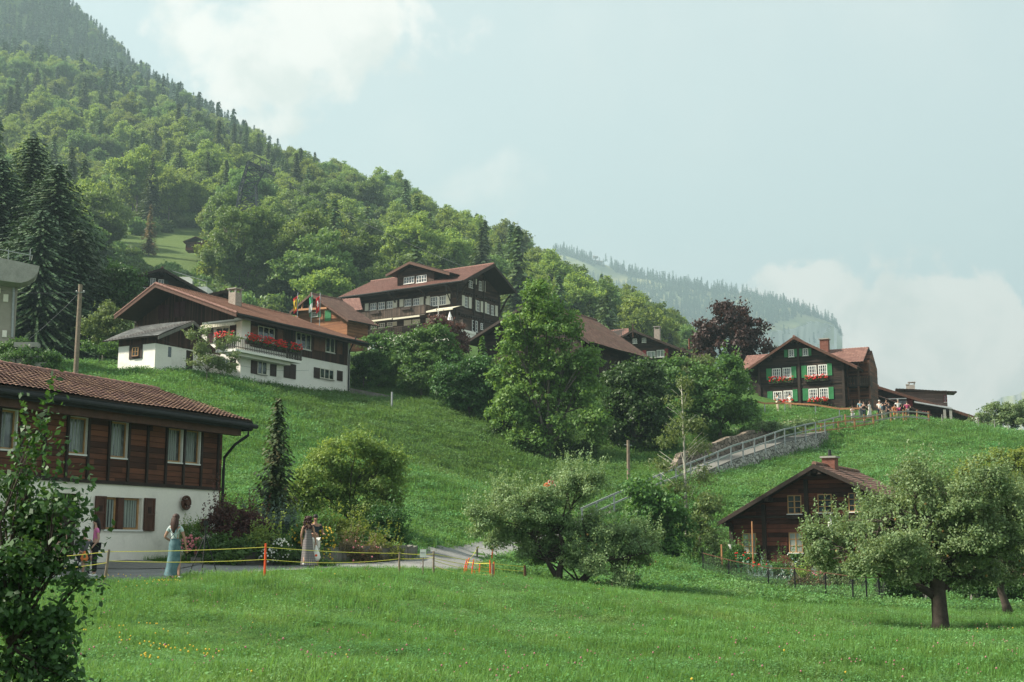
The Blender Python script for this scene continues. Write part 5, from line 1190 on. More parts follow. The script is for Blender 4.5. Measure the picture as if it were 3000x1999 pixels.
# ---- concrete building at the left edge
random.seed(12)
h = House('concrete_building', 'beige rendered building with rounded concrete balcony at the left edge', 'house', 42, 1010, 92, (.92, .39))
u0 = h.uz((-220, 900))[0]; zt = h.uz(z1(100, 390))[1]
MB().box((u0, 0, -3), (0, 9, zt + .3)).build('wall', 'plaster_beige', h.t)
pts = [(-900, 120), (-60, 160), (365, 250), (354, 300), (322, 347), (262, 386), (192, 405), (100, 395), (-60, 372), (-900, 340)]
q = [h.uz(z1(*p), -2.2) for p in pts]; MB().extr([(a, -2.2, b) for a, b in q], (0, 2.15, 0)).build('balcony', 'concrete', h.t)
a, b = h.uz(z1(-200, 60), -2.1), h.uz(z1(300, 156), -2.1); c, d = h.uz(z1(-200, 120), -2.1), h.uz(z1(285, 205), -2.1)
mb = MB(); mb.tube([(a[0], -2.1, a[1]), (b[0], -2.1, b[1]), (b[0], -.2, b[1] + .05)], .035, 6)
for k in (75, 275, -120):
    p = h.uz(z1(k, 170), -2.1); mb.tube([(p[0], -2.1, p[1] - .2), (p[0], -2.1, p[1] + .62)], .03, 6)
mb.build('railing', 'metal_grey', h.t)
p = h.uz(z1(125, 440), -.1); e_ = h.uz(z1(190, 408), -.4); f_ = h.uz(z1(112, 905), -.1)
MB().tube([(e_[0], -.4, e_[1] + .1), (e_[0], -.4, e_[1] - .35), (p[0], -.1, p[1]), (f_[0], -.1, f_[1])], .09, 8).build('downpipe', 'metal_grey', h.t)
for a, b in (((30, 512), (76, 580)), ((20, 843), (62, 905)), ((-40, 455), (6, 500))):
    r = h.rect(F0, z1(*a), z1(*b)); MB().box((r[0], -.12, r[2]), (r[1], -.0, r[3])).build('meter_box', 'plaster_cream', h.t)
# ------------------------------------------------------------------ near trees and shrubs
m_leaf('leaf_maple', (.050, .112, .024), (.125, .215, .045), (.16, .245, .055), .35, .55)
m_leaf('leaf_dark', (.022, .062, .018), (.060, .135, .030), (.08, .16, .04), .25, .6)
m_leaf('leaf_shrub', (.035, .095, .022), (.095, .19, .045), (.12, .22, .05), .3, .6)
m_leaf('leaf_birch', (.065, .115, .038), (.15, .205, .075), (.19, .24, .09), .35, .7)
m_leaf('leaf_willow', (.07, .13, .03), (.18, .25, .06), (.26, .29, .07), .35, .6)
m_leaf('leaf_apple', (.070, .125, .048), (.195, .265, .12), (.23, .29, .13), .28, .9)
m_leaf('leaf_beech', (.024, .011, .011), (.062, .028, .025), (.045, .025, .021), .2, .5)
m_leaf('leaf_purple', (.050, .022, .020), (.15, .065, .055), (.12, .07, .05), .25, 1.2)
m_leaf('leaf_yellowing', (.07, .12, .025), (.22, .27, .05), (.32, .29, .06), .35, .5)
m_leaf('leaf_lightgreen', (.09, .15, .03), (.23, .30, .07), (.26, .33, .08), .35, 1.2)
m_leaf('leaf_front', (.014, .036, .012), (.055, .115, .028), (.035, .080, .022), .25, 1.5)
m_leaf('leaf_ivy', (.030, .090, .020), (.080, .18, .035), (.10, .20, .04), .25, 1.2)
m_leaf('leaf_blue', (.09, .15, .13), (.20, .28, .24), (.18, .26, .2), .2, 2)
m_leaf('leaf_rusty', (.06, .065, .03), (.17, .13, .065), (.20, .12, .07), .25, 1.2)
m_leaf('needles_near', (.012, .034, .013), (.040, .075, .024), (.07, .10, .03), .1, .3)
m_leaf('needles_pine', (.020, .055, .020), (.065, .115, .035), (.17, .12, .05), .12, 1.5)
m_plain('bark_birch', (.42, .40, .34), .9, .25, 5, stain=(.06, .05, .045))
m_plain('bark_apple', (.055, .043, .035), .95, .5, 7)
def ptree(name, label, px, Y, blobs, leaf, mat, rc=.45, lpc=16, dens=.22, r0=.16, fork=None, group=None, bark='bark_grey', seed=0, sc_y=1.0, dy=0.0, cat='tree', on=gpx, trunk=True, fs=.88, shoots=12, **kw):
    """blobs given as picture ellipses (px,py,rx,ry) at the tree's own depth; depth spread is real"""
    random.seed(seed + int(px)); base = on(px, Y); bp = proj(base); k = (base.y * math.cos(PITCH) + base.z * math.sin(PITCH)) / FPX
    L = []
    for (a, b, rx, ry) in blobs:
        wdt = max(c[0] for c in blobs) - min(c[0] for c in blobs)
        L.append(((a - bp[0]) * k, random.uniform(-.28, .28) * wdt * k * sc_y + dy, (bp[1] - b) * k, rx * k * fs, (rx * .6 + ry * .4) * k * fs, ry * k * fs))
    if shoots:
        Pp, Nn = [], []
        for (x, y, z, rx, ry, rz) in L:
            for _ in range(shoots):
                d = sph(1)[0]; d[2] = abs(d[2]); o_ = np.array([x + d[0] * rx * 1.0, y + d[1] * ry * 1.0, z + d[2] * rz * .95]); dr = d * .45 + np.array([0, 0, 1.0]) + rng.normal(size=3) * .18; ln = leaf * (rng.uniform(3, 8) if leaf < .12 else rng.uniform(1.0, 2.6)); m_ = int(ln / leaf * 3.2)
                tt = np.linspace(0, 1, m_)[:, None]; Pp.append(o_ + dr * ln * tt + rng.normal(size=(m_, 3)) * leaf * .32); Nn.append(rng.normal(size=(m_, 3)) + np.array([0, 0, .6]))
        kw['extra'] = (np.concatenate(Pp), np.concatenate(Nn))
    return tree(name, label, base, L, r0, fork if fork is not None else min(b[2] for b in L) * .6 + .3, mat, bark, leaf, rc, lpc, group, cat=cat, trunk=trunk, dens=dens, **kw)
ptree('maple_tree', 'tallest bright green maple in the centre, in front of the dark chalets', 1605, 98, [(1588, 892, 62, 66), (1545, 950, 78, 66), (1638, 970, 84, 74), (1530, 1050, 95, 80), (1655, 1065, 110, 90), (1482, 1100, 62, 80), (1560, 1150, 125, 90), (1700, 1165, 95, 90), (1500, 1220, 85, 70), (1620, 1260, 115, 66), (1735, 1250, 62, 60), (1545, 1300, 80, 45), (1500, 1000, 50, 50), (1720, 1080, 50, 60)], .30, 'leaf_maple', .55, 26, .25, r0=.27, up=.3, shell=.6, cov=1.15, shoots=14, fs=.84)
ptree('dark_maple_tree', 'dense dark round maple right of the tallest maple, deep shade below', 1858, 104, [(1870, 1100, 78, 52), (1818, 1140, 62, 55), (1930, 1140, 55, 60), (1860, 1190, 95, 70), (1810, 1240, 50, 60), (1835, 1285, 70, 45), (1925, 1270, 60, 60), (1890, 1240, 80, 70)], .30, 'leaf_dark', .6, 26, .3, r0=.22, up=.4)
ptree('bushy_tree', 'broad bushy green tree left of the green shutter chalet above the stone wall', 2110, 109, [(2115, 1110, 66, 62), (2035, 1125, 62, 60), (2165, 1170, 52, 66), (2090, 1200, 95, 68), (2180, 1225, 42, 42), (2050, 1240, 60, 42), (2135, 1068, 26, 36), (1985, 1090, 50, 40), (1965, 1150, 50, 60)], .30, 'leaf_shrub', .55, 22, .26, r0=.16, up=.3)
ptree('grey_green_tree', 'pale grey green tree top between the dark maple and the copper beech', 2040, 122, [(2030, 1075, 62, 36), (1990, 1100, 50, 40), (2080, 1100, 50, 40)], .3, 'leaf_birch', .5, 18, .22, r0=.12)
ptree('copper_beech', 'dark purple copper beech against the hazy mountain', 2145, 148, [(2150, 935, 58, 42), (2100, 960, 52, 42), (2195, 965, 46, 44), (2070, 1010, 46, 44), (2140, 1010, 84, 56), (2212, 1025, 44, 46), (2120, 905, 30, 18), (2165, 900, 34, 16), (2060, 1060, 40, 34), (2180, 1070, 60, 40)], .42, 'leaf_beech', .7, 15, .19, r0=.35, bark='bark_dark', up=.3, shell=.6, cov=1.1, shoots=5, fs=.98)
# birch: pale straight stem with a thin crown
base = gpx(2012, 70); bt = ptree('birch_tree', 'slender birch with a pale trunk in front of the ramp', 2012, 70, [(2008, 1130, 30, 34), (2005, 1190, 46, 44), (2025, 1245, 62, 44), (1970, 1290, 52, 38), (2055, 1305, 48, 38), (1960, 1370, 56, 34), (2055, 1395, 52, 38), (2000, 1440, 70, 40), (2060, 1470, 60, 40)], .15, 'leaf_birch', .42, 20, .105, trunk=False, up=.1, shell=.3, cov=.42, fs=.74, shoots=5)
k = proj(base); kk = (base.y * math.cos(PITCH) + base.z * math.sin(PITCH)) / FPX; hb_ = (k[1] - 1105) * kk
mb = MB(); mb.tube([(0, 0, -.3), (.02, 0, hb_ * .25), (0, 0, hb_ * .5), (-.05, 0, hb_ * .78), (-.1, 0, hb_)], [.1, .085, .065, .04, .012], 8)
for i in range(34):
    f = random.uniform(.22, .95); a = random.random() * 6.28; l = (1 - f) * 1.9 + .5; mb.tube([(0, 0, hb_ * f), (math.cos(a) * l * .5, math.sin(a) * l * .5, hb_ * f + l * .45), (math.cos(a) * l, math.sin(a) * l, hb_ * f + l * .8)], [.022, .014, .005], 4)
mb.build('trunk', 'bark_birch', bt, smooth=True)
ptree('elder_shrub', 'wide feathery elder shrub around the foot of the birch', 1900, 67, [(1880, 1440, 50, 34), (1930, 1478, 70, 46), (1868, 1520, 58, 48), (1960, 1540, 62, 56), (1900, 1590, 74, 56), (1975, 1610, 70, 50), (1850, 1580, 40, 40), (1930, 1640, 70, 36)], .22, 'leaf_shrub', .42, 18, .22, r0=.06, cat='shrub', up=.3)
ptree('hazel_shrub', 'loose olive green hazel left of the lower dark chalet roof', 2070, 69, [(2080, 1500, 46, 50), (2040, 1560, 66, 56), (2095, 1590, 40, 44), (2060, 1630, 62, 40)], .17, 'leaf_birch', .38, 16, .17, r0=.05, cat='shrub', shell=.5, cov=.9)
# foreground apple trees
m_plain('apple_skin', (.26, .16, .05), .5, .4, 9)
def apple(name, label, px, Y, blobs, trunks, leaf, rc, lpc, dens, fruit, seed):
    t = ptree(name, label, px, Y, blobs, leaf, 'leaf_apple', rc, lpc, dens, trunk=False, fs=.98, shoots=46, seed=seed, shell=.5, up=.35, hollow=.5)
    base = t.location; bp = proj(base); k = (base.y * math.cos(PITCH) + base.z * math.sin(PITCH)) / FPX; mb = MB(); random.seed(seed)
    ends = []
    for tr in trunks:
        pts = [((a - bp[0]) * k, (d if len(q_) > 3 else 0), (bp[1] - b) * k) for q_ in tr for (a, b, r, d) in [tuple(q_) + (0,) * (4 - len(q_))]]
        mb.tube(pts, [q_[2] * k for q_ in tr], 9); ends.append(pts[-1])
        for (a, b, rx, ry) in blobs:
            q = Vector(((a - bp[0]) * k, random.uniform(-.4, .4), (bp[1] - b) * k)); e = min((Vector(p) for p in pts[1:]), key=lambda v: (v - q).length)
            if (e - q).length < 2.2:
                m_ = e.lerp(q, .5) + Vector((random.uniform(-.15, .15), random.uniform(-.3, .3), random.uniform(-.05, .25)))
                mb.tube([e, m_, q], [tr[-1][2] * k * .7, tr[-1][2] * k * .4, .012], 5)
                for _ in range(3):
                    z = q + Vector((random.uniform(-rx, rx) * k, random.uniform(-.6, .6), random.uniform(-.3, 1) * ry * k)); mb.tube([m_, m_.lerp(z, .6) + Vector((0, 0, .08)), z], [.022, .014, .005], 4)
    mb.build('trunk', 'bark_apple', t, smooth=True)
    mb = MB()
    for _ in range(fruit):
        a, b, rx, ry = random.choice(blobs); mb.ball(((a + random.uniform(-.8, .8) * rx - bp[0]) * k, random.uniform(-1, -.2) * rx * k, (bp[1] - b + random.uniform(-.7, .5) * ry) * k), .035, 6, 5)
    mb.build('apples', 'apple_skin', t); return t
apple('apple_tree', 'smaller spreading apple tree with two leaning trunks in the middle meadow', 1640, 46.5,
      [(1500, 1500, 84, 52), (1425, 1530, 52, 46), (1475, 1462, 40, 30), (1600, 1480, 70, 56), (1690, 1440, 56, 52), (1672, 1400, 26, 34), (1735, 1420, 28, 36), (1560, 1560, 90, 56), (1660, 1545, 95, 60), (1475, 1590, 60, 42), (1760, 1580, 80, 50), (1850, 1590, 84, 50), (1900, 1625, 46, 44), (1740, 1640, 76, 38), (1640, 1625, 66, 40), (1560, 1630, 40, 26), (1830, 1670, 34, 46), (1815, 1720, 24, 26)],
      [[(1636, 1740, 15), (1636, 1700, 12), (1640, 1670, 10), (1655, 1620, 8), (1640, 1560, 5)], [(1636, 1700, 9), (1600, 1640, 6), (1570, 1580, 5), (1520, 1540, 3)], [(1680, 1745, 12, .2), (1700, 1710, 11, .2), (1735, 1672, 10, .1), (1780, 1640, 7, 0), (1850, 1630, 5, 0)]], .085, .26, 18, .24, 14, 31)
apple('apple_tree', 'largest apple tree, thick dark trunk at lower right', 2755, 36,
      [(2436, 1590, 44, 40), (2450, 1640, 46, 40), (2545, 1568, 72, 50), (2640, 1505, 66, 48), (2690, 1425, 38, 46), (2740, 1500, 84, 66), (2700, 1580, 120, 76), (2590, 1620, 100, 60), (2830, 1500, 90, 74), (2850, 1600, 110, 76), (2740, 1660, 120, 46), (2640, 1700, 60, 26), (2860, 1700, 70, 34), (2990, 1490, 70, 70), (3010, 1600, 70, 80), (2790, 1440, 60, 46), (2870, 1430, 60, 44), (2640, 1560, 90, 60), (2780, 1590, 90, 60), (2930, 1540, 84, 84), (2520, 1670, 60, 36), (2940, 1640, 70, 56)],
      [[(2757, 1856, 30), (2757, 1820, 24), (2755, 1760, 22), (2752, 1700, 22), (2745, 1650, 14), (2720, 1560, 8)], [(2740, 1745, 14), (2700, 1722, 11), (2650, 1710, 9), (2590, 1690, 7), (2540, 1650, 4)], [(2765, 1700, 14), (2800, 1640, 9), (2850, 1570, 6)]], .085, .24, 18, .26, 22, 32)
apple('apple_tree', 'apple tree with a grey leaning trunk at the right edge', 2945, 44,
      [(2965, 1480, 70, 60), (3050, 1500, 80, 70), (2900, 1560, 60, 56), (3000, 1600, 80, 60), (3060, 1640, 70, 60), (2960, 1670, 50, 40)],
      [[(2955, 1800, 16), (2948, 1770, 12), (2935, 1730, 10), (2950, 1660, 8), (2980, 1580, 5)]], .085, .27, 16, .24, 6, 33)
ptree('yellowing_shrub', 'tall yellowing shrub on the right hillside behind the apple trees', 2930, 76, [(2860, 1400, 44, 50), (2935, 1375, 60, 56), (3010, 1390, 60, 66), (2900, 1440, 76, 50), (3000, 1460, 60, 50), (2820, 1440, 40, 36)], .16, 'leaf_yellowing', .4, 18, .22, r0=.07, cat='shrub')
ptree('fruit_tree', 'thin young tree standing above the big apple crown on the right hillside', 2690, 60, [(2690, 1395, 36, 44), (2650, 1430, 40, 36), (2730, 1440, 40, 36)], .13, 'leaf_apple', .32, 14, .14, r0=.05, shell=.5)
# small pine and shrub beside the lodge
random.seed(40); base = gpx(805, 50); k = base.y / FPX * 1.0; hh = (proj(base)[1] - 1168) * k
pt = thing('pine_tree', 'small upright pine right of the brown lodge', 'tree', base); V, F = spruce_quads(hh, 2.0, 46, 15, .28, -.25, .02, .22, .6)
V[:, 2] += 0; link('crown', np_mesh('crown', V, F), 'needles_pine', pt); MB().tube([(0, 0, -.2), (0, 0, hh * .97)], [.09, .012], 7).build('trunk', 'bark_dark', pt)
ptree('willow_shrub', 'large multi stemmed willow shrub with yellow tips right of the small pine', 1020, 53, [(1050, 1310, 40, 46), (1100, 1350, 56, 50), (965, 1355, 60, 50), (905, 1415, 50, 50), (1020, 1420, 84, 66), (1140, 1400, 46, 50), (945, 1465, 70, 46), (1085, 1475, 84, 46), (1160, 1350, 22, 16), (885, 1470, 30, 40)], .12, 'leaf_willow', .36, 18, .22, r0=.05, fork=.5, cat='shrub', shell=.45, bark='bark_dark', cov=1.3, fs=1.05, shoots=40)
ptree('dark_shrub', 'dark green shrub below the willow shrub at the foot of the slope', 1150, 50, [(1130, 1530, 46, 46), (1165, 1580, 42, 44), (1110, 1580, 40, 40), (1180, 1630, 36, 26)], .11, 'leaf_dark', .3, 18, .26, r0=.04, cat='shrub')
BUSH = [('barberry_bush', 'purple barberry bush against the white lodge corner', 690, 44.5, [(640, 1508, 44, 30), (700, 1525, 50, 40), (745, 1550, 36, 34), (622, 1540, 26, 28), (690, 1560, 56, 34)], .085, 'leaf_purple'),
        ('laurel_bush', 'low broad leaved green bush below the purple barberry', 650, 42.6, [(640, 1600, 56, 34), (700, 1610, 50, 34), (600, 1605, 30, 24), (660, 1640, 60, 20)], .12, 'leaf_shrub'),
        ('fern_bush', 'feathery light green bush right of the purple barberry', 770, 43, [(765, 1585, 36, 36), (800, 1600, 34, 34)], .09, 'leaf_lightgreen'),
        ('white_flower_bush', 'green bush dotted with small white flowers above the concrete wall', 820, 42.8, [(825, 1615, 34, 34), (790, 1630, 30, 24)], .08, 'leaf_shrub', 'petal_white', 70),
        ('yellow_flower_bush', 'rounded bush covered in small yellow flowers behind the walking couple', 900, 44.5, [(900, 1570, 50, 36), (945, 1590, 36, 44), (870, 1600, 40, 40), (930, 1630, 46, 34)], .08, 'leaf_shrub', 'petal_yellow', 210),
        ('pale_green_bush', 'pale yellow green layered bush right of the walking couple', 1010, 46.5, [(985, 1545, 40, 22), (1035, 1555, 40, 26), (1010, 1575, 50, 22)], .09, 'leaf_lightgreen'),
        ('rusty_bush', 'reddish green rose bush above the concrete wall', 1060, 45, [(1020, 1612, 44, 28), (1070, 1625, 50, 30), (1040, 1640, 44, 20)], .08, 'leaf_rusty', 'petal_pink', 14),
        ('olive_bush', 'olive bush with orange tips at the right of the garden bed', 1125, 46, [(1120, 1600, 34, 34), (1150, 1625, 32, 26)], .08, 'leaf_yellowing'),
        ('trailing_bush', 'dark bush trailing down over the concrete wall behind the couple', 880, 43.3, [(865, 1640, 34, 30), (940, 1660, 40, 22)], .08, 'leaf_dark'),
        ('filler_bush', 'low grey green hedge at the foot of the pine', 800, 48, [(760, 1530, 40, 24), (820, 1535, 44, 24), (870, 1545, 36, 24)], .09, 'leaf_blue'),
        ('rose_bush', 'rose bush with pale pink roses under the lodge window', 385, 46, [(330, 1560, 22, 40), (350, 1600, 34, 30), (395, 1590, 36, 22), (300, 1610, 34, 32), (415, 1605, 26, 16), (320, 1520, 14, 40)], .08, 'leaf_dark', 'petal_pink', 46),
        ('phlox_plant', 'deep pink phlox in front of the white lodge corner', 570, 43.5, [(560, 1600, 26, 30), (590, 1605, 22, 26)], .07, 'leaf_ivy', 'petal_pink', 60),
        ('fennel_plant', 'tall feathery green herb between lodge wall and pink phlox', 545, 44.5, [(535, 1570, 14, 34), (575, 1560, 14, 34), (545, 1600, 22, 24)], .06, 'leaf_lightgreen')]
for row in BUSH:
    nm, lb, px, Y, bl, lf, mt = row[:7]; t = ptree(nm, lb, px, Y, bl, lf, mt, .2, 12, .3, r0=.025, cat='bush', seed=3)
    if len(row) > 7:
        base = t.location; bp = proj(base); k = base.y / FPX; mb = MB()
        for _ in range(row[8]):
            a, b, rx, ry = random.choice(bl); th = random.uniform(-2.8, -.3); ph = random.uniform(-.7, 1.3)
            mb.ball(((a - bp[0] + math.cos(th) * math.cos(ph) * rx * 1.08) * k, math.sin(th) * math.cos(ph) * rx * k * 1.2, (bp[1] - b + math.sin(ph) * ry * 1.05) * k), random.uniform(.02, .042) * (1.5 if mt == 'leaf_dark' or 'phlox' in nm else 1), 5, 4)
        mb.build('flowers', row[7], t)
# foreground shrub, close to the camera at the left edge
ft = ptree('foreground_shrub', 'large leafy shrub close to the camera filling the lower left corner', 20, 9, [(10, 1330, 26, 16), (40, 1290, 18, 10), (0, 1420, 40, 30), (50, 1500, 66, 34), (140, 1480, 40, 16), (190, 1510, 36, 14), (10, 1570, 90, 50), (110, 1570, 60, 36), (180, 1590, 34, 22), (30, 1660, 100, 64), (140, 1670, 60, 44), (190, 1720, 40, 24), (20, 1780, 110, 80), (100, 1830, 80, 56), (60, 1900, 120, 70), (130, 1930, 80, 50), (30, 1990, 120, 70), (180, 1990, 60, 30), (-60, 1500, 70, 90), (-60, 1750, 90, 160)], .055, 'leaf_front', .12, 11, .24, r0=.03, cat='shrub', aspect=.6, shell=.45, bark='bark_dark', up=.25, cov=1.05, shoots=3, fs=.92)
# spruces at the left edge
for j, (px, Y, top, wd, lb) in enumerate(((62, 128, 372, 22, 'tallest dark spruce at the left edge, light tip'), (140, 122, 455, 21, 'dark spruce just right of the tallest one'), (-30, 124, 440, 24, 'dark spruce cut by the left frame edge'), (215, 117, 660, 13, 'shorter dark spruce at the right of the dark clump'), (100, 116, 600, 20, 'dark spruce in front of the tall pair behind the pole'))):
    random.seed(50 + j); b = gpx(px, Y); k = (b.y * math.cos(PITCH) + b.z * math.sin(PITCH)) / FPX; hh = (proj(b)[1] - top) * k
    t = thing('spruce_tree', lb, 'tree', b, 0, 'dark spruces at the left edge'); V, F = spruce_quads(hh, wd, 74, 30, .46, .42, .02, .3, .72)
    link('crown', np_mesh('crown', V, F), 'needles_near', t); MB().tube([(0, 0, -.5), (0, 0, hh * .98)], [.3, .03], 8).build('trunk', 'bark_dark', t)
ptree('chestnut_tree', 'round dark chestnut crown beside the dark spruces', 335, 120, [(335, 800, 46, 30), (300, 840, 40, 40), (368, 840, 40, 40), (335, 880, 60, 46), (290, 900, 36, 36), (385, 890, 26, 36)], .34, 'leaf_dark', .6, 22, .3, r0=.22)
ptree('loose_tree', 'loose pale green tree in front of the dark chestnut', 300, 106, [(290, 915, 36, 34), (330, 930, 40, 34), (270, 960, 30, 34), (345, 975, 30, 30), (300, 990, 40, 30)], .22, 'leaf_birch', .4, 16, .18, r0=.08, shell=.5)
ptree('garden_bush', 'green garden bushes left of the slate annex', 290, 100, [(255, 1020, 22, 18), (300, 1030, 30, 22), (335, 1030, 20, 22)], .2, 'leaf_shrub', .35, 14, .25, r0=.03, cat='bush')
ptree('sapling', 'sparse young fruit tree in front of the geranium chalet', 605, 91.3, [(560, 985, 22, 10), (590, 1010, 22, 14), (590, 1040, 34, 18), (650, 1010, 26, 14), (684, 1000, 24, 12), (620, 1062, 40, 18), (568, 1068, 28, 12), (662, 1078, 32, 14), (690, 1050, 16, 10), (605, 975, 12, 10)], .17, 'leaf_apple', .32, 13, .16, r0=.04, fork=.9, shell=.4, cov=.8)
ptree('hedge', 'clipped dark hedge right of the geranium chalet', 1065, 112, [(1045, 1075, 30, 40), (1085, 1075, 34, 44), (1060, 1100, 40, 34)], .22, 'leaf_dark', .35, 14, .3, r0=.04, cat='hedge')
ptree('maple_bush', 'bushy maple nearest the geranium chalet, below the hotel terrace', 1110, 113, [(1110, 1010, 50, 40), (1140, 1060, 50, 56), (1110, 1110, 46, 40), (1170, 1110, 40, 40)], .26, 'leaf_shrub', .5, 20, .27, r0=.08)
ptree('maple_bush', 'broad leafy maple hiding the hotel terrace wall', 1235, 111, [(1220, 985, 52, 30), (1290, 985, 46, 34), (1200, 1040, 60, 50), (1280, 1050, 72, 54), (1240, 1110, 84, 50), (1320, 1060, 44, 50)], .26, 'leaf_shrub', .5, 22, .27, r0=.12)
ptree('dark_bush', 'dark rounded bush left of the tallest maple on the slope edge', 1375, 105, [(1340, 1085, 56, 44), (1400, 1100, 60, 54), (1310, 1130, 46, 44), (1370, 1160, 76, 50), (1430, 1170, 56, 56), (1340, 1185, 50, 34), (1420, 1215, 40, 26)], .26, 'leaf_dark', .5, 22, .28, r0=.1)
ptree('low_bush', 'low dark undergrowth beneath the tallest maple', 1500, 100, [(1470, 1270, 40, 40), (1530, 1320, 50, 30), (1600, 1340, 56, 22), (1690, 1320, 60, 34)], .24, 'leaf_dark', .45, 18, .24, r0=.05, cat='bush')
ptree('smoke_bush', 'dark red smoke bush in front of the hotel corner', 1315, 121, [(1285, 945, 34, 18), (1320, 970, 36, 34), (1345, 1010, 30, 40)], .24, 'leaf_purple', .42, 18, .22, r0=.06, cat='bush')
random.seed(61); b = gpx(1412, 107); k = (b.y * math.cos(PITCH) + b.z * math.sin(PITCH)) / FPX; hh = (proj(b)[1] - 978) * k
t = thing('young_spruce', 'young spruce tip between dark bush and tallest maple', 'tree', b); V, F = spruce_quads(hh, 3.2, 26, 9, .5, .3, .03, .25); link('crown', np_mesh('crown', V, F), 'leaf_shrub', t); MB().tube([(0, 0, 0), (0, 0, hh)], [.1, .02], 6).build('trunk', 'bark_dark', t)
ptree('linden_tree', 'huge dark linden below the steel pylon, tallest of the slope foot', 705, 238, [(640, 640, 44, 46), (700, 690, 70, 70), (765, 645, 62, 50), (660, 760, 58, 70), (745, 760, 62, 84), (790, 720, 36, 60), (700, 850, 84, 50), (625, 700, 30, 40)], .55, 'leaf_forest_cool', 1.1, 26, .27, r0=.5, on=hpx)
ptree('ash_tree', 'tall pale topped tree right of the huge linden', 885, 240, [(905, 665, 46, 52), (870, 730, 48, 60), (930, 740, 56, 66), (840, 810, 46, 56), (900, 830, 80, 56), (950, 820, 50, 50)], .55, 'leaf_forest_cool', 1.1, 24, .27, r0=.45, on=hpx)
t = thing('larch_tree', 'brownish dying larch at the edge of the sunny clearing', 'tree', hpx(436, 300)); random.seed(66); V, F = spruce_quads(12.5, 5.5, 26, 8, .9, .3, .05, .3); link('crown', np_mesh('crown', V, F), 'leaf_rusty', t); MB().tube([(0, 0, -1), (0, 0, 12.4)], [.2, .02], 6).build('trunk', 'bark_grey', t)
ptree('hilltop_shrub', 'grey green thorny shrubs on the hilltop at the right edge', 2930, 124, [(2880, 1228, 36, 20), (2930, 1205, 46, 30), (2985, 1205, 50, 36), (2960, 1240, 70, 26), (3040, 1210, 50, 40)], .2, 'leaf_apple', .4, 16, .2, r0=.05, cat='shrub')
ptree('blossom_bush', 'white flowering bush at the end of the hilltop barn', 2850, 128, [(2845, 1244, 18, 12), (2862, 1240, 18, 14)], .2, 'petal_white', .3, 12, .3, r0=.03, cat='bush', shoots=0)
# ivy bank with stacked planter blocks under the concrete building
it = ptree('ivy_bank', 'ivy covered retaining bank below the concrete building', 70, 80, [(20, 1030, 60, 40), (80, 1060, 66, 44), (140, 1075, 50, 40), (30, 1090, 80, 30), (150, 1100, 44, 24)], .17, 'leaf_ivy', .32, 16, .3, cat='ivy', trunk=False)
random.seed(70)
for i, (a, b) in enumerate(((62, 1012), (95, 1012), (75, 1026), (60, 1040), (88, 1045), (28, 1058), (52, 1052), (70, 1062), (120, 1070), (104, 1082))):
    p = W(a, b, 79.9 - .2 * (i % 3)); q = thing('planter_block', f'grey concrete planter block in the ivy bank, {ORD[i]} from the top', 'block', p, .15, 'planter blocks in the ivy bank'); MB().box((-.38, -.3, -.16), (.38, .5, .16)).build('block', 'concrete', q)
# garden in front of the lower chalet
GARD = [('bean_plant', 'climbing bean plants at the left corner of the kitchen garden', 2190, 66, [(2165, 1640, 18, 24), (2150, 1662, 30, 22)], 'leaf_ivy'),
        ('currant_bush', 'dense green bush at the left end of the garden fence', 2090, 64.5, [(2050, 1680, 44, 24), (2100, 1672, 46, 26), (2010, 1670, 30, 30)], 'leaf_shrub'),
        ('cabbage_bed', 'blue green cabbages in the kitchen garden', 2250, 61, [(2230, 1718, 30, 12), (2310, 1728, 34, 12), (2270, 1735, 22, 10)], 'leaf_blue'),
        ('herb_bed', 'mixed green herbs and vegetables below the chalet windows', 2270, 64, [(2210, 1695, 36, 14), (2280, 1700, 44, 16), (2340, 1705, 30, 14)], 'leaf_shrub'),
        ('lovage_bush', 'bright green bush at the middle of the garden fence', 2360, 58, [(2350, 1715, 20, 24), (2385, 1722, 24, 22)], 'leaf_lightgreen'),
        ('berry_bush', 'brownish berry bush on the garden fence', 2390, 56, [(2345, 1738, 22, 18), (2400, 1740, 26, 20)], 'leaf_rusty'),
        ('elder_bush', 'tall round bush against the chalet right of the cellar door', 2460, 57, [(2445, 1690, 36, 40), (2480, 1730, 44, 34), (2430, 1740, 30, 26)], 'leaf_apple'),
        ('shade_bush', 'dark shrubbery left of the big apple trunk by the fence end', 2640, 50, [(2640, 1740, 36, 26), (2690, 1735, 30, 24), (2600, 1735, 24, 20)], 'leaf_dark'),
        ('shade_bush', 'dark shrubbery right of the big apple trunk', 2880, 50, [(2850, 1730, 40, 24), (2910, 1735, 36, 26), (2975, 1740, 40, 30)], 'leaf_dark')]
for nm, lb, px, Y, bl, mt in GARD: ptree(nm, lb, px, Y, [(a, b - (20 if ry < 20 else 8), rx * 1.2, ry * 1.3) for a, b, rx, ry in bl], .11, mt, .26, 14, .28, r0=.03, cat='plant')
for (px, Y, mt, lb, dz) in ((2222, 62, 'petal_red', 'red poppies in the kitchen garden', .9), (2300, 60.5, 'petal_white', 'white flowers by the garden fence', .5), (2395, 56, 'petal_pink', 'pink rose on the garden fence', .8), (2176, 64, 'petal_red', 'red flowers beside the bean plants', 1.1)):
    random.seed(px); t = thing('flower_plant', lb, 'flowers', gpx(px, Y), 0, 'flowering plants in the kitchen garden'); mb = MB(); sb = MB()
    for _ in range(9):
        p = Vector((random.uniform(-.4, .4), random.uniform(-.2, .2), dz + random.uniform(-.15, .2))); mb.ball(p, .038, 6, 4); sb.tube([(p.x * .5, p.y, 0), p], .01, 4)
    mb.build('blossoms', mt, t); sb.build('stems', 'paint_green', t)

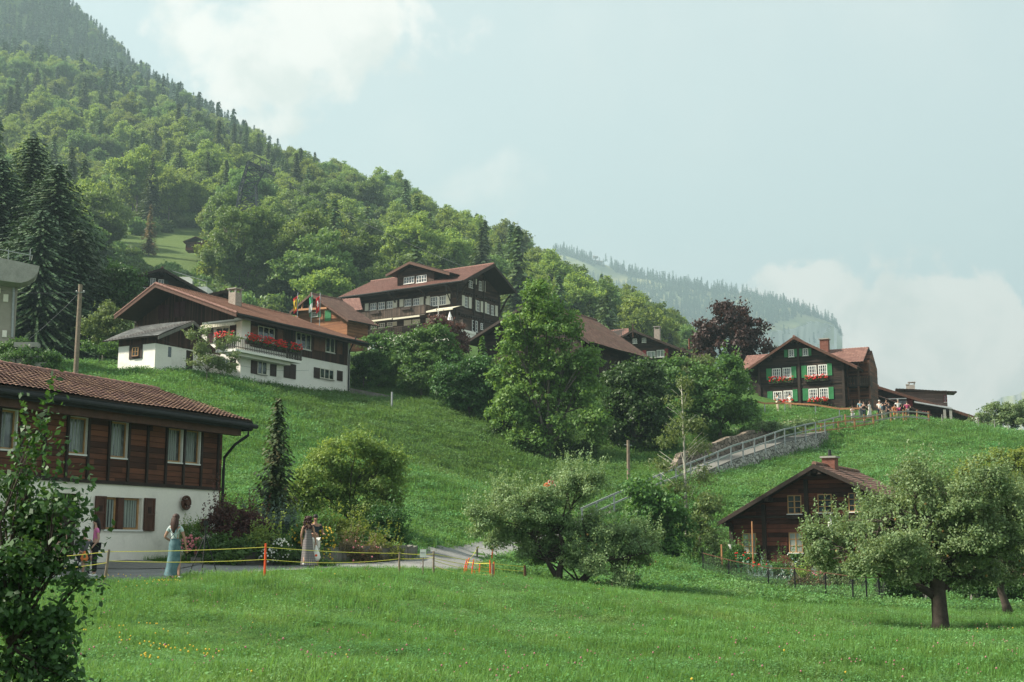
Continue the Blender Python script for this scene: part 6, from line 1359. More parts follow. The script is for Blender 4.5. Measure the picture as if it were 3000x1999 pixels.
# ------------------------------------------------------------------ paths, walls, ramp
def m_gravel(name, a, b, sc):
    m, g = newmat(name); tc = g.n('ShaderNodeTexCoord').outputs['Object']
    n1 = g.noise(tc, .6, 5, .6); n2 = g.noise(tc, sc, 3, .7)
    col = g.mix(g.mapr(g.math('ADD', g.math('MULTIPLY', n1, .4), g.math('MULTIPLY', n2, .6)), .35, .65), c4(a), c4(b)); finish(g, col, .95, n2, .7, .02, 0, .2); return m
m_gravel('gravel', (.15, .15, .145), (.27, .272, .262), 26); m_gravel('asphalt', (.17, .165, .155), (.24, .235, .22), 40); m_gravel('path_concrete', (.12, .118, .108), (.175, .17, .158), 20)
m_stone('drystone', (.24, .225, .20), (.46, .44, .40), 2.2, (.05, .045, .035)); m_stone('old_stone', (.16, .125, .095), (.32, .26, .21), 1.9, (.06, .05, .035))
def ribbon(name, pts, mat, lift=.035, sub=6, nc=7, zf=None):
    P = [Vector((p[0], p[1], p[2])) for p in pts]; n = len(P); out = []
    for i in range(n - 1):
        p0, p1, p2, p3 = P[max(i - 1, 0)], P[i], P[i + 1], P[min(i + 2, n - 1)]
        for s_ in range(sub):
            t = s_ / sub; out.append(.5 * ((2 * p1) + (p2 - p0) * t + (2 * p0 - 5 * p1 + 4 * p2 - p3) * t * t + (3 * p1 - p0 - 3 * p2 + p3) * t ** 3))
    out.append(P[-1]); V = []
    for i, p in enumerate(out):
        d = (out[min(i + 1, len(out) - 1)] - out[max(i - 1, 0)]); d.z = 0; d.normalize(); nn = Vector((-d.y, d.x, 0))
        for c in np.linspace(-.5, .5, nc): q = p + nn * (p.z * c); V.append((q.x, q.y))
    V = np.array(V); Z = (zf or gz)(V[:, 0], V[:, 1]) + lift; V = np.concatenate([V, Z[:, None]], 1); i = np.arange(len(V)).reshape(-1, nc)
    F = np.stack([i[:-1, :-1].ravel(), i[:-1, 1:].ravel(), i[1:, 1:].ravel(), i[1:, :-1].ravel()], 1)
    return link(name, np_mesh(name, V, F), mat), out
PATH = [(-400, 39, 11), (0, 39, 10.5), (250, 39.2, 9.6), (480, 39.6, 8.4), (650, 40.6, 5.2), (850, 42.0, 2.6), (1050, 43.2, 2.4), (1220, 44.5, 2.5), (1300, 47, 2.5), (1335, 51.5, 2.2), (1400, 57, 2.0), (1500, 62, 1.9), (1610, 67.5, 2.0), (1715, 74, 2.0)]
pw = [((px - 1500) / FPX * Y * .988, Y, w_) for px, Y, w_ in PATH]
o, path_line = ribbon('gravel_path', pw, 'gravel', .035); tag(o, kind='structure')
o, _ = ribbon('driveway', [((px - 1500) / FPX * Y * .988, Y, w_) for px, Y, w_ in ((-400, 42.5, 3.8), (0, 42.2, 3.6), (250, 42.0, 3.4), (430, 41.6, 2.8), (560, 41.4, 1.6))], 'asphalt', .06); tag(o, kind='structure')
# concrete garden wall along the path
cw = thing('garden_wall', 'stained grey concrete wall holding the flower bed beside the path', 'wall', gpx(850, 43.6))
random.seed(77); wp = [(560, 43.0, .12), (640, 43.0, .30), (720, 43.0, .38), (800, 43.2, .42), (1000, 44.6, .5), (1190, 46.2, .48), (1215, 47.5, .3)]
ws = [gpx(p, Y) - cw.location for p, Y, _ in wp]
for i in range(len(wp) - 1):
    if i == 3: sub_ = 3
    else: sub_ = 2
    for s_ in range(sub_):
        a = ws[i].lerp(ws[i + 1], s_ / sub_); b = ws[i].lerp(ws[i + 1], (s_ + .985) / sub_); h_ = wp[i][2] + (wp[i + 1][2] - wp[i][2]) * (s_ + .5) / sub_ + .25
        MB().bar(a + Vector((0, 0, h_ / 2 - .2)), b + Vector((0, 0, h_ / 2 - .2)), .22, h_).build('wall_slab', 'concrete_dark', cw)
# ramp with stone wall and rail
RE = [(1700, 1545, 73), (1735, 1528, 75), (1850, 1474, 80), (1950, 1429, 85), (2060, 1384, 90.5), (2150, 1345, 95.5), (2235, 1317, 101), (2300, 1293, 106), (2400, 1269, 113), (2470, 1250, 119), (2520, 1243, 121)]
E = [W(*a) for a in RE]
def along(P, step):
    out = [P[0]]; acc = 0
    for a, b in zip(P, P[1:]):
        L = (b - a).length; d = step - acc
        while d <= L: out.append(a.lerp(b, d / L)); d += step
        acc = (acc + L) % step
    return out
def nrm(P, i):
    d = P[min(i + 1, len(P) - 1)] - P[max(i - 1, 0)]; d.z = 0; d.normalize(); return Vector((-d.y, d.x, 0))
mb = MB(); n = len(E); V = []
for i, p in enumerate(E):
    q = p + nrm(E, i) * 2.0; V += [p, q, q - Vector((0, 0, .35)), p - Vector((0, 0, .35))]
for i in range(n - 1):
    a = i * 4; mb.f += [(a, a + 4, a + 5, a + 1), (a + 3, a + 2, a + 6, a + 7), (a, a + 3, a + 7, a + 4), (a + 1, a + 5, a + 6, a + 2)]; mb.mi += [0] * 4
mb.v = [tuple(v) for v in V]; o = mb.build('footpath_ramp', 'path_concrete'); tag(o, kind='structure')
sw = thing('stone_wall', 'rubble stone wall carrying the sloping footpath', 'wall', E[3]); V = []; mb = MB()
idx = range(3, n - 1); pts = along([E[i] - Vector((0, 0, .1)) for i in range(2, n - 1)], 1.2)
for i, p in enumerate(pts):
    g_ = GP(p.x, p.y).z; w_ = .25 + .06 * math.sin(i * 2.1); nn = nrm(pts, i); lo_ = min(g_, p.z - .5) - 1.0
    for c, zz in ((-nn * (w_ * .3), p.z), (nn * .3, p.z + .02), (nn * .3, lo_), (-nn * (w_ + .25), lo_), (-nn * (w_ + .1 + .05 * math.sin(i * 3.7)), (p.z + lo_) / 2)): V.append(p + c + Vector((0, 0, zz - p.z)) - sw.location)
m5 = len(pts)
for i in range(m5 - 1):
    for j in range(5): a, b = i * 5 + j, i * 5 + (j + 1) % 5; mb.f.append((a, b, b + 5, a + 5)); mb.mi.append(0)
mb.v = [tuple(v) for v in V]; mb.build('masonry', 'drystone', sw)
rl = thing('handrail', 'grey metal handrail along the sloping footpath', 'railing', E[3]); L0 = rl.location
top = along([E[i] for i in range(0, n - 1)], 2.55); full = [E[i] for i in range(0, n - 1)]
for p in top:
    q = p - L0 - nrm(full, min(range(len(full)), key=lambda i: (full[i] - p).length)) * .12; MB().box((q.x - .05, q.y - .05, q.z - .55), (q.x + .05, q.y + .05, q.z + 1.05)).build('post', 'metal_grey', rl)
for hz_, ht in ((1.0, .12), (.45, .10)):
    mb = MB()
    for a, b in zip(full, full[1:]): mb.bar(a - L0 + Vector((0, 0, hz_)), b - L0 + Vector((0, 0, hz_)), .06, ht)
    mb.build('rail', 'metal_grey', rl)
uw = thing('stone_wall', 'old brownish stone wall on the uphill side of the footpath', 'wall', E[5]); V = []; mb = MB(); pts = along([E[i] + nrm(E, i) * 2.5 for i in range(4, 10)], 1.1)
for i, p in enumerate(pts):
    nn = nrm(pts, i); tp_ = p.z + 1.05 + .08 * math.sin(i * 1.3) - (.7 if i < 2 or i > len(pts) - 3 else 0)
    for c, zz in ((nn * .1, tp_), (nn * .5, tp_ + .02), (nn * .5, p.z - 1.5), (-nn * .15, p.z - 1.5), (nn * (.02 + .05 * math.sin(i * 2.9)), (tp_ + p.z) / 2)): V.append(p + c + Vector((0, 0, zz - p.z)) - uw.location)
for i in range(len(pts) - 1):
    for j in range(5): a, b = i * 5 + j, i * 5 + (j + 1) % 5; mb.f.append((a, b, b + 5, a + 5)); mb.mi.append(0)
mb.v = [tuple(v) for v in V]; mb.build('masonry', 'old_stone', uw)
ptree('wall_plants', 'scrubby plants hanging over the old stone wall', 2280, 111, [(2150, 1275, 60, 18), (2250, 1262, 60, 20), (2320, 1250, 44, 20), (2080, 1310, 44, 22), (2200, 1270, 40, 20), (2380, 1238, 30, 14)], .2, 'leaf_apple', .35, 12, .18, cat='plant', trunk=False)

# ------------------------------------------------------------------ fences
def fence(name, label, posts, rails, pm, rm, ph=1.1, pwid=.12, rw=.04, rh=.13, cat='fence', ground=True, ztop=None):
    B = [gpx(p, Y) for p, Y in posts]; t = thing(name, label, cat, B[0])
    for b in B: q = b - B[0]; MB().box((q.x - pwid / 2, q.y - pwid / 2, q.z - .3), (q.x + pwid / 2, q.y + pwid / 2, q.z + ph)).build('post', pm, t)
    for r in rails:
        mb = MB()
        for a, b in zip(B, B[1:]): mb.bar(a - B[0] + Vector((0, -pwid / 2 - .02, r)), b - B[0] + Vector((0, -pwid / 2 - .02, r)), rw, rh)
        mb.build('rail', rm, t)
    return t
fence('board_fence', 'reddish brown two rail fence on the grass left of the ramp top', [(2301, 114), (2353, 114.5), (2407, 115), (2457, 115.5), (2505, 116), (2560, 117)], (.35, .95), 'wood_orange', 'wood_orange', 1.05, .12)
fence('top_fence', 'long single rail fence in front of the green shutter chalet', [(2215, 122), (2241, 122), (2300, 122), (2390, 121), (2460, 120.5), (2520, 120)], (1.0,), 'metal_grey', 'wood_orange', 1.0, .08, .05, .16)
fence('post_fence', 'weathered grey post and rail fence along the hilltop crowd', [(2478, 117.2), (2533, 117.4), (2572, 117.6), (2611, 117.8), (2648, 118), (2656, 118.1), (2688, 118.2), (2722, 118.3)], (.45, .95), 'wood_orange', 'concrete', 1.15, .12)
fence('stake_fence', 'thin stakes with wire on the hill crest, far right', [(2761, 118), (2867, 117), (2915, 116.5), (2955, 116)], (.8,), 'concrete', 'metal_dark', .9, .07, .01, .012)
gf = fence('garden_fence', 'rusty thin wire fence around the kitchen garden', [(2060, 60), (2136, 57), (2252, 53), (2330, 51), (2420, 49.5), (2500, 48.5), (2540, 48.8), (2577, 49.2), (2596, 50), (2640, 51)], (.04, .95), 'metal_dark', 'wood_brown', 1.0, .05, .03, .03)
B = [gpx(p, Y) for p, Y in [(2060, 60), (2136, 57), (2252, 53), (2330, 51), (2420, 49.5), (2500, 48.5), (2540, 48.8), (2577, 49.2), (2596, 50)]]; mb = MB()
for a, b in zip(B, B[1:]):
    n_ = int((b - a).length / .13)
    for i in range(n_):
        for s_ in (-1, 1):
            f0, f1 = (i / n_, min(1, max(0, (i + s_ * 6) / n_))); p = a.lerp(b, f0) - B[0] + Vector((0, 0, .06)); q = a.lerp(b, f1) - B[0] + Vector((0, 0, .9)); mb.bar(p, q, .008, .008)
mb.build('wire_mesh', 'metal_dark', gf)
p = gpx(2208, 64); t = thing('garden_stake', 'tall brown garden stake in front of the chalet wall', 'stake', p, 0, 'garden stakes'); MB().tube([(0, 0, -.2), (0, 0, 2.9)], .04, 6).build('stake', 'wood_orange', t)
p = gpx(2116, 64); t = thing('garden_stake', 'brown garden stake at the left end of the kitchen garden', 'stake', p, 0, 'garden stakes'); MB().tube([(0, 0, -.2), (0, 0, 1.5)], .045, 6).build('stake', 'wood_orange', t)
p = W(2144, 1602, 68); t = thing('hanging_planter', 'white hanging planter at the left corner of the lower chalet', 'planter', p); MB().tube([(0, 0, -.12), (0, 0, .12)], [.12, .2], 12).build('bowl', 'paint_white', t)
mb = MB(); [mb.tube([(.19 * math.cos(a), .19 * math.sin(a), .12), (0, 0, .75)], .008, 4) for a in (0, 2.1, 4.2)]; mb.build('cords', 'metal_dark', t)
p = W(2361, 1657, 70.5); t = thing('bird_house', 'small brown bird house on the lower chalet wall', 'bird house', p, -.5); MB().extr([(-.14, 0, -.25), (.14, 0, -.25), (.14, 0, .1), (0, 0, .24), (-.14, 0, .1)], (0, .2, 0)).build('box', 'wood_brown', t); MB().extr([(-.2, -.03, .06), (0, -.03, .25), (.2, -.03, .06), (.2, -.03, .1), (0, -.03, .3), (-.2, -.03, .1)], (0, .28, 0)).build('roof', 'wood_trim', t)
# rope posts by the meadow
m_plain('plastic_orange', (.78, .10, .03), .5, .1); m_plain('rope_yellow', (.62, .56, .10), .7, .15, 20); m_plain('wood_stake', (.20, .155, .115), .9, .35, 6)
def post(name, label, px, Y, h_, mat, r=.035, lean=(0, 0), group=None, kink=0.0):
    b = gpx(px, Y); t = thing(name, label, 'post', b, 0, group); top = Vector((lean[0], lean[1], h_)); MB().tube([(0, 0, -.25), Vector((kink, 0, h_ * .5)) + top * 0 + Vector((lean[0] * .45, 0, 0)), top], [r * 1.1, r, r * .85], 7).build('pole', mat, t); return b + top, b
P = {}
P['a'] = post('rope_post', 'leaning grey wooden rope post beside the woman in pink', 302, 32.6, .82, 'wood_stake', .035, (.11, 0), 'wooden rope posts', .03)
P['b'] = post('plastic_post', 'single orange plastic post on the meadow edge left of the couple', 775, 34.2, .86, 'plastic_orange', .03, (.01, 0), 'orange plastic posts')
P['c'] = post('rope_post', 'slim wooden rope post at the right end of the concrete wall', 1172, 36.2, .68, 'wood_stake', .03, (-.02, 0), 'wooden rope posts', -.02)
P['d'] = post('rope_post', 'wooden rope post just right of the white notice', 1270, 36.6, .66, 'wood_stake', .03, (0, 0), 'wooden rope posts')
P['e'] = post('rope_post', 'brown rope post left of the smaller apple tree', 1539, 40, .44, 'wood_brown', .045, (-.02, 0), 'wooden rope posts')
P['f'] = post('rope_post', 'rope post cut by the left frame edge behind leaves', -120, 31.5, .8, 'wood_stake', .035, (0, 0), 'wooden rope posts')
P['g'] = post('rope_post', 'wooden post by the bend of the gravel path', 1398, 54, .48, 'wood_stake', .04, (0, 0), 'wooden rope posts')
P['h'] = post('rope_post', 'short wooden post below the orange post pair', 1443, 37.5, .45, 'wood_stake', .035, (0, 0), 'wooden rope posts')
for i, (px, Y, h_, ln) in enumerate(((1357, 41, .5, .12), (1362, 42.5, .52, .14), (1381, 39.5, .5, .07), (1404, 40, .4, .02), (1390, 39, .18, 0), (1437, 38.2, .55, -.02), (1446, 38.4, .5, .01), (1440, 52, .7, .05))):
    P['o%d' % i] = post('plastic_post', 'orange plastic post in the tangle by the path, ' + ORD[i] + ' of the row from the left', px, Y, h_, 'plastic_orange', .022, (ln, 0), 'orange plastic posts')
def rope(label, a, b, sag=.05, z0=0, z1=0, r=.009, group='yellow ropes along the meadow', mat='rope_yellow', name='rope', cat='rope'):
    a, b = Vector(a) + Vector((0, 0, z0)), Vector(b) + Vector((0, 0, z1)); pts = []
    for i in range(13):
        t = i / 12; pts.append(a.lerp(b, t) - Vector((0, 0, sag * 4 * t * (1 - t))) - a)
    o = MB().tube(pts, r, 5).build(name, mat, None, a); return tag(o, label, cat, group)
rope('upper yellow rope left of the leaning post', P['f'][0], P['a'][0], .06, -.08, -.05); rope('lower yellow rope left of the leaning post', P['f'][0], P['a'][0], .08, -.4, -.32)
rope('upper yellow rope crossing the denim dress', P['a'][0], P['b'][0], .03, -.05, -.1); rope('lower yellow rope crossing the denim dress', P['a'][0], P['b'][0], .05, -.28, -.42)
rope('upper yellow rope crossing the striped dress', P['b'][0], P['c'][0], .04, -.1, -.03); rope('lower yellow rope crossing the striped dress', P['b'][0], P['c'][0], .1, -.42, -.18)
rope('upper yellow rope behind the white notice', P['c'][0], P['d'][0], .02, -.03, -.08); rope('lower yellow rope behind the white notice', P['c'][0], P['d'][0], .02, -.18, -.18)
rope('upper yellow rope ending at the brown post', P['d'][0], P['e'][0], .04, -.08, -.04); rope('lower yellow rope ending at the brown post', P['d'][0], P['e'][0], .05, -.2, -.18)
rope('loose yellow rope sloping down from the orange posts', P['o0'][0], P['o5'][0], .02, -.1, -.1); rope('yellow rope between the leftmost orange posts and the path post', P['o1'][0], P['g'][0], .05, -.05, -.05)
rope('lowest loose yellow rope lying over the grass', P['d'][1], P['h'][0], .1, .25, -.3); rope('second loose yellow rope low over the grass', P['d'][1], P['o6'][0], .06, .4, -.3); rope('faint yellow rope running to the far orange post', P['g'][0], P['o7'][0], .05, -.03, -.1)
b = gpx(1239, 36.4); t = thing('notice', 'small white notice board on a thin post at the path', 'sign', b); MB().tube([(0, 0, -.1), (0, 0, .74)], .018, 6).build('post', 'wood_stake', t); bd = MB().box((-.085, -.035, .5), (.085, -.02, .72)).build('board', 'paint_white', t); text('lettering', 'PRIVAT', bd, (0, -.04, .62), .04, 'metal_dark')
# utility poles, wires, pylon
b = gpx(220, 84); top = W(222, 834, 84); t = thing('utility_pole', 'tall weathered wooden utility pole at the left', 'pole', b, 0, 'wooden utility poles'); hh = top.z - b.z; MB().tube([(0, 0, -.5), (.0, 0, hh)], [.17, .13], 10).build('pole', 'wood_stake', t)
mb = MB(); mb.tube([(-.2, -.1, hh - .55), (.35, -.1, hh - .55)], .03, 5); mb.ball((-.2, -.1, hh - .48), .06); mb.ball((.3, -.1, hh - .48), .06); mb.build('bracket', 'metal_grey', t)
P1 = b + Vector((0, 0, hh - .5)); b2 = gpx(1842, 84); top2 = W(1840, 1290, 84); t = thing('utility_pole', 'slim bare utility pole in front of the dark maple', 'pole', b2, 0, 'wooden utility poles'); hh2 = top2.z - b2.z; MB().tube([(0, 0, -.5), (0, 0, hh2)], [.12, .095], 9).build('pole', 'wood_stake', t)
mb = MB(); mb.tube([(-.25, 0, hh2 - .3), (.25, 0, hh2 - .35)], .025, 5); mb.build('bracket', 'metal_grey', t)
rope('taut stay wire from the tall pole down to the ivy bank', P1, W(85, 995, 82), .1, r=.010, mat='metal_lattice', name='wire', cat='wire', group='wires of the utility pole'); rope('wire from the tall pole to the concrete building', P1, W(-40, 845, 90), .2, r=.010, mat='metal_lattice', name='wire', cat='wire', group='wires of the utility pole'); rope('long sagging wire from the tall pole to the geranium chalet', P1, W(905, 1085, 102), 1.6, r=.008, mat='metal_lattice', name='wire', cat='wire', group='wires of the utility pole')
b = gpx(1148, 101); t = thing('marker_post', 'plain white marker post on the meadow right of the geranium chalet', 'post', b); MB().tube([(0, 0, -.2), (0, 0, 1.35)], [.09, .08], 8).build('post', 'metal_grey', t)
b = hpx(254, 260); t = thing('marker_pole', 'thin pale pole with a red tip above the dark chestnut', 'pole', b); z_ = W(254, 706, 260).z - b.z; MB().tube([(0, 0, 0), (0, 0, z_)], .1, 6).build('pole', 'metal_grey', t); MB().box((-.1, -.1, z_ - .3), (-.6, .1, z_ + .2)).build('tip', 'petal_red', t)
def pylon():
    Yp = 250; A = [W(x, y, Yp) for x, y in ((688, 602), (712, 612), (748, 600), (722, 592))]
    t = thing('steel_pylon', 'leaning looking steel lattice pylon among the trees on the slope', 'pylon', hpx(715, Yp)); o = t.location; hh = 1
    def L(x, y, dy=0): return W(x, y, Yp + dy) - o
    mb = MB(); b_ = [L(690, 625, -1.5), L(752, 625, -1.5), L(757, 618, 2.5), L(700, 618, 2.5)]; m_ = [L(703, 545, -1), L(748, 548, -1), L(752, 545, 1), L(712, 542, 1)]; u_ = [L(724, 478, -.7), L(774, 500, -.7), L(778, 494, .7), L(730, 474, .7)]; tp_ = [L(744, 455), L(800, 482)]
    for i in range(4):
        mb.bar(b_[i], m_[i], .3, .3); mb.bar(m_[i], u_[i], .26, .26); j = (i + 1) % 4
        for A_, B_ in ((b_, m_), (m_, u_)):
            for q in range(3):
                f0, f1 = q / 3, (q + 1) / 3; mb.bar(A_[i].lerp(B_[i], f0), A_[j].lerp(B_[j], f1), .14, .14); mb.bar(A_[j].lerp(B_[j], f0), A_[i].lerp(B_[i], f1), .14, .14); mb.bar(A_[i].lerp(B_[i], f1), A_[j].lerp(B_[j], f1), .1, .1)
    mb.build('mast', 'metal_lattice', t); mb = MB(); a, c = L(722, 476, -.4), L(806, 516, -.4); a2, c2 = L(726, 472, .6), L(808, 511, .6)
    mb.bar(a, c, .28, .28); mb.bar(a2, c2, .28, .28)
    for i in range(9): mb.bar(a.lerp(c, i / 9), a2.lerp(c2, (i + 1) / 9), .12, .12)
    mb.build('crossarm', 'metal_lattice', t); mb = MB(); mb.bar(tp_[0], tp_[1], .16, .16)
    for i, q in enumerate((0, .3, .6, .85)): mb.bar(tp_[0].lerp(tp_[1], min(1, q + .1)), a.lerp(c, q), .11, .11); mb.bar(tp_[0].lerp(tp_[1], q), a.lerp(c, min(1, q + .25)), .09, .09)
    mb.build('peak_frame', 'metal_lattice', t)
pylon()
for i, (a, b_) in enumerate((((20, 188, 280), (505, 392, 250)), ((800, 515, 250), (1380, 790, 200)))):
    rope(('power line above the dark spruces', 'power line sloping down behind the hotel roof')[i], W(*a), W(*b_), .8, r=.016, mat='metal_lattice', name='power_line', cat='cable', group='power lines on the slope')
# retaining bank between chalet and hedge
b = gpx(1085, 107.5); t = thing('bank_wall', 'low dark retaining wall under the clipped hedge', 'wall', b); MB().bar(gpx(1025, 108.5) - b + Vector((0, 0, .2)), gpx(1140, 107) - b + Vector((0, 0, 0)), .3, .8).build('masonry', 'concrete_dark', t)
# globe lamp by the lodge entrance
b = gpx(117, 39.8); z_ = W(117, 1470, 39.8).z - b.z; t = thing('globe_lamp', 'clear glass globe lamp on a post before the lodge entrance', 'lamp', b); MB().tube([(0, 0, 0), (0, 0, z_ - .2)], .035, 8).build('post', 'metal_dark', t)
m, g = newmat('clear_globe'); p_ = g.n('ShaderNodeBsdfGlossy'); p_.inputs['Roughness'].default_value = .05; tr = g.n('ShaderNodeBsdfTransparent'); tr.inputs[0].default_value = (.9, .95, .95, 1); fr = g.n('ShaderNodeLayerWeight'); fr.inputs[0].default_value = .35; mx = g.n('ShaderNodeMixShader'); g.set(mx, 0, fr.outputs[1]); g.set(mx, 1, tr.outputs[0]); g.set(mx, 2, p_.outputs[0]); oo = g.n('ShaderNodeOutputMaterial'); g.set(oo, 0, mx.outputs[0])
MB().ball((0, 0, z_), .21, 20, 14).build('globe', 'clear_globe', t, smooth=True); MB().ball((0, 0, z_ - .02), .06, 8, 6).build('bulb', 'paint_white', t)
# flags
m_plain('cloth_yellow', (.62, .42, .04), .8, .1); m_plain('cloth_red', (.55, .03, .03), .8, .1); m_plain('cloth_black', (.02, .02, .02), .8, .1); m_plain('cloth_green', (.04, .30, .13), .8, .1); m_plain('cloth_white', (.7, .7, .68), .8, .1)
for i, (px, py, lb) in enumerate(((868, 858, 'red and yellow flag with a black beast, leftmost of three'), (909, 856, 'green and white flag, middle of three'), (934, 858, 'red flag with a white cross, rightmost of three'))):
    b = gpx(px, 128); top = W(px, py, 128); t = thing('flag', lb, 'flag', b, 0, 'flags on poles before the brick chalet'); hh = top.z - b.z; MB().tube([(0, 0, 0), (0, 0, hh)], .045, 6).build('pole', 'metal_grey', t)
    mb = MB(); n_, m_ = 6, 12
    for r_ in range(m_ + 1):
        for c in range(n_ + 1): u = c / n_; v = r_ / m_; mb.v.append((-(.05 + .42 * u * (1 - .25 * v)) if i != 1 else .1 - .35 * u, .12 * math.sin(u * 7 + v * 4), hh - .3 - 1.55 * v - .35 * u))
    def colr(u, v):
        if i == 2: return 1 if (abs(u - .5) < .12 and abs(v - .45) < .2) or (abs(v - .45) < .07 and abs(u - .5) < .35) else 0
        if i == 1: return 0 if v < .5 else 1
        return 2 if (abs(v - .5) < .18 and abs(u - .5) < .22) else (0 if abs(v - .5) > .34 else 1)
    for r_ in range(m_):
        for c in range(n_): a = r_ * (n_ + 1) + c; mb.f.append((a, a + 1, a + n_ + 2, a + n_ + 1)); mb.mi.append(colr((c + .5) / n_, (r_ + .5) / m_))
    mb.build('cloth', [['cloth_red', 'cloth_yellow', 'cloth_black'], ['cloth_green', 'cloth_white'], ['cloth_red', 'cloth_white']][i], t)
b = hpx(575, 252); t = thing('slope_barn', 'little brown barn on the sunny meadow left of the huge linden', 'barn', W(573, 722, 300)); MB().box((-2.4, 0, -1), (2.4, 3, 1.1)).build('wall', 'logs_oxblood', t); MB().extr([(-3, -.4, 1.0), (0, -.4, 2.2), (3, -.4, 1.0), (3, -.4, 1.15), (0, -.4, 2.4), (-3, -.4, 1.15)], (0, 4, 0)).build('roof', 'tiles_old', t)
t = thing('white_hut', 'white utility hut with railing on the bank behind the dark chalet', 'hut', W(565, 850, 150)); MB().box((-2.5, 0, -2), (1.7, 3, .4)).build('wall', 'paint_white', t); MB().box((-1.9, .5, .4), (-.6, 2, 1.7)).build('cabin', 'plaster_white', t); mb = MB(); mb.tube([(-2.5, 0, 2.3), (1.7, 0, 1.0)], .04, 5); [mb.tube([(x, 0, .4), (x, 0, 1.1 - x * .1)], .03, 5) for x in (-1, 0, .8, 1.6)]; mb.build('railing', 'metal_grey', t)

# ------------------------------------------------------------------ grass and meadow flowers
m_leaf('grass_blade', (.050, .135, .034), (.140, .265, .070), (.20, .31, .09), .35, .16, True, (.6, .8))
m_leaf('clover_leaf', (.055, .145, .045), (.130, .255, .09), (.19, .31, .12), .3, .3, True, (.6, .8))
def tuft(seed, n, h, spread, w_, mat='grass_blade'):
    r = np.random.default_rng(seed); V = []; F = []
    for i in range(n):
        a = r.random() * 6.28; x, y = r.normal(0, spread, 2); hh = h * r.uniform(.5, 1.2); d = r.uniform(.1, .6) * hh; ww = w_ * r.uniform(.6, 1.3); c, s_ = math.cos(a), math.sin(a); px_, py_ = -s_ * ww, c * ww; k = len(V)
        V += [(x - px_, y - py_, -.03), (x + px_, y + py_, -.03), (x + c * d * .4 + px_ * .7, y + s_ * d * .4 + py_ * .7, hh * .6), (x + c * d * .4 - px_ * .7, y + s_ * d * .4 - py_ * .7, hh * .6), (x + c * d, y + s_ * d, hh * .95)]
        F += [(k, k + 1, k + 2, k + 3), (k + 3, k + 2, k + 4)]
    me = bpy.data.meshes.new('tuft'); me.from_pydata(V, [], F); me.materials.append(MATS[mat]); return me
def clover(seed, n, r_, lf):
    global rng
    P_ = rng.normal(size=(n, 3)) * np.array([r_, r_, r_ * .3]) + np.array([0, 0, r_ * .55]); N_ = np.tile([0, -.2, 1.0], (n, 1)) + rng.normal(size=(n, 3)) * .3; V, F = leaf_quads(P_, N_, lf, .8, 0, .8); me = np_mesh('clover', V, F); me.materials.append(MATS['clover_leaf']); return me
TU = [tuft(1, 18, .13, .09, .006), tuft(2, 14, .20, .09, .005), tuft(3, 20, .10, .10, .007), clover(4, 40, .12, .035), clover(5, 30, .09, .03), tuft(6, 30, .20, .24, .016), tuft(7, 30, .15, .27, .018), clover(8, 50, .26, .09)]
def on_path(x, y):
    return min((p.x - x) ** 2 + (p.y - y) ** 2 - (p.z / 2 + .1) ** 2 for p in path_line) < 0
def path_mask(X, Y_):
    P_ = np.array([(p.x, p.y, p.z / 2 + .1) for p in path_line]); out = np.zeros(len(X), bool)
    for i in range(0, len(X), 5000):
        d = (X[i:i + 5000, None] - P_[None, :, 0]) ** 2 + (Y_[i:i + 5000, None] - P_[None, :, 1]) ** 2; out[i:i + 5000] = (d < P_[None, :, 2] ** 2).any(1)
    return out
def strew(n, y0, y1, power=1.0):
    y = y0 + (y1 - y0) * rng.random(n) ** power; x = (rng.random(n) - .5) * .92 * y; return x, y
rows_ = []
patch = lambda x, y: np.sin(x * .55 + 2 * np.sin(y * .31)) * np.cos(y * .47 + np.sin(x * .4)) + .5 * np.sin(x * 1.7 + y * 1.3)
for n, y0, y1, pw_, kinds, sc in ((30000, 11, 26, 1.3, (0, 1, 2, 3, 4), (.5, .95)), (30000, 24, 52, 1.2, (0, 1, 2, 3, 4), (.6, 1.2)), (30000, 46, 80, 1.0, (5, 6, 7), (.6, 1.1)), (30000, 78, 126, 1.0, (5, 6, 7), (.8, 1.5))):
    x, y = strew(n, y0, y1, pw_); m_ = ~path_mask(x, y); x, y = x[m_], y[m_]; z = gz(x, y); pt_ = patch(x, y); cl_ = pt_ > .25
    for a, b, c, q in zip(x, y, z, cl_):
        kd = random.choice(kinds[3:] if (len(kinds) > 3 and q and random.random() < .75) else kinds) if len(kinds) > 3 else (7 if q and random.random() < .55 else random.choice(kinds))
        rows_.append((a, b, c, random.random() * 6.28, random.uniform(*sc) * (1.15 if not q else 1), kd, 0))
scatter('grass', 'lush green meadow grass and clover covering the slopes', rows_, TU, 'grass')
def fl(mat, r_, n=1):
    mb = MB(); [mb.ball((random.gauss(0, .05) if n > 1 else 0, random.gauss(0, .05) if n > 1 else 0, .22 + random.uniform(-.04, .06)), r_, 5, 4) for _ in range(n)]; me = bpy.data.meshes.new('flower'); me.from_pydata(mb.v, [], mb.f); me.materials.append(MATS[mat]); return me
m_plain('clover_pink', (.38, .16, .17), .8, .3, 9)
rows_ = []
x, y = strew(520, 12, 40, 1.2); z = gz(x, y); m_ = ~path_mask(x, y)
for a, b, c, q in zip(x, y, z, m_):
    if q: rows_.append((a, b, c, random.random() * 6, random.uniform(.7, 1.2), random.choice([0, 0, 0, 0, 3, 3]) if random.random() > .06 else 2, 0))
for cx, cy, n in ((-4.5, 17, 26), (-6, 21, 16), (-8.2, 31, 20), (-3.8, 14.5, 12), (-10, 32.4, 12)):
    for _ in range(n):
        a, b = random.gauss(cx, .35), random.gauss(cy, .5); rows_.append((a, b, float(gz(np.array([a]), np.array([b]))[0]), 0, 1.1, 2, 0))
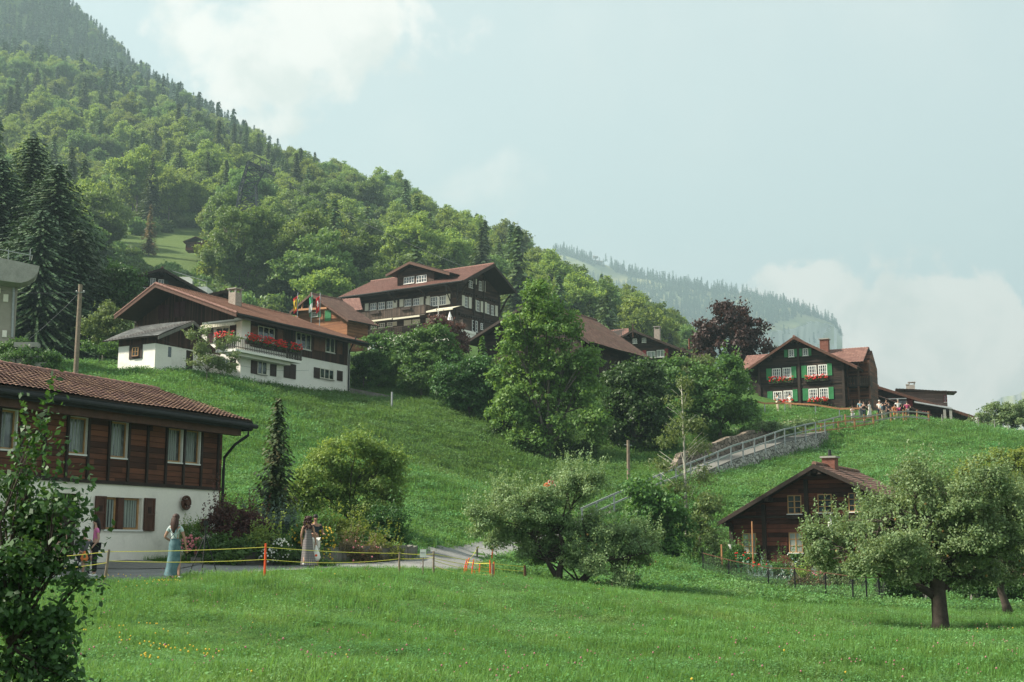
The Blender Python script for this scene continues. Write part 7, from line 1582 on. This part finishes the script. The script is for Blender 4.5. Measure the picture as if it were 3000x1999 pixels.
x, y = strew(450, 55, 118, 1.0); z = gz(x, y)
for a, b, c in zip(x, y, z):
    if patch(a, b) > .1: rows_.append((a, b, c, 0, random.uniform(.8, 1.4), random.choice([1, 1, 2]), 0))
scatter('wildflowers', 'scattered pink, white and yellow meadow flowers in the grass', rows_, [fl('clover_pink', .011), fl('petal_white', .009), fl('petal_yellow', .012), fl('clover_pink', .009, 3)], 'flowers')
# ------------------------------------------------------------------ people
m_plain('skin_light', (.45, .27, .20), .55, .08, 6); m_plain('skin_tan', (.34, .19, .13), .55, .08, 6)
for nm, c in (('hair_black', (.012, .010, .010)), ('hair_brown', (.045, .020, .014)), ('hair_curly', (.040, .014, .012)), ('hair_grey', (.25, .23, .21)), ('cloth_pink', (.62, .17, .36)), ('cloth_trouser_black', (.010, .010, .012)),
              ('cloth_pale', (.42, .50, .50)), ('cloth_navy', (.020, .030, .042)), ('cloth_beige', (.48, .40, .30)), ('cloth_lightblue', (.25, .42, .48)), ('cloth_orange', (.65, .20, .06)), ('cloth_magenta', (.38, .05, .13)), ('cloth_purple', (.07, .02, .10)), ('cloth_bright_red', (.75, .02, .01)),
              ('cloth_offwhite', (.62, .60, .56)), ('cloth_grey', (.12, .12, .13)), ('shoe_white', (.65, .64, .62)), ('shoe_dark', (.03, .03, .035)), ('sock_maroon', (.10, .01, .015))):
    m_plain(nm, c, .85 if 'hair' not in nm else .6, .18, 7)
m, g = newmat('cloth_denim'); tc = g.n('ShaderNodeTexCoord').outputs['Object']; n = g.noise(tc, 6, 5, .65); finish(g, g.mix(g.mapr(n, .3, .7), (.045, .10, .12, 1), (.105, .185, .205, 1)), .9, g.noise(tc, 60, 2), .3, .004)
m, g = newmat('cloth_striped'); tc = g.n('ShaderNodeTexCoord').outputs['Object']; s_ = g.n('ShaderNodeSeparateXYZ'); g.set(s_, 0, tc)
ang = g.math('ARCTAN2', s_.outputs[1], s_.outputs[0]); f = g.math('FRACT', g.math('MULTIPLY', ang, 4.2)); zz = g.math('FRACT', g.math('MULTIPLY', s_.outputs[2], 18.0))
finish(g, g.mix(g.mapr(f, .42, .5), (.075, .10, .10, 1), g.mix(g.mapr(zz, .45, .55), (.30, .24, .23, 1), (.16, .12, .125, 1))), .9)
def skinmesh(name, J, Ed, mat, par, sub=1, root=0):
    me = bpy.data.meshes.new(name); me.from_pydata([tuple(j[0]) for j in J], Ed, []); o = bpy.data.objects.new(name, me); COL.objects.link(o)
    md = o.modifiers.new('s', 'SKIN'); md.use_smooth_shade = True; md.branch_smoothing = .6
    if not me.skin_vertices: raise RuntimeError('no skin layer')
    for i, j in enumerate(J):
        r_ = j[1]; me.skin_vertices[0].data[i].radius = r_ if isinstance(r_, tuple) else (r_, r_); me.skin_vertices[0].data[i].use_root = (i == root)
    sd = o.modifiers.new('d', 'SUBSURF'); sd.levels = sub; sd.render_levels = sub
    dg = bpy.context.evaluated_depsgraph_get(); dg.update(); out = bpy.data.meshes.new_from_object(o.evaluated_get(dg)); bpy.data.objects.remove(o); out.name = name; out.materials.clear()
    return link(name, out, mat, par)
def loft(par, name, rings, mat, seg=20, folds=0, amp=0.0):
    """rings (x,y,z,rx,ry)"""
    V = []; F = []
    for i, (x, y, z, rx, ry) in enumerate(rings):
        f = i / (len(rings) - 1)
        for k in range(seg): a = 6.28318 * k / seg; q = 1 + amp * f * math.sin(folds * a + i * .35); V.append((x + rx * q * math.cos(a), y + ry * q * math.sin(a), z + (.008 * math.sin(a * 3) if i == len(rings) - 1 else 0)))
        if i:
            for k in range(seg): k2 = (k + 1) % seg; F.append(((i - 1) * seg + k, (i - 1) * seg + k2, i * seg + k2, i * seg + k))
    return MB().add(V, F).build(name, mat, par, smooth=True)
def person(label, base, H=1.7, yaw=0.0, skin='skin_light', top='cloth_pale', sleeve=.55, bottom=('trousers', 'cloth_trouser_black'), hair=('short', 'hair_black'), shoes='shoe_white', arms=None, legs=None, seat=False, fingers=False, lean=0.0, group=None, female=False, head=(0, 0), extra=None):
    """local frame: faces -Y, z up. arms = ((elbow),(wrist)) for each side (-x, +x)"""
    t = thing('person', label, 'person', base, yaw, group); s = H / 1.7; sh = .155 if female else .18
    pz = .93 if not seat else .16
    def Pt(x, y, z): return Vector((x, y, z)) * s
    c = lean; P = [(Pt(0, 0, pz), .118 * s), (Pt(0, -c * .25, pz + .20), ((.10 if female else .12) * s, .095 * s)), (Pt(0, -c * .6, pz + .37), ((.125 if female else .15) * s, .11 * s)), (Pt(0, -c, pz + .52), .062 * s),
                   (Pt(0, -c - .01, pz + .58), .047 * s), (Pt(head[0] * .5, -c - .02 + head[1] * .5, pz + .64), .066 * s), (Pt(head[0], -c - .03 + head[1], pz + .71), .082 * s), (Pt(head[0], -c - .02 + head[1], pz + .765), .052 * s), (Pt(head[0], -c - .115 + head[1], pz + .675), .012 * s)]
    E = [(0, 1), (1, 2), (2, 3), (3, 4), (4, 5), (5, 6), (6, 7), (5, 8)]
    arms = arms or (((-.27, .02, pz + .18), (-.27, -.06, pz - .06)), ((.27, .02, pz + .18), (.27, -.06, pz - .06)))
    shl = []; armpts = []
    for si, (el, wr) in zip((-1, 1), arms):
        i0 = len(P); S0 = Pt(si * sh, -c * .9, pz + .475); P += [(S0, .052 * s), (Pt(*el), .038 * s), (Pt(*wr), .025 * s)]; E += [(2, i0), (i0, i0 + 1), (i0 + 1, i0 + 2)]
        d = (Pt(*wr) - Pt(*el)).normalized(); palm = Pt(*wr) + d * .055 * s; P.append((palm, (.034 * s, .02 * s))); E.append((i0 + 2, i0 + 3)); sd = d.cross(Vector((0, 1, .2))).normalized()
        if fingers:
            for k in range(4):
                off = sd * (k - 1.5) * .019 * s; a = palm + off + d * .045 * s; b = a + d * (.03 + .008 * (1.5 - abs(k - 1.5))) * s + Vector((0, -.014, 0)) * s; j = len(P); P += [(a, .0095 * s), (b, .008 * s)]; E += [(i0 + 3, j), (j, j + 1)]
            j = len(P); a = palm + sd * -.04 * s * si + Vector((0, -.02, 0)) * s; P += [(a, .011 * s), (a + d * .035 * s, .009 * s)]; E += [(i0 + 3, j), (j, j + 1)]
        else:
            j = len(P); P.append((palm + d * .05 * s, .02 * s)); E.append((i0 + 3, j))
        shl.append(S0); armpts.append((S0, Pt(*el), Pt(*wr), palm))
    if legs is None:
        legs = (((-.10, -.42, .22 + .16), (-.12, -.62, .08)), ((.10, -.42, .38), (.12, -.62, .08))) if seat else (((-.095, -.01, .49), (-.10, .02, .085)), ((.095, -.01, .49), (.10, .02, .085)))
    lg = []
    for si, (kn, an) in zip((-1, 1), legs):
        i0 = len(P); hp = Pt(si * .088, 0, pz - .03); P += [(hp, .088 * s), (Pt(*kn), .056 * s), ((Pt(*kn) + Pt(*an)) / 2 + Vector((0, .015, 0)), .05 * s), (Pt(*an), .034 * s), (Pt(*an) + Pt(si * .01, -.13, -.05), .03 * s)]; E += [(0, i0), (i0, i0 + 1), (i0 + 1, i0 + 2), (i0 + 2, i0 + 3), (i0 + 3, i0 + 4)]; lg.append((hp, Pt(*kn), Pt(*an)))
    skinmesh('body', P, E, skin, t, 2 if fingers else 1)
    hc = P[6][0]
    if top:
        T = [(Pt(0, 0, pz + .03), .128 * s), (Pt(0, -c * .25, pz + .20), ((.112 if female else .132) * s, .108 * s)), (Pt(0, -c * .6, pz + .37), ((.142 if female else .162) * s, .128 * s)), (Pt(0, -c * .97, pz + .50), .072 * s)]; TE = [(0, 1), (1, 2), (2, 3)]
        for (S0, el, wr, _) in armpts:
            j = len(T); T.append((S0, .064 * s)); TE.append((2, j))
            if sleeve > 0:
                q = S0.lerp(el, min(1, sleeve)); T.append((q, .054 * s)); TE.append((j, j + 1))
                if sleeve > 1: T.append((el.lerp(wr, sleeve - 1), .04 * s)); TE.append((j + 1, j + 2))
        skinmesh('shirt', T, TE, top, t, 1)
    kind, bm = bottom
    if kind in ('trousers', 'shorts'):
        T = [(Pt(0, 0, pz + .02), .134 * s)]; TE = []
        for hp, kn, an in lg:
            j = len(T); T += [(hp, .103 * s), (hp.lerp(kn, .95 if kind == 'shorts' else 1), .078 * s)]; TE += [(0, j), (j, j + 1)]
            if kind == 'trousers': T.append((kn.lerp(an, .93), .062 * s)); TE.append((j + 1, j + 2))
        skinmesh(kind, T, TE, bm, t, 1)
    elif kind == 'skirt':
        loft(t, 'skirt', [(0, 0, (pz + .16) * s, .118 * s, .10 * s), (0, 0, (pz + .02) * s, .158 * s, .135 * s), (0, 0, .62 * s, .175 * s, .155 * s), (.01, .01, .36 * s, .19 * s, .17 * s), (.03, .02, .13 * s, .225 * s, .20 * s)], bm, 28, 5, .05)
        mb = MB()
        for a, b in ((-.09, .07), (.09, -.07)): mb.bar(Pt(a, .112, pz + .17), Pt(b, .125, pz + .34), .028 * s, .008); mb.bar(Pt(b, .125, pz + .34), Pt(b * 1.3, .03, pz + .53), .028 * s, .008)
        mb.build('straps', bm, t)
    elif kind == 'dress':
        loft(t, 'dress', [(0, 0, (pz + .40) * s, .135 * s, .105 * s), (0, 0, (pz + .26) * s, .112 * s, .095 * s), (0, 0, (pz + .02) * s, .152 * s, .13 * s), (0, .01, .60 * s, .18 * s, .165 * s), (-.02, .02, .33 * s, .215 * s, .20 * s), (-.05, .04, .12 * s, .26 * s, .23 * s)], bm, 32, 6, .09)
    hk, hm = hair
    if hk == 'short':
        MB().ball((hc.x, hc.y + .018 * s, hc.z + .028 * s), (.088 * s, .092 * s, .085 * s), 12, 8).build('hair', hm, t, smooth=True)
    elif hk == 'cap':
        MB().ball((hc.x, hc.y + .01 * s, hc.z + .04 * s), (.092 * s, .1 * s, .07 * s), 12, 8).tube([(hc.x, hc.y - .08 * s, hc.z + .04 * s), (hc.x, hc.y - .15 * s, hc.z + .03 * s)], [.07 * s, .05 * s], 8).build('cap', hm, t, smooth=True)
    elif hk == 'long':
        mb = MB(); mb.ball((hc.x, hc.y + .02 * s, hc.z + .02 * s), (.095 * s, .10 * s, .095 * s), 14, 9); h_ = mb.build('hair', hm, t, smooth=True)
        x, y = hc.x, hc.y + .05 * s
        loft(h_, 'hair_length', [(x, y, hc.z + .06 * s, .07 * s, .05 * s), (x, y + .02, hc.z - .04 * s, .10 * s, .065 * s), (x, y + .045, hc.z - .17 * s, .115 * s, .055 * s), (x, y + .06, hc.z - .28 * s, .085 * s, .045 * s), (x + .01, y + .055, hc.z - .40 * s, .03 * s, .02 * s)], hm, 16, 4, .12)
    elif hk == 'curly':
        mb = MB(); random.seed(5)
        for i in range(90):
            f = random.random(); a = random.uniform(0, 6.28); w_ = .09 + .045 * math.sin(f * 3.0); mb.ball((hc.x + math.cos(a) * w_ * s, hc.y + (.03 + math.sin(a) * .6 * w_ + .04 * f) * s, hc.z + (.08 - .42 * f) * s), random.uniform(.025, .045) * s, 6, 4)
        mb.ball((hc.x, hc.y + .03 * s, hc.z + .01), (.1 * s, .09 * s, .11 * s), 10, 7); mb.build('hair', hm, t, smooth=True)
    for si, (hp, kn, an) in zip((-1, 1), lg):
        mb = MB(); d = -1; mb.ball((an.x + si * .008, an.y - .055 * s, an.z - .042 * s), (.044 * s, .125 * s, .042 * s), 10, 6); mb.build('shoe', shoes, t, smooth=True)
    if fingers:
        mb = MB(); [mb.ball((hc.x + q * .033 * s, hc.y - .082 * s, hc.z + .005 * s), .010 * s, 6, 4) for q in (-1, 1)]; mb.build('eyes', 'hair_black', t); MB().ball((hc.x, hc.y - .075 * s, hc.z - .065 * s), (.022 * s, .012 * s, .006 * s), 8, 5).build('lips', 'cloth_pink', t)
    if extra: extra(t, s, armpts, hc)
    return t
PG = gpx
# woman in pink, seen from her right side, face to the left
def ponytail(t, s, ap, hc): loft([c for c in t.children if c.name.startswith('hair')][0], 'ponytail', [(hc.x, hc.y + .08 * s, hc.z + .03, .03, .03), (hc.x + .0, hc.y + .10 * s, hc.z - .12 * s, .045 * s, .04 * s), (hc.x + .02, hc.y + .06 * s, hc.z - .28 * s, .04 * s, .04 * s), (hc.x + .02, hc.y + .02 * s, hc.z - .42 * s, .015, .015)], 'hair_black', 12, 3, .15)
person('person with black ponytail in pink top and black trousers standing behind the rope', PG(276, 37.8), 1.66, R(-62), top='cloth_pink', sleeve=.5, bottom=('trousers', 'cloth_trouser_black'), hair=('long', 'hair_black'), fingers=True, female=True,
       arms=(((-.24, .05, 1.10), (-.22, -.05, .86)), ((.24, .04, 1.10), (.20, -.12, .88))), legs=(((-.10, .0, .49), (-.11, .03, .085)), ((.09, -.04, .49), (.10, -.03, .085))), extra=ponytail)
person('person walking away in pale tee and long denim pinafore dress', PG(508, 33.9), 1.67, R(168), top='cloth_pale', sleeve=.55, bottom=('skirt', 'cloth_denim'), hair=('long', 'hair_brown'), fingers=True, female=True,
       arms=(((-.26, -.02, 1.10), (-.30, -.06, .84)), ((.27, .06, 1.13), (.16, -.10, 1.02))), legs=(((-.12, -.03, .49), (-.22, .14, .12)), ((.08, .0, .49), (.12, -.04, .085))), skin='skin_tan')
def bag(t, s, ap, hc):
    w_ = ap[0][3]; bt = thing('plastic_bag', 'white carrier bag with orange and green print held by the woman in the striped dress', 'bag', t.matrix_basis @ (w_ + Vector((0, 0, -.02))))
    loft(bt, 'bag', [(0, 0, 0, .015, .015), (0, 0, -.10, .04, .03), (0, 0, -.26, .12, .07), (.0, 0, -.42, .15, .09), (0, 0, -.50, .10, .06), (0, 0, -.52, .01, .01)], 'paint_white', 16, 5, .06)
    MB().ball((.02, -.085, -.34), (.045, .012, .04), 8, 5).build('print', 'plastic_orange', bt); MB().ball((-.05, -.085, -.45), (.05, .012, .025), 8, 5).build('print', 'cloth_green', bt)
bpy.context.view_layer.update()
person('person with curly dark hair in long striped strapless dress walking away with a bag', PG(900, 42.0), 1.64, R(190), top=None, bottom=('dress', 'cloth_striped'), hair=('curly', 'hair_curly'), fingers=True, female=True, skin='skin_tan',
       arms=(((-.22, .0, 1.10), (-.27, -.08, .86)), ((.22, .02, 1.10), (.20, -.05, .86))), legs=(((-.09, -.05, .49), (-.09, -.06, .085)), ((.09, .0, .50), (.12, .22, .20))), extra=bag)
person('person in dark navy tee and white shorts holding a stick beside the striped dress', PG(921, 42.7), 1.69, R(15), top='cloth_navy', sleeve=.6, bottom=('shorts', 'cloth_offwhite'), hair=('short', 'hair_black'), shoes='shoe_dark', fingers=True, skin='skin_tan',
       arms=(((-.25, .0, 1.12), (-.05, -.24, 1.10)), ((.26, .02, 1.12), (.27, -.20, 1.10))))
person('person in light shirt and beige shorts half hidden behind the foreground leaves', PG(165, 37.5), 1.72, R(160), top='cloth_beige', bottom=('shorts', 'cloth_beige'), hair=('short', 'hair_black'))
person('person in white top and dark cap behind the leftmost leaves', PG(82, 37), 1.72, R(190), top='paint_white', bottom=('shorts', 'cloth_beige'), hair=('cap', 'hair_black'), shoes='shoe_dark')
st = GP(PG(228, 38.2).x, 38.6)
t = thing('folding_stool', 'small dark folding stool under the seated person by the leaves', 'stool', st); MB().box((-.2, -.2, .40), (.2, .2, .44)).build('seat', 'cloth_grey', t)
for a in (-1, 1): MB().bar((a * .17, -.18, 0), (a * .17, .18, .41), .025, .025).build('leg', 'metal_dark', t); MB().bar((a * .14, .18, 0), (a * .14, -.18, .41), .025, .025).build('leg', 'metal_dark', t)
person('person in black jacket and dark shorts seated with maroon socks behind the leaves', st + Vector((0, 0, .36)), 1.74, R(35), top='cloth_grey', sleeve=1.7, bottom=('shorts', 'cloth_navy'), hair=('short', 'hair_grey'), seat=True, shoes='shoe_white', legs=(((-.12, -.44, .16), (-.13, -.46, -.27)), ((.12, -.44, .16), (.15, -.50, -.27))), arms=(((-.27, -.05, .38), (-.12, -.32, .28)), ((.27, -.05, .38), (.12, -.34, .28))))
q = PG(246, 37.6); t = thing('carrier_bag', 'clear and orange carrier bag on the lap of the seated person', 'bag', q + Vector((0, -.05, .50))); loft(t, 'bag', [(0, 0, .26, .02, .02), (0, 0, .2, .06, .05), (0, 0, .05, .12, .1), (0, 0, -.02, .08, .07)], 'cloth_orange', 14, 4, .05)
# dog beside the seated person
dg_ = PG(258, 38.4); t = thing('dog', 'small white dog standing beside the woman in pink', 'dog', dg_, R(60))
skinmesh('body', [(Vector((0, .22, .34)), .085), (Vector((0, .05, .33)), .08), (Vector((0, -.16, .35)), .10), (Vector((0, -.27, .44)), .06), (Vector((0, -.33, .52)), .065), (Vector((0, -.43, .49)), .03), (Vector((-.06, -.17, .20)), .035), (Vector((-.06, -.18, .03)), .022), (Vector((.06, -.17, .20)), .035), (Vector((.06, -.18, .03)), .022), (Vector((-.06, .20, .24)), .045), (Vector((-.06, .29, .14)), .025), (Vector((-.06, .25, .02)), .022), (Vector((.06, .20, .24)), .045), (Vector((.06, .29, .14)), .025), (Vector((.06, .25, .02)), .022), (Vector((0, .34, .44)), .02), (Vector((-.045, -.31, .60)), .018), (Vector((.045, -.31, .60)), .018)],
         [(0, 1), (1, 2), (2, 3), (3, 4), (4, 5), (2, 6), (6, 7), (2, 8), (8, 9), (0, 10), (10, 11), (11, 12), (0, 13), (13, 14), (14, 15), (0, 16), (4, 17), (4, 18)], 'paint_white', t, 2)
# tripod by the denim dress
tb = PG(597, 35.2); t = thing('tripod', 'black camera tripod with its legs spread beside the phlox', 'tripod', tb); hh = 1.42
for a, b in ((-.42, -.12), (.02, -.35), (.38, .05)): MB().tube([(a, b, -.02), (a * .5, b * .5, hh * .42), (0, 0, hh * .8)], [.014, .018, .022], 6).build('leg', 'metal_dark', t)
MB().tube([(0, 0, hh * .55), (0, 0, hh)], .018, 7).build('centre_column', 'metal_dark', t); MB().box((-.05, -.05, hh), (.05, .05, hh + .12)).build('head', 'metal_dark', t)
# hilltop crowd
def back(col):
    def f(t, s, ap, hc): MB().box((-.15, .1, 1.02), (.15, .27, 1.42)).build('backpack', col, t)
    return f
akim = (((-.34, .04, 1.16), (-.17, -.06, 1.02)), ((.34, .04, 1.16), (.17, -.06, 1.02)))
hold = (((-.26, -.08, 1.14), (-.08, -.30, 1.30)), ((.26, -.08, 1.14), (.08, -.30, 1.30)))
HILL = [(2499, 118.8, 1.60, 10, 'cloth_offwhite', ('shorts', 'cloth_offwhite'), ('long', 'hair_brown'), hold, 'in white blouse and skirt, leftmost of the hilltop crowd', None, 'skin_tan'),
        (2532, 119.2, 1.78, -10, 'cloth_trouser_black', ('trousers', 'cloth_navy'), ('short', 'hair_black'), hold, 'all in black holding a phone on the hilltop', None, 'skin_light'),
        (2549, 119.4, 1.66, 40, 'cloth_offwhite', ('dress', 'cloth_offwhite'), ('long', 'hair_brown'), None, 'in long white dress right of the one in black', None, 'skin_light'),
        (2521, 121.0, 1.60, 0, 'cloth_lightblue', ('trousers', 'cloth_grey'), ('short', 'hair_brown'), None, 'in light blue half hidden behind the one in black', None, 'skin_light'),
        (2578, 119.6, 1.80, 150, 'cloth_offwhite', ('trousers', 'cloth_navy'), ('cap', 'cloth_offwhite'), hold, 'in white cap and pale shirt on the hilltop', None, 'skin_light'),
        (2588, 118.9, 1.70, 195, 'cloth_lightblue', ('shorts', 'cloth_beige'), ('short', 'hair_black'), None, 'with blue grey backpack seen from behind on the hilltop', 'cloth_navy', 'skin_light'),
        (2598, 120.2, 1.72, 20, 'cloth_navy', ('trousers', 'cloth_grey'), ('short', 'hair_black'), hold, 'in navy with raised hands behind the backpack wearer', None, 'skin_tan'),
        (2606, 119.4, 1.62, -20, 'cloth_trouser_black', ('trousers', 'cloth_trouser_black'), ('long', 'hair_black'), None, 'with long black hair and black clothes in the middle of the crowd', None, 'skin_light'),
        (2622, 119.2, 1.40, 15, 'cloth_orange', ('shorts', 'cloth_orange'), ('short', 'hair_brown'), None, 'short and all in orange on the hilltop', None, 'skin_light'),
        (2633, 119.8, 1.84, 0, 'paint_white', ('shorts', 'cloth_magenta'), ('short', 'hair_grey'), akim, 'in white tee with hands on hips on the hilltop', None, 'skin_light'),
        (2659, 119.6, 1.70, 170, 'cloth_magenta', ('shorts', 'cloth_grey'), ('short', 'hair_brown'), akim, 'in magenta top with hand on hip, rightmost of the crowd', None, 'skin_light'),
        (2279, 124.0, 1.70, -70, 'cloth_lightblue', ('trousers', 'cloth_beige'), ('short', 'hair_black'), hold, 'in light blue walking under the green shutters', None, 'skin_light'),
        (2315, 124.0, 1.66, 150, 'paint_white', ('shorts', 'cloth_beige'), ('short', 'hair_brown'), hold, 'in white by the flower box of the green shutter chalet', None, 'skin_light')]
for px, Y, H_, yw2, tp_, bt_, hr_, ar_, lb, bp_, sk in HILL:
    person('person ' + lb, PG(px, Y) + Vector((0, 0, .05)), H_, R(yw2), sk, tp_, .6, bt_, hr_, arms=ar_, extra=back(bp_) if bp_ else None, group='people on the hilltop', female=hr_[0] == 'long')
q = PG(1614, 86.5); person('person in bright red top and dark hair sitting on the grassy slope', q + Vector((0, 0, .02)), 1.66, R(25), 'skin_light', 'cloth_bright_red', .1, ('shorts', 'cloth_lightblue'), ('short', 'hair_black'), seat=True, arms=(((-.25, -.1, .38), (-.08, -.36, .36)), ((.25, -.1, .38), (.08, -.36, .36))))
q2 = PG(1641, 86.3); person('person in purple tee sitting on the slope right of the one in red', q2 + Vector((0, 0, .02)), 1.70, R(35), 'skin_light', 'cloth_purple', .5, ('shorts', 'cloth_navy'), ('short', 'hair_brown'), seat=True, arms=(((-.25, -.1, .38), (-.08, -.40, .40)), ((.25, -.1, .38), (.1, -.40, .40))))
q3 = PG(1601, 86.6); t = thing('rucksack', 'bright red rucksack lying on the slope beside the person in red', 'rucksack', q3 + Vector((0, 0, .02))); MB().ball((0, 0, .24), (.2, .16, .25), 12, 8).build('bag', 'cloth_bright_red', t, smooth=True); MB().tube([(-.08, -.16, .1), (-.1, -.2, .28), (-.06, -.13, .42)], .02, 5).build('strap', 'cloth_grey', t)
